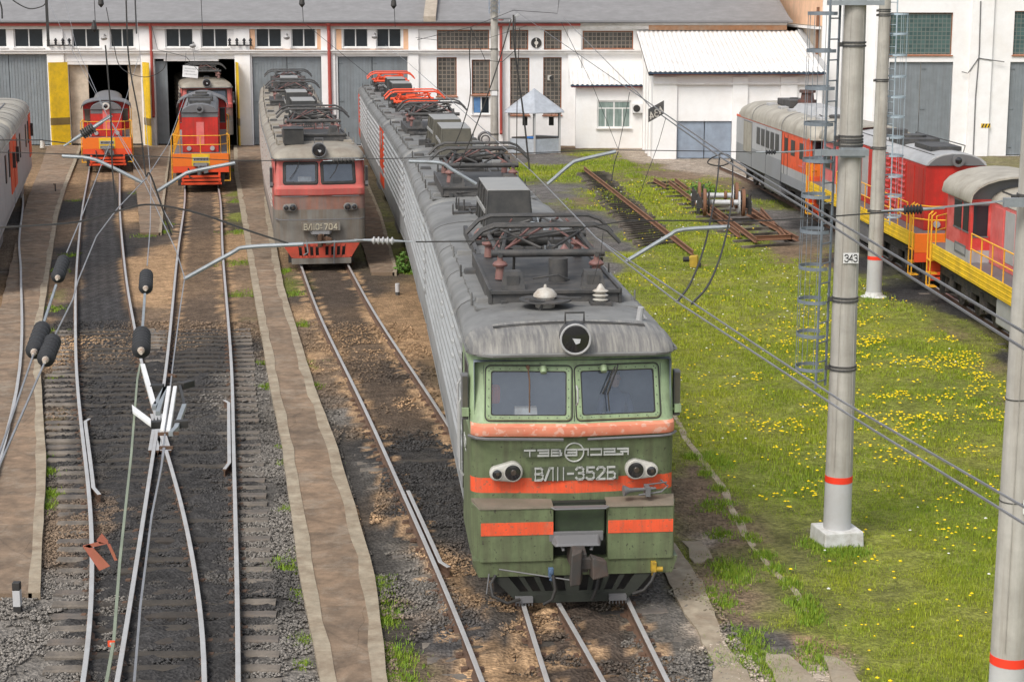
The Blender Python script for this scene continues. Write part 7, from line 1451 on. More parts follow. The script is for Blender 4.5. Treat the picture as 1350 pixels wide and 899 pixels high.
# ---------------- grey and orange-red main-line diesel
def mainline():
    t = thing('diesel_locomotive', 'grey main-line diesel locomotive with orange-red cab and cream domed roof', 'locomotive', (13.47, 71.6, 0), R(3.4)); hw = 1.5; ze = 3.3; zc = 4.08; L = 16.3
    m_or = mat('rail_orange_red', (.80, .10, .03), .45, dirt=(.4,.1,.05), damt=.3, dscale=1.5)
    side = mat('grey_panel_side', (.44, .44, .45), .5, dirt=(.33,.33,.33), damt=.5, dscale=.6, var=.12)
    lo = mat('lower_grey_side', (.28, .29, .31), .5, dirt=(.18,.17,.16), damt=.5, dscale=1, var=.12)
    for s in (-1, 1):
        mb = MB(); q = lambda a, b, z0, z1, m, o=0: mb.quad((s*(hw+o), a, z0), (s*(hw+o), b, z0), (s*(hw+o), b, z1), (s*(hw+o), a, z1), m)
        q(.35, 5.6, 1.85, ze, 1); q(.35, 5.6, 1.5, 1.85, 3); q(5.6, L, 2.0, ze, 0); q(5.6, L, 1.5, 2.0, 2); q(.35, L, 1.1, 1.5, 4)
        mb.box(s*hw-.01, s*hw+.02, .35, L, ze-.04, ze+.05, m=1); mb.build('body_side', [side, m_or, lo, m_lgrey, lo], t)
        for k in range(5):
            y = 6.2+k*1.05; mb = MB(); mb.box(s*hw-.01, s*hw+.012, y, y+.78, 2.3, 3.08, m=1); mb.box(s*hw-.02, s*hw+.018, y+.03, y+.75, 2.33, 3.05, m=0); mb.build('side_window', [m_darkwin, m_dgrey], t)
        for y in (1.35, 3.0):
            mb = MB(); mb.box(s*hw-.01, s*hw+.014, y, y+.75, 2.4, 3.05); mb.build('cab_window', m_darkwin, t)
        mb = MB(); mb.box(s*hw-.01, s*hw+.016, 4.35, 4.4, 1.5, 3.2); mb.box(s*hw-.01, s*hw+.016, 5.05, 5.1, 1.5, 3.2); mb.box(s*hw-.005, s*hw+.012, 4.45, 5.0, 2.4, 3.05); mb.box(s*hw-.01, s*hw+.016, 5.58, 5.64, 1.1, ze); mb.build('door_gaps', m_black, t)
        mb = MB(); mb.box(s*hw-.01, s*hw+.02, 12.4, 14.4, 1.75, 3.15); mb.build('pale_panel', m_cream, t); mb = MB(); mb.box(s*hw-.01, s*hw+.024, 12.28, 12.38, 1.7, 3.2); mb.box(s*hw-.01, s*hw+.024, 12.4, 14.4, 3.152, 3.2); mb.box(s*hw-.01, s*hw+.024, 12.4, 14.4, 1.7, 1.748); mb.build('panel_frame', m_dgrey, t)
    mb = MB(); mb.quad((-hw, L, 1.1), (hw, L, 1.1), (hw, L, ze), (-hw, L, ze)); mb.build('end_wall', lo, t)
    # nose: raked front with big split windscreen under a peak
    mb = MB(); rr = [cab_ring(z, y, hw, .35, .1, .36) for z, y in ((1.1, .1), (1.5, 0), (1.85, -.02), (2.35, .0))]
    ids = [[mb.av(p) for p in r] for r in rr]
    for i in range(3):
        for k in range(len(ids[0])-1): mb.af([ids[i][k], ids[i][k+1], ids[i+1][k+1], ids[i+1][k]], (2, 1, 0)[i])
    mb.quad((-hw, .36, 2.35), (hw, .36, 2.35), (hw, .36, ze), (-hw, .36, ze), m=1); mb.build('nose', [m_oran, m_or, m_lgrey], t, smooth=40)
    for s in (-1, 1):
        windscreen(t, Matrix.Translation((s*.72, .28, 2.85)) @ Matrix.Rotation(R(-8), 4, 'X'), 1.25, .82, m_dgrey, m_win)
    mb = MB(); R_ = [arch(y, hw+.03*w, ze, ze+h, rc=.3) for y, w, h in ((-.05, -4, .10), (.05, -1, .35), (.3, 0, .6), (.9, 1, .78), (2, 1, zc-ze), (L/2, 1, zc-ze), (L-1.6, 1, zc-ze), (L-.7, 0, zc-ze-.15), (L-.2, -2, zc-ze-.4), (L, -6, zc-ze-.62))]
    mb.loft(R_); rf = mb.build('roof', m_cream, t, smooth=50)
    mb = MB()
    for y in (5.6, 12.2): P = arch(y, hw+.05, ze, zc+.012); mb.loft([[(x, y-.035, z), (x, y+.035, z), (x, y+.035, z+.01), (x, y-.035, z+.01)] for x, _, z in P])
    mb.build('roof_seams', m_dgrey, rf)
    mb = MB(); mb.hexa([(-.75, 3.2, zc-.05), (.75, 3.2, zc-.05), (.75, 7.5, zc-.05), (-.75, 7.5, zc-.05), (-.45, 3.5, zc+.3), (.45, 3.5, zc+.3), (.5, 7.2, zc+.3), (-.5, 7.2, zc+.3)]); mb.build('roof_fairing', m_lgrey, t, bevel=.03)
    mb = MB(); mb.cyl((0, 7.6, zc+.1), (0, 7.6, zc+.42), .42, n=18); mb.cyl((0, 7.6, zc+.4), (0, 7.6, zc+.75), .3, .26, n=18); mb.cyl((0, 7.6, zc+.73), (0, 7.6, zc+.85), .36, n=18); mb.build('exhaust_stack', mat('rusty_black_stack', (.08,.06,.055), .8, dirt=(.3,.08,.04), damt=.5), t)
    mb = MB(); mb.box(-.6, .6, 8.4, 9.6, zc, zc+.35); mb.box(-.5, .5, 10.2, 11.6, zc, zc+.3); mb.cyl((-.1, 9.9, zc), (-.1, 9.9, zc+.4), .2, n=12); mb.build('roof_lockers', m_greyd, t, bevel=.03); mb = MB(); mb.cyl((.1, 1.7, zc-.12), (.1, 1.7, zc+.12), .5, n=18); mb.tube([(-.5, 1.2, zc-.1), (-.5, 3.0, zc+.05)], .03, 5); mb.build('roof_fan', m_greyd, t)
    mb = MB(); mb.hexa([(-1.42, 12.7, zc-.5), (-.8, 12.7, zc-.12), (-.8, 14.7, zc-.12), (-1.42, 14.7, zc-.5), (-1.46, 12.7, zc-.42), (-.84, 12.7, zc-.04), (-.84, 14.7, zc-.04), (-1.46, 14.7, zc-.42)]); mb.build('roof_grille', m_dgrey, t)
    for q in (1.0, 2.6, 6.6, 8.6, 11.2): mb = MB(); mb.box(-.95, -.55, q, q+.7, zc-.1, zc+.06); mb.build('roof_hatch', m_lgrey, t, bevel=.02)
    mb = MB(); mb.tube([(-1.1, .8, zc-.2), (-1.12, 3.6, zc-.12)], .02, 5); mb.tube([(-1.2, 1.4, zc-.3), (-1.2, 1.4, zc-.12)], .02, 5); mb.build('roof_rail', m_black, t)
    for q in (5.62, 9.0, 12.3): mb = MB(); mb.box(-hw-.014, -hw-.002, q, q+.03, 1.1, 3.2); mb.build('panel_seam', m_dgrey, t)
    mb = MB(); mb.hexa([(-1.1, .0, .25), (1.1, .0, .25), (1.2, .5, .25), (-1.2, .5, .25), (-1.45, .02, 1.1), (1.45, .02, 1.1), (1.5, .6, 1.1), (-1.5, .6, 1.1)]); mb.build('pilot', m_or, t, bevel=.02); coupler(t, -.1, m=m_dgrey)
    mb = MB(); mb.box(-1.3, 1.3, .6, L-.1, .95, 1.1); mb.build('underframe', m_under, t)
    for s in (-1, 1): mb = MB(); mb.box(s*1.0-.42, s*1.0+.42, L/2-1.9, L/2+1.5, .42, 1.05); mb.build('fuel_tank', m_dgrey, t, bevel=.08)
    bogie(t, 3.6, n=3); bogie(t, L-3.4, n=3)
    mb = MB(); mb.box(-hw-.016, -hw-.003, 1.2, 2.2, 2.08, 2.13); mb.box(-hw-.016, -hw-.003, 1.1, 1.5, 2.2, 2.3); mb.build('faint_lettering', m_redp, t)
mainline()
# ---------------- far-left train
def left_section(label, a, b, seed):
    t, L = loco_root('electric_locomotive', label, a, b, 'grey and red sections at the far left'); hw = 1.53; y0, y1 = .12, L-.12
    side_walls(t, y0, y1, hw, 1.05, 3.6, m_lgrey, rb=False); mb = MB(); mb.quad((-hw, y0, 1.05), (hw, y0, 1.05), (hw, y0, 3.6), (-hw, y0, 3.6)); mb.build('end_wall', m_lgrey, t)
    mb = MB()
    for s in (-1, 1):
        for q0, q1 in ((y0+.02, y0+1.9), (y1-1.9, y1-.02)): mb.box(s*hw-.01, s*hw+.034, q0, q1, 1.55, 3.58)
    mb.build('red_cab_panel', m_ored, t)
    for s in (-1, 1):
        for q in (2.4, 5.2, 10.8, 13.2): mb = MB(); mb.box(s*hw-.01, s*hw+.036, q, q+.55, 2.3, 3.3); mb.build('side_window', m_darkwin, t)
        for q in (.9, y1-1.3): mb = MB(); mb.box(s*(hw+.12)-.06, s*(hw+.12)+.06, q, q+.12, 2.5, 3.1); mb.build('side_mirror', m_black, t)
    underskirt(t, y0, y1, hw, m_lgrey); roof_shell(t, y0, y1, hw, 3.6, 4.25, m_cream)
    mb = MB()
    for q in (1.9, 4.9, 8, 11, y1-1.9): P = arch(q, hw+.045, 3.6, 4.262); mb.loft([[(x, q-.04, z), (x, q+.04, z), (x, q+.04, z+.008), (x, q-.04, z+.008)] for x, _, z in P])
    mb.build('roof_seams', m_greyd, t); mb = MB(); mb.box(-1.0, .5, 2.4, 4.2, 4.1, 4.55); mb.build('roof_locker', m_gateb, t, bevel=.03); mb = MB(); mb.tube([(.9, 1.5, 4.1), (.9, 1.5, 4.7)], .03, 5); mb.tube([(.7, 5, 4.25), (.7, 11, 4.25)], .03, 5); mb.build('roof_pipes', m_dgrey, t)
    bogie(t, 3.9); bogie(t, L-4.1)
def ec(px, py): p = G(px, py, 3.6); return Vector((p.x-1.56, p.y))
e0 = ec(38, 147); e1 = ec(0, 202); d = (e1-e0).normalized()
left_section('cream-roofed grey section with red ends at the far left, the one nearer the gates', tuple(e0+d*16.3), tuple(e0), 1)
left_section('cream-roofed grey section with red ends cut off by the left edge of view', tuple(e0+d*33), tuple(e0+d*16.7), 2)

# ================================================================ MASTS
def mast(label, x, y, rb, rt, h, tag_txt=None, band=None, block=False, lab_z=None, straps=(), name='concrete_mast', lab_ang=0, lab_dx=0):
    t = thing(name, label, 'pole', (x, y, GZ)); zb_ = band if band else 0
    def rad(z): return rb+(rt-rb)*z/h
    mb = MB(); N = 24
    zs = [0]+([zb_-GZ] if band else [])+[h]
    if band:
        mb.cyl((0, 0, -.3), (0, 0, zb_-GZ), rb, rad(zb_-GZ), N, m=0); mb.build('painted_foot', m_poleW, t, smooth=40); mb = MB(); mb.cyl((0, 0, zb_-GZ), (0, 0, zb_-GZ+.11), rad(zb_-GZ)+.004, rad(zb_-GZ+.11)+.004, N); mb.build('red_band', m_redband, t, smooth=40); mb = MB(); mb.cyl((0, 0, zb_-GZ+.105), (0, 0, h), rad(zb_-GZ+.105), rt, N)
    else: mb.cyl((0, 0, -.3), (0, 0, h), rb, rt, N)
    mb.build('shaft', m_conc, t, smooth=40)
    for a_ in (-2.1, -.9):
        mb = MB(); mb.tube([(rb*math.cos(a_), rb*math.sin(a_), (zb_-GZ+.2) if band else .1), (rt*math.cos(a_), rt*math.sin(a_), h)], .006, 4); mb.build('mould_seam', m_conc, t)
    if block: mb = MB(); mb.hexa([(-.36, -.36, -.2), (.36, -.36, -.2), (.36, .36, -.2), (-.36, .36, -.2), (-.34, -.34, .26), (.34, -.34, .26), (.34, .34, .26), (-.34, .34, .26)]); o = mb.build('foundation_block', m_block, t, bevel=.02); o.rotation_euler = (0, 0, R(12))
    for z in straps:
        mb = MB(); r = rad(z-GZ)+.004
        for dz in (0, .055): mb.cyl((0, 0, z-GZ+dz), (0, 0, z-GZ+dz+.03), r+.012, n=20)
        mb.box(-r-.07, -r, -.03, .03, z-GZ, z-GZ+.07); mb.build('steel_strap', m_greyd, t)
    if tag_txt:
        r = rad(lab_z-GZ)+.012; mb = MB(); mb.M = Matrix.Translation((lab_dx, -r-.002, lab_z-GZ)); mb.box(-.125, .125, -.006, .004, -.085, .085, m=0); mb.build('number_plate', m_frame, t)
        mb = MB(); mb.M = Matrix.Translation((lab_dx, -r-.012, lab_z-GZ)); strokes(mb, tag_txt, -.098, -.055, .055, .11, .073, .015, dep=.004); mb.build('number_lettering', m_black, t)
    return t, rad
def cage(t, x, y, z0, z1, side, m, hoops, r=.32, rb=.24):
    """ladder beside the shaft with a cage of hoops around the climber"""
    lx = side*(rb+.12)
    for q in (-.12, .12):
        mb = MB(); mb.tube([(lx+side*.0+ (side*.1 if q < 0 else -side*.1), q, z0), (lx*.86+(side*.1 if q < 0 else -side*.1), q, z1)], .022, 5); mb.build('ladder_rail', m, t)
    z = z0+.1
    while z < z1: mb = MB(); f = 1-(.14)*(z-z0)/(z1-z0); mb.tube([(lx*f+side*.1, -.12, z), (lx*f-side*.1, .12, z)], .012, 5); z += .33; mb.build('rung', m, t)
    for z in hoops:
        f = 1-(.14)*(z-z0)/(z1-z0); mb = MB(); cx = lx*f+side*.22; P = [(cx+side*r*math.cos(a)*.8-side*.05, r*math.sin(a)*1.0, z) for a in np.linspace(-2.3, 2.3, 17)]
        rings = [[(p[0], p[1], p[2]-.028), (p[0]*1.0+side*.008, p[1]*1.03, p[2]-.028), (p[0]+side*.008, p[1]*1.03, p[2]+.028), (p[0], p[1], p[2]+.028)] for p in P]; mb.loft(rings); mb.build('cage_hoop', m, t)
    za, zb_ = min(hoops), max(hoops)
    for a in (-1.5, -.75, 0, .75, 1.5):
        mb = MB(); f0 = 1-(.14)*(za-z0)/(z1-z0); f1 = 1-(.14)*(zb_-z0)/(z1-z0)
        mb.tube([(lx*f0+side*.22+side*r*math.cos(a)*.8-side*.05, r*math.sin(a), za), (lx*f1+side*.22+side*r*math.cos(a)*.8-side*.05, r*math.sin(a), zb_)], .006, 4); mb.build('cage_bar', m, t)
def zat(px, py, Y): return K(px, py, Y).z
PX, PY = 5.5, 29.04
t, rad = mast('thick concrete mast numbered 343 with a caged ladder and white base block', PX, PY, .235, .155, 11.5, '343', zat(1103, 634, PY), True, zat(1117, 338, PY), [zat(1108, 487, PY), zat(1110, 397, PY), zat(1116, 193, PY), zat(1120, 185, PY), zat(1122, 62, PY)], lab_dx=.03)
cage(t, PX, PY, zat(1080, 510, PY)-GZ, 11, -1, m_ladder, [zat(1075, y, PY)-GZ for y in (484, 440, 396, 352, 304, 258, 211, 163, 116, 67, 18)])
mb = MB(); z = zat(1110, 200, PY)-GZ; mb.box(-.62, .25, -.27, -.2, z-.05, z+.05); mb.box(-.2, .2, -.24, -.18, z-.08, z+.08); mb.build('bracket_arm', m_arm, t); z = zat(1120, 4, PY)-GZ; mb = MB(); mb.box(-.42, .42, -.22, .22, z-.04, z+.04); mb.build('top_bracket', m_arm, t)
QX, QY = 11.2, 54.47
t, rad = mast('slimmer concrete mast with a pale blue caged ladder beside the red locomotives', QX, QY, .24, .15, 11.5, None, zat(1152, 342, QY), False, None, [zat(1156, y, QY) for y in (16, 22, 108, 197, 280)])
mb = MB(); mb.lathe((0, 0, -.05), (0, 0, 1), [(0,.42),(.06,.40),(.1,.28),(.2,.25)], 20); mb.build('foundation_collar', m_block, t)
cage(t, QX, QY, zat(1166, 296, QY)-GZ, 11, 1, m_ladder2, [zat(1180, y, QY)-GZ for y in (285, 258, 232, 205, 181, 154, 128, 101, 73, 45, 19)], r=.36, rb=.16)
RX, RY = 5.98, 20.33
t, rad = mast('nearest concrete mast at the right edge with a number plate starting 34', RX, RY, .235, .16, 11.5, '344', zat(1330, 873, RY), True, zat(1350, 661, RY), [zat(1350, 265, RY)], lab_dx=.12)
mb = MB(); z = zat(1340, 264, RY)-GZ; mb.box(-.42, .3, -.27, -.2, z-.05, z+.05); mb.build('bracket_arm', m_arm, t); mb = MB(); z = zat(1335, 522, RY)-GZ; r = rad(z); mb.tube([((r+.006)*math.cos(a), (r+.006)*math.sin(a), z+.03*math.cos(a*1)) for a in np.linspace(0, 6.283, 25)], .006, 4); z = zat(1335, 657, RY)-GZ; r = rad(z); mb.tube([((r+.006)*math.cos(a), (r+.006)*math.sin(a), z+.02*math.cos(a)) for a in np.linspace(0, 6.283, 25)], .006, 4); mb.build('wire_loop', m_wire, t)
SX_, SY_ = -1.06, 108.3
t, rad = mast('distant concrete mast between the green train and the gazebo', SX_, SY_, .25, .2, 13, None, None, False, None, [zat(652, y, SY_) for y in (121, 66, 178)])
mb = MB(); z = zat(652, 25, SY_)-GZ; mb.box(-.1, 1.25, -.3, -.22, z-.05, z+.05); mb.build('bracket_arm', m_dgrey, t); z = zat(652, 123, SY_)-GZ; mb = MB(); mb.box(-.18, .18, -.27, -.25, z-.14, z+.14); mb.build('number_plate', m_frame, t)
mb = MB()
for s in (-1, 1):
    mb.tube([(s*.3, -.3, zat(652, 18, SY_)-GZ), (s*.3, -.3, 13)], .03, 5)
    for k in range(6): z = zat(652, 18, SY_)-GZ+.3*k; mb.tube([(-.3, -.3, z), (.3, -.3, z+.3)], .02, 4); mb.tube([(.3, -.3, z), (-.3, -.3, z+.3)], .02, 4)
mb.build('lattice_collar', m_gateb, t)
mb = MB(); mb.M = Matrix.Translation((1.2, -.4, zat(676, 24, SY_)-GZ)) @ Matrix.Rotation(R(-40), 4, 'Y') @ Matrix.Rotation(R(90), 4, 'Z'); mb.box(-.09, .09, -.35, .35, -.08, .08); o = mb.build('security_camera', m_lgrey, t, bevel=.02)

# ================================================================ OVERHEAD WIRES
def wire(label, pts, r=.007, m=m_wire, grp=None, n=4, sagm=0, name='overhead_wire', cat='wire'):
    """pts: world points; drawn with a light sag between them"""
    P = [Vector(p) for p in pts]; out = []
    for a, b in zip(P[:-1], P[1:]):
        L = (b-a).length; k = max(1, min(14, int(L/2)+1)) if sagm else 1
        for i in range(k): q = i/k; out.append(a.lerp(b, q)-Vector((0, 0, sagm*4*q*(1-q)*L)))
    out.append(P[-1]); c = out[0]; mb = MB(); mb.tube([p-c for p in out], r, n); o = mb.build(name, m); o.location = c; tag(o, label, cat, grp); return o
def g(x, y, z): return G(x, y, z)
def k(x, y, Y): return K(x, y, Y)
def smooth(P, n=6):
    P = [Vector(p) for p in P]; Q = [P[0]*2-P[1]]+P+[P[-1]*2-P[-2]]; out = []
    for i in range(1, len(Q)-2):
        for j in range(n):
            t = j/n; a, b, c, d = Q[i-1:i+3]; out.append(.5*((2*b)+(c-a)*t+(2*a-5*b+4*c-d)*t*t+(3*b-a-3*c+d)*t**3))
    return out+[P[-1]]
# contact wires above the green train (pair), and the upper pair to the right of it
for dx, y0, lb in ((0, 690, 'lower one of the two contact wires above the green locomotive'), (0, 668, 'upper one of the two contact wires above the green locomotive')):
    e = .035 if y0 == 668 else 0
    wire(lb, [g(1500, y0+ (y0-440)*.28*1.3, 5.95), g(1350, y0, 5.95), g(1110, 541 if y0 == 690 else 529, 5.95), g(952+(0 if y0 == 690 else 18), 437, 5.95), g(894+(0 if y0 == 690 else 19), 399, 5.95), g(822+(0 if y0 == 690 else 8), 344, 5.95), g(786, 314, 5.97)], .0085, m_wirel)
wire('thin contact wire running on above the green train towards the shed', [g(786, 314, 5.97), g(702, 227, 6.0), g(657, 188, 6.0), g(538, 83, 6.05), g(498, 52, 6.05)], .009, m_wirel)
wire('upper carrying cable sweeping from the far mast down to the right', [k(677, 13, 107.5), k(831, 119, 40), g(949, 200, 6.9), g(1060, 266, 6.8), g(1216, 358, 6.7), g(1350, 438, 6.6), g(1500, 527, 6.6)], .011, m_dgrey)
wire('second carrying cable meeting the first beside the black hanging plate', [k(742, 23, 107.5), k(843, 125, 40.5), k(858, 142, 38), g(949, 207, 6.88), g(1060, 274, 6.78), g(1189, 358, 6.6), g(1350, 460, 6.5), g(1500, 556, 6.5)], .011, m_dgrey)
for pts, lb in (([(949, 203, 6.9), (944, 250, 6.5), (930, 320, 6.2), (912, 370, 6.0), (893, 398, 5.95)], 'left one of the two black jumper cables hanging between the wires'), ([(966, 212, 6.85), (965, 260, 6.5), (955, 320, 6.2), (936, 372, 6.0), (912, 401, 5.95)], 'right one of the two black jumper cables hanging between the wires')):
    A = g(*pts[0]); B = g(*pts[-1]); P = []
    for i, q in enumerate(pts): f = i/(len(pts)-1); Y = A.y+(B.y-A.y)*f; P.append(K(q[0], q[1], Y))
    wire(lb, smooth(P), .012, m_black, cat='cable', name='jumper_cable')
P = [K(*q, 27.0) for q in ((948, 204), (936, 210), (934, 216), (950, 219), (964, 213), (960, 205), (950, 203))]; wire('small black cable loop tied to the carrying cable', smooth(P), .012, m_black, cat='cable', name='cable_loop')
# cross-span nearest: left edge to right mast
Y = 20.2
wire('black cross-span cable from the left edge to the insulator before the 704 locomotive', smooth([k(*q, Y) for q in ((-30, 303), (0, 300), (101, 293), (160, 277), (199, 270), (260, 281), (330, 305), (380, 321))]), .014, m_black, cat='cable')
wire('cross-span rod crossing in front of the 704 locomotive buffers', [k(q[0], q[1], Y) for q in ((380, 322), (470, 317))], .012, m_arm)
wire('black cross-span cable over the front pantograph to the right-hand insulator', [k(q[0], q[1], Y) for q in ((548, 319), (640, 318), (700, 310), (750, 303), (828, 291), (1010, 291), (1060, 288), (1158, 281), (1185, 278))], .010, m_black, cat='cable')
wire('steel rod from the right-hand insulator to the nearest mast', [k(1218, 276, Y), k(1255, 272, Y), k(1345, 263, Y)], .014, m_arm)
Y2_ = 28.9
wire('far cross-span cable over the shunters from the left edge', [k(*q, Y2_) for q in ((-30, 185), (0, 185), (55, 185), (87, 189))], .012, m_black, cat='cable')
wire('lower far cross-span cable running behind to the 704 cab', [k(*q, Y2_) for q in ((-30, 201), (0, 201), (75, 203), (190, 206), (313, 212), (422, 212))], .009, m_black, cat='cable')
wire('far cross-span cable from the 704 cab to mast 343', [k(*q, Y2_) for q in ((484, 210), (530, 209), (661, 203), (813, 198), (960, 200), (1000, 201))], .009, m_black, cat='cable')
wire('steel rod between the small insulator and mast 343', [k(1022, 201, Y2_), k(1060, 199, Y2_), k(1092, 197, Y2_)], .012, m_arm)
def insulator(label, a, b, r, m, ribs=6, cap=m_arm, capl=.25):
    a = Vector(a); b = Vector(b); d = (b-a); L = d.length; t = thing('insulator', label, 'insulator', a); prof = [(0, r*.45)]
    for i in range(ribs): f = (i+.5)/ribs; prof += [(L*(f-.30/ribs), r*.55), (L*(f-.12/ribs), r), (L*(f+.12/ribs), r), (L*(f+.30/ribs), r*.55)]
    prof.append((L, r*.45)); mb = MB(); mb.lathe((0, 0, 0), d, prof, 14); mb.build('sheds', m, t, smooth=20)
    dn = d.normalized()
    for s, p in ((-1, Vector((0, 0, 0))), (1, d)): mb = MB(); mb.cyl(p, p+dn*s*capl*.5, r*.4, r*.28, 10); mb.cyl(p+dn*s*capl*.4, p+dn*s*capl, r*.18, n=8); mb.build('end_clamp', cap, t)
    return t
insulator('white-ended ribbed insulator in front of the 704 locomotive and the green train side', k(490, 317, Y), k(520, 318, Y), .045, m_lgrey, 5, m_arm, .2)
insulator('black ribbed insulator on the rod leading to the nearest mast', k(1191, 277, Y), k(1216, 276, Y), .055, m_insb, 6, m_arm, .25)
insulator('small black insulator before the orange-red diesel cab', k(1009, 201, Y2_), k(1023, 201, Y2_), .04, m_insb, 4, m_arm, .3)
insulator('small grey insulator before the 704 windscreens', k(438, 212, Y2_), k(468, 211, Y2_), .035, m_greyd, 6, m_arm, .15)
insulator('spiky dark insulator tilted before the left red shunter', k(108, 178, Y2_), k(124, 168, Y2_), .085, m_greyd, 6, m_arm, .35)
wire('tilted steel rod carrying the spiky insulator', [k(88, 190, Y2_), k(145, 152, Y2_)], .018, m_arm)
for pts, YY, lb in ((((243, 368), (305, 334), (325, 326), (400, 322)), Y, 'grey steady arm low above the right open road'), (((825, 345), (880, 312), (900, 303), (962, 299)), Y, 'grey steady arm above the grass beside the front pantograph'),
 (((82, 206), (118, 209), (146, 220), (188, 241)), Y2_, 'pale steady arm in front of the left red shunter'), (((208, 252), (240, 232), (255, 226), (310, 215)), Y2_, 'grey steady arm in front of the shunter with yellow railings'), (((722, 243), (752, 217), (765, 211), (812, 200)), Y2_, 'grey steady arm above the grass left of the loose track panel'), (((539, 213), (580, 215), (596, 224), (628, 243)), Y2_, 'steady arm above the roof of the second grey section')):
    P = smooth([k(*q, YY) for q in pts], 4); wire(lb, P, .024 if YY == Y else .03, m_arm, n=8, name='steady_arm', cat='steady arm')
# wires and big insulators, left foreground
Z6 = 6.0
wl = lambda lb, pts, r=.008, m=m_wirel, **q: wire(lb, [K(x, y, z) if z > 20 else g(x, y, z) for x, y, z in pts], r, m, **q)
def at_y(px, py, z): return G(px, py, z)
wl('grey wire rising from the left edge to the black insulator over the walkway', [(-25, 660, 6), (0, 595, 6), (44, 468, 6)], .009); insulator('black ribbed insulator over the leftmost walkway', g(45, 464, 6), g(56, 432, 6), .075, m_insb, 6, m_clamp, .14)
wl('short rod between the two black insulators over the walkway edge', [(58, 425, 6), (74, 376, 6)], .015, m_arm); insulator('black insulator beside the leftmost rail, upper one of its string', g(76, 366, 6), g(84, 343, 6), .072, m_insb, 6, m_clamp, .13)
wl('grey wire from the upper left insulator to the hanging support', [(88, 333, 6), (106, 290, 6), (135, 214, 6), (157, 160, 6), (183, 75, 62)], .008)
wl('lower grey wire rising from the left edge beside the first', [(-25, 685, 6), (0, 612, 6), (58, 480, 6)], .009); insulator('black insulator just right of the first one, lowest on the left', g(60, 474, 6), g(70, 449, 6), .072, m_insb, 6, m_clamp, .13)
wl('grey wire sweeping up from the lower left insulator to the crossing', [(72, 443, 6), (96, 395, 6), (103, 370, 6), (127, 312, 6), (155, 275, 6), (193, 235, 6), (222, 190, 6.0), (243, 130, 50)], .008)
wl('pale green wire climbing past the red hanging plates to the switch insulator', [(135, 930, 6), (150, 845, 6), (158, 740, 6), (173, 600, 6), (181, 500, 6), (185, 480, 6)], .010, mat('pale_green_wire', (.22,.25,.18), .6)); insulator('black insulator above the track crossing, lower one', g(186, 462, 6), g(187, 440, 6), .078, m_insb, 6, m_clamp, .12)
wl('short rod between the two insulators above the track crossing', [(188, 432, 6), (191, 388, 6)], .016, m_arm); insulator('black insulator above the track crossing, upper one with a rusty ring', g(192, 380, 6), g(193, 362, 6), .072, m_insb, 6, m_clamp, .12)
wl('grey wire from the upper crossing insulator to the hanging support', [(194, 350, 6), (198, 300, 6), (199, 240, 6.0), (188, 110, 52), (178, -4, 58)], .008)
wl('grey wire running right of the crossing insulators down to the sectioning horns', [(212, 620, 6), (228, 480, 6), (237, 410, 6), (243, 370, 6)], .007)
wl('thin wire past the crossing insulators', [(244, 368, 6), (232, 330, 6), (190, 240, 6), (140, 150, 42), (100, 60, 52), (85, -4, 60)], .007)
wl('grey wire crossing down to the sectioning horns along the right open road', [(177, 899, 6), (185, 800, 6), (200, 680, 6), (212, 620, 6), (217, 590, 6)], .008, m_wirel)
wl('thin wire from the upper left crossing the shunter bumper', [(60, -4, 60), (97, 70, 50), (140, 150, 42), (193, 235, 6), (228, 300, 6)], .006)
wire('thin dark cable hanging over the right open gate', smooth([k(*q, 30) for q in ((140, 10), (150, 60), (160, 90), (190, 102), (215, 92), (220, 70))]), .008, m_black, cat='cable')
wire('dark cable sagging on the roof at upper left', smooth([k(*q, 40) for q in ((10, -5), (25, 6), (40, 12), (55, 9), (60, 5))]), .016, m_black, cat='cable')
for P, YY, r, lb in ((((166, -5), (170, 80), (184, 160), (192, 230), (199, 232), (226, 310)), 24, .012, 'black hanger cable dropping beside the right open road'), (((139, 60), (146, 150), (148, 220), (153, 275)), 24, .012, 'black hanger rod in front of the left red shunter'), (((677, 20), (678, 60), (690, 150), (698, 223)), 29, .02, 'thick black hanger rod in front of the gazebo'),
  (((685, 38), (682, 120), (681, 209)), 29, .010, 'thin black hanger left of the gazebo post'), (((674, 26), (655, 90), (630, 160), (604, 223)), 29, .014, 'black hanger cable curving down past the small blue window'), (((621, 36), (619, 70), (620, 125), (610, 165), (600, 190)), 29, .012, 'slack black cable over the glass-block window'), (((61, -4), (62, 20), (64, 62)), 24, .022, 'black rod hanging in front of the shed roof at upper left'), (((-3, -4), (2, 10), (3, 25)), 24, .012, 'black cable at the top left corner')):
    wire(lb, smooth([k(*q, YY) for q in P]), r, m_black, cat='cable', name='hanger_cable')
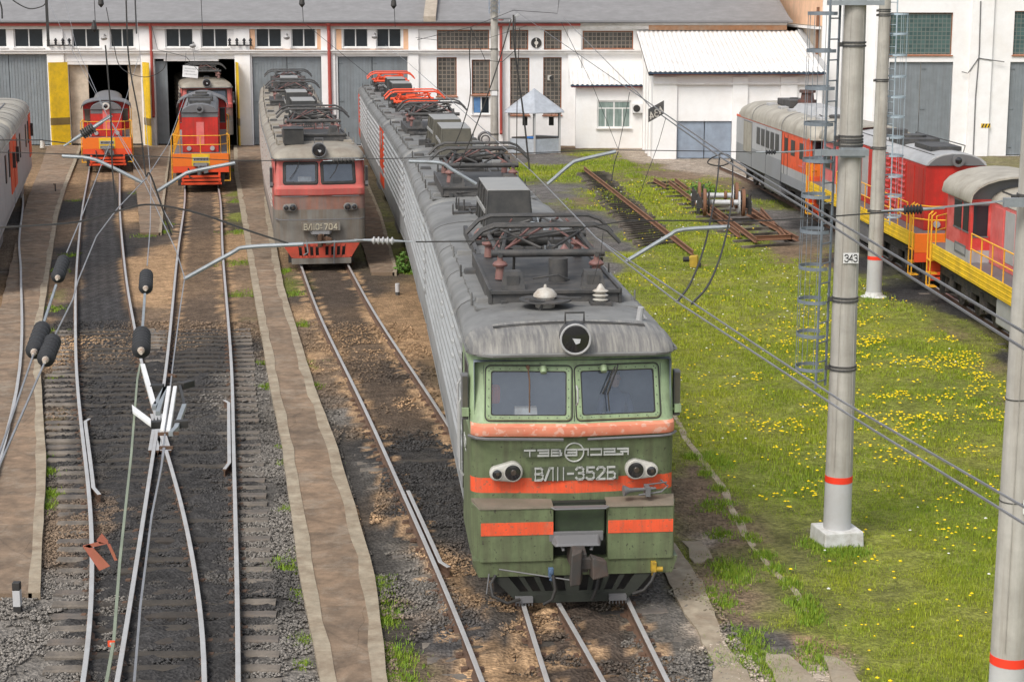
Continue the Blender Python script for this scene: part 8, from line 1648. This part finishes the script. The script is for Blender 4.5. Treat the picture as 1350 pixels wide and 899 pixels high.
for P, YY, r, lb in ((((550, 53), (621, 36), (677, 14), (735, 18), (737, 0)), 60, .012, 'dark wire strung over the shed eave'), (((621, 37), (640, 80), (662, 82), (680, 66), (679, 22)), 40, .010, 'sagging cable crossing the distant mast'), (((548, 50), (600, 56), (640, 52), (695, 34)), 90, .014, 'thin wire across the upper glass-block window'), (((740, 30), (780, 110), (812, 190), (815, 197)), 33, .006, 'thin stay running down across the annex roof'), (((830, 122), (825, 150), (815, 197)), 30, .007, 'thin dropper beside the annex window'), (((878, 155), (868, 190), (850, 238), (842, 262)), 29, .006, 'thin dropper in front of the white outbuilding'), (((815, 200), (810, 215), (806, 240)), 29, .010, 'short dropper below the steady arm'), (((400, 30), (480, 95), (540, 140)), 70, .010, 'thin diagonal wire before the closed gates'), (((262, 94), (245, 75), (208, 66), (200, 35)), 60, .010, 'thin wire over the hanging white sign'), (((795, 308), (792, 335), (781, 375)), 19.5, .005, 'thin dropper beside the asphalt patch')):
    wire(lb, [k(*q, YY) for q in P], r, m_wire)
for px, top, bot, YY, lb in ((124, -5, 35, 60, 'chain hanging in front of the roof above the left open gate'), (265, -5, 42, 60, 'chain hanging in front of the roof above the right open gate'), (398, -5, 30, 60, 'chain hanging before the roof above the 704 train'), (519, -5, 36, 60, 'chain hanging before the roof above the rightmost gate'), (178, -5, 45, 30, 'string of clamps hanging above the left open gate')):
    wire(lb, [k(px, top, YY), k(px+2, bot, YY)], .014, m_wire, name='hanging_chain', cat='chain')
for px, py, YY, lb in ((124, 35, 59.8, 'black pear-shaped weight above the left gate'), (398, 2, 59.8, 'small black weight hanging over the roof above the 704 train'), (519, 4, 59.8, 'small black weight hanging over the roof right of the red pipe'), (133, 2, 59.8, 'small black weight at the top of the roof')):
    c = K(px, py, YY); mb = MB(); mb.lathe((0, 0, 0), (0, 0, 1), [(-.2,.02),(-.1,.1),(.05,.08),(.2,.02)], 10); o = mb.build('hanging_weight', m_black, smooth=40); o.location = c; tag(o, lb, 'weight')
# sectioning horns above the frog
c = g(218, 548, 6.0); t = thing('section_insulator', 'white-runner sectioning insulator with grey horns hanging above the track crossing', 'section insulator', c)
sc = 1/ (F/(c.y*CP+(HC-6)*SP))
def q(px, py, dz=0): v = G(px, py, 6.0+dz); return v-c
for a, b, nm in (((212, 515), (232, 0), ''),): pass
for P, w in ((((223, 512), (214, 570)), .035), (((231, 512), (222, 570)), .035)):
    mb = MB(); mb.bar(q(*P[0]), q(*P[1]), w*.8, .04); mb.build('white_runner', m_frame, t, bevel=.004)
mb = MB(); A = [q(174, 536, .05), q(199, 555, .05), q(199, 563, .05), q(175, 545, .05)]; i = [mb.av(p) for p in A]; j = [mb.av(p+Vector((0, 0, .015))) for p in A]; mb.af(i[::-1]); mb.af(j); mb.bridge(i, j); mb.build('white_plate', m_frame, t)
for P, mm, w in ((((188, 482), (203, 535)), m_frame, .035), (((203, 538), (218, 512)), m_arm, .03), (((218, 512), (208, 545)), m_arm, .03), (((236, 505), (243, 535)), m_black, .02), (((243, 535), (232, 565)), m_arm, .03), (((232, 565), (225, 572)), m_arm, .03)):
    mb = MB(); mb.bar(q(*P[0]), q(*P[1]), w, .03); mb.build('horn', mm, t)
for P in (((199, 511), (216, 511)), ((238, 509), (253, 505)), ((199, 560), (212, 559)), ((230, 559), (248, 558))): mb = MB(); mb.bar(q(*P[0]), q(*P[1]), .06, .05); mb.build('crossbar', m_black, t, bevel=.004)
for P in (((208, 572), (236, 571)), ((210, 590), (228, 590)), ((222, 494), (232, 496))): mb = MB(); mb.bar(q(*P[0]), q(*P[1]), .02, .02); mb.build('clamp', m_rustrail, t)
# red hanging plates on the pale wire
c = g(152, 722, 6.0); t = thing('hanging_marker', 'bent rust-red metal plates hanging on the pale green wire', 'marker', c); s = .0042
def pl(P, m, nm):
    mb = MB(); A = [K(x, y, c.y)-c for x, y in P]; i = [mb.av(p) for p in A]; j = [mb.av(p+Vector((0, .006, 0))) for p in A]; mb.af(i[::-1]); mb.af(j); mb.bridge(i, j); mb.build(nm, m, t)
m_rp = mat('rust_red_plate', (.38, .12, .08), .8, dirt=(.28,.12,.05), damt=.6, dscale=12)
pl([(109, 720), (118, 717), (145, 746), (131, 752)], m_rp, 'plate'); pl([(109, 719), (131, 714), (140, 717), (118, 722)], m_rp, 'plate'); pl([(127, 712), (134, 703), (142, 712), (143, 717), (131, 716)], m_rp, 'plate'); pl([(141, 717), (145, 717), (155, 738), (151, 739)], m_rp, 'stem'); pl([(152, 733), (156, 733), (166, 743), (158, 743)], m_black, 'clamp')
c = K(147, 848, g(149, 848, 6).y); mb = MB(); mb.box(-.016, .016, -.003, .003, -.014, .014, m=0); mb.box(-.007, .007, -.005, -.003, -.006, .006, m=1); o = mb.build('orange_tag', [m_ored, m_white]); o.location = c; tag(o, 'tiny orange tag tied to the pale green wire near the bottom', 'tag')
# black hanging plate seen from behind
c = K(865, 148, 34.0); t = thing('hanging_plate', 'black plate with white characters hung on the carrying cables before the white outbuilding', 'sign', c, R(-28))
mb = MB(); i = [(-.16, 0, -.23), (.16, 0, -.02), (.16, 0, .24), (-.16, 0, .02)]; mb.hexa([(-.155, -.01, -.20), (.155, -.01, -.03), (.155, .01, -.03), (-.155, .01, -.20), (-.16, -.01, .05), (.155, -.01, .22), (.155, .01, .22), (-.16, .01, .05)]); mb.build('plate', m_greyd, t)
mb = MB()
for n_, (ch, x) in enumerate((('4', -.045), ('3', .055), ('4', .145))):
    for ln in STROKE[ch]:
        for a_, b_ in zip(ln[:-1], ln[1:]):
            A = Vector((x-a_[0]*.13, -.014, -.11+x*.55+a_[1]*.13)); B = Vector((x-b_[0]*.13, -.014, -.11+x*.55+b_[1]*.13)); d = (B-A).normalized()*.006; mb.hexa(_bar(A-d, B+d, .018, .006))
mb.build('characters', m_white, t)
# ================================================================ SMALL THINGS
c = G(23, 793); t = thing('marker_post', 'short black and white marker post at the end of the leftmost walkway', 'post', (c.x, c.y, GZ)); mb = MB(); mb.box(-.055, .055, -.055, .055, 0, .13); mb.build('foot', m_black, t); mb = MB(); mb.box(-.054, .054, -.054, .054, .131, .38); mb.build('white_body', m_poleW, t); mb = MB(); mb.box(-.056, .056, -.056, .056, .381, .5); mb.build('cap', m_black, t, bevel=.008)
c = G(524, 381); mb = MB(); mb.cyl((0, 0, 0), (0, 0, .35), .07, n=10, m=0); mb.cyl((0, 0, .1), (0, 0, .36), .072, n=10, m=1); o = mb.build('marker_post', [m_greyd, m_poleW]); o.location = (c.x, c.y, GZ); tag(o, 'short white-topped post between the 704 track and the green train', 'post')
c = G(56, 193); mb = MB(); mb.cyl((0, 0, 0), (0, 0, .45), .16, .12, 12); o = mb.build('white_stub', m_white); o.location = (c.x, c.y, GZ+.1); tag(o, 'squat white stub on the far end of the leftmost walkway', 'post')
c = G(73, 250); mb = MB(); mb.cyl((0, 0, 0), (0, 0, .35), .03, n=8); mb.box(-.09, .03, -.02, .02, .32, .36); o = mb.build('steel_peg', m_black); o.location = (c.x, c.y, GZ+.1); tag(o, 'thin black peg standing on the leftmost walkway', 'peg')
c = G(915, 346); t = thing('yellow_valve', 'yellow valve body with a black cap in the grass at the rail end', 'valve', (c.x, c.y, GZ)); mb = MB(); mb.hexa([(-.16, -.12, 0), (.1, -.12, 0), (.16, .12, 0), (-.1, .12, 0), (-.2, -.1, .4), (.12, -.14, .46), (.16, .1, .44), (-.14, .12, .42)]); mb.build('body', mat('dull_valve_yellow', (.5,.34,.04), .7, dirt=(.2,.14,.05), damt=.6, dscale=6), t, bevel=.04); mb = MB(); mb.cyl((-.38, -.05, .3), (-.18, -.05, .3), .09, n=10); mb.box(.14, .24, -.08, .08, .05, .18); mb.build('cap', m_black, t, bevel=.01)
c = G(640, 189); mb = MB(); mb.tube([(.42*math.cos(a), 0, .45+.42*math.sin(a)) for a in np.linspace(-.9, math.pi+.9, 20)], .09, 8); mb.tube([(.25*math.cos(a), .05, .42+.25*math.sin(a)) for a in np.linspace(-.9, math.pi+.9, 16)], .05, 6); o = mb.build('cable_coil', m_dgrey); o.location = (c.x, c.y, GZ); tag(o, 'dark upright cable coil left of the distant mast', 'coil')
c = K(727, 103, BY-.2); mb = MB(); mb.cyl((0, -.25, 0), (0, 0, 0), .14, .1, 12, m=1); mb.box(-.24, .0, -.1, .1, -.15, .15, m=0); o = mb.build('wall_speaker', [m_white, m_black]); o.location = c; tag(o, 'small white and black lamp on the glass-block window above the gazebo', 'lamp')
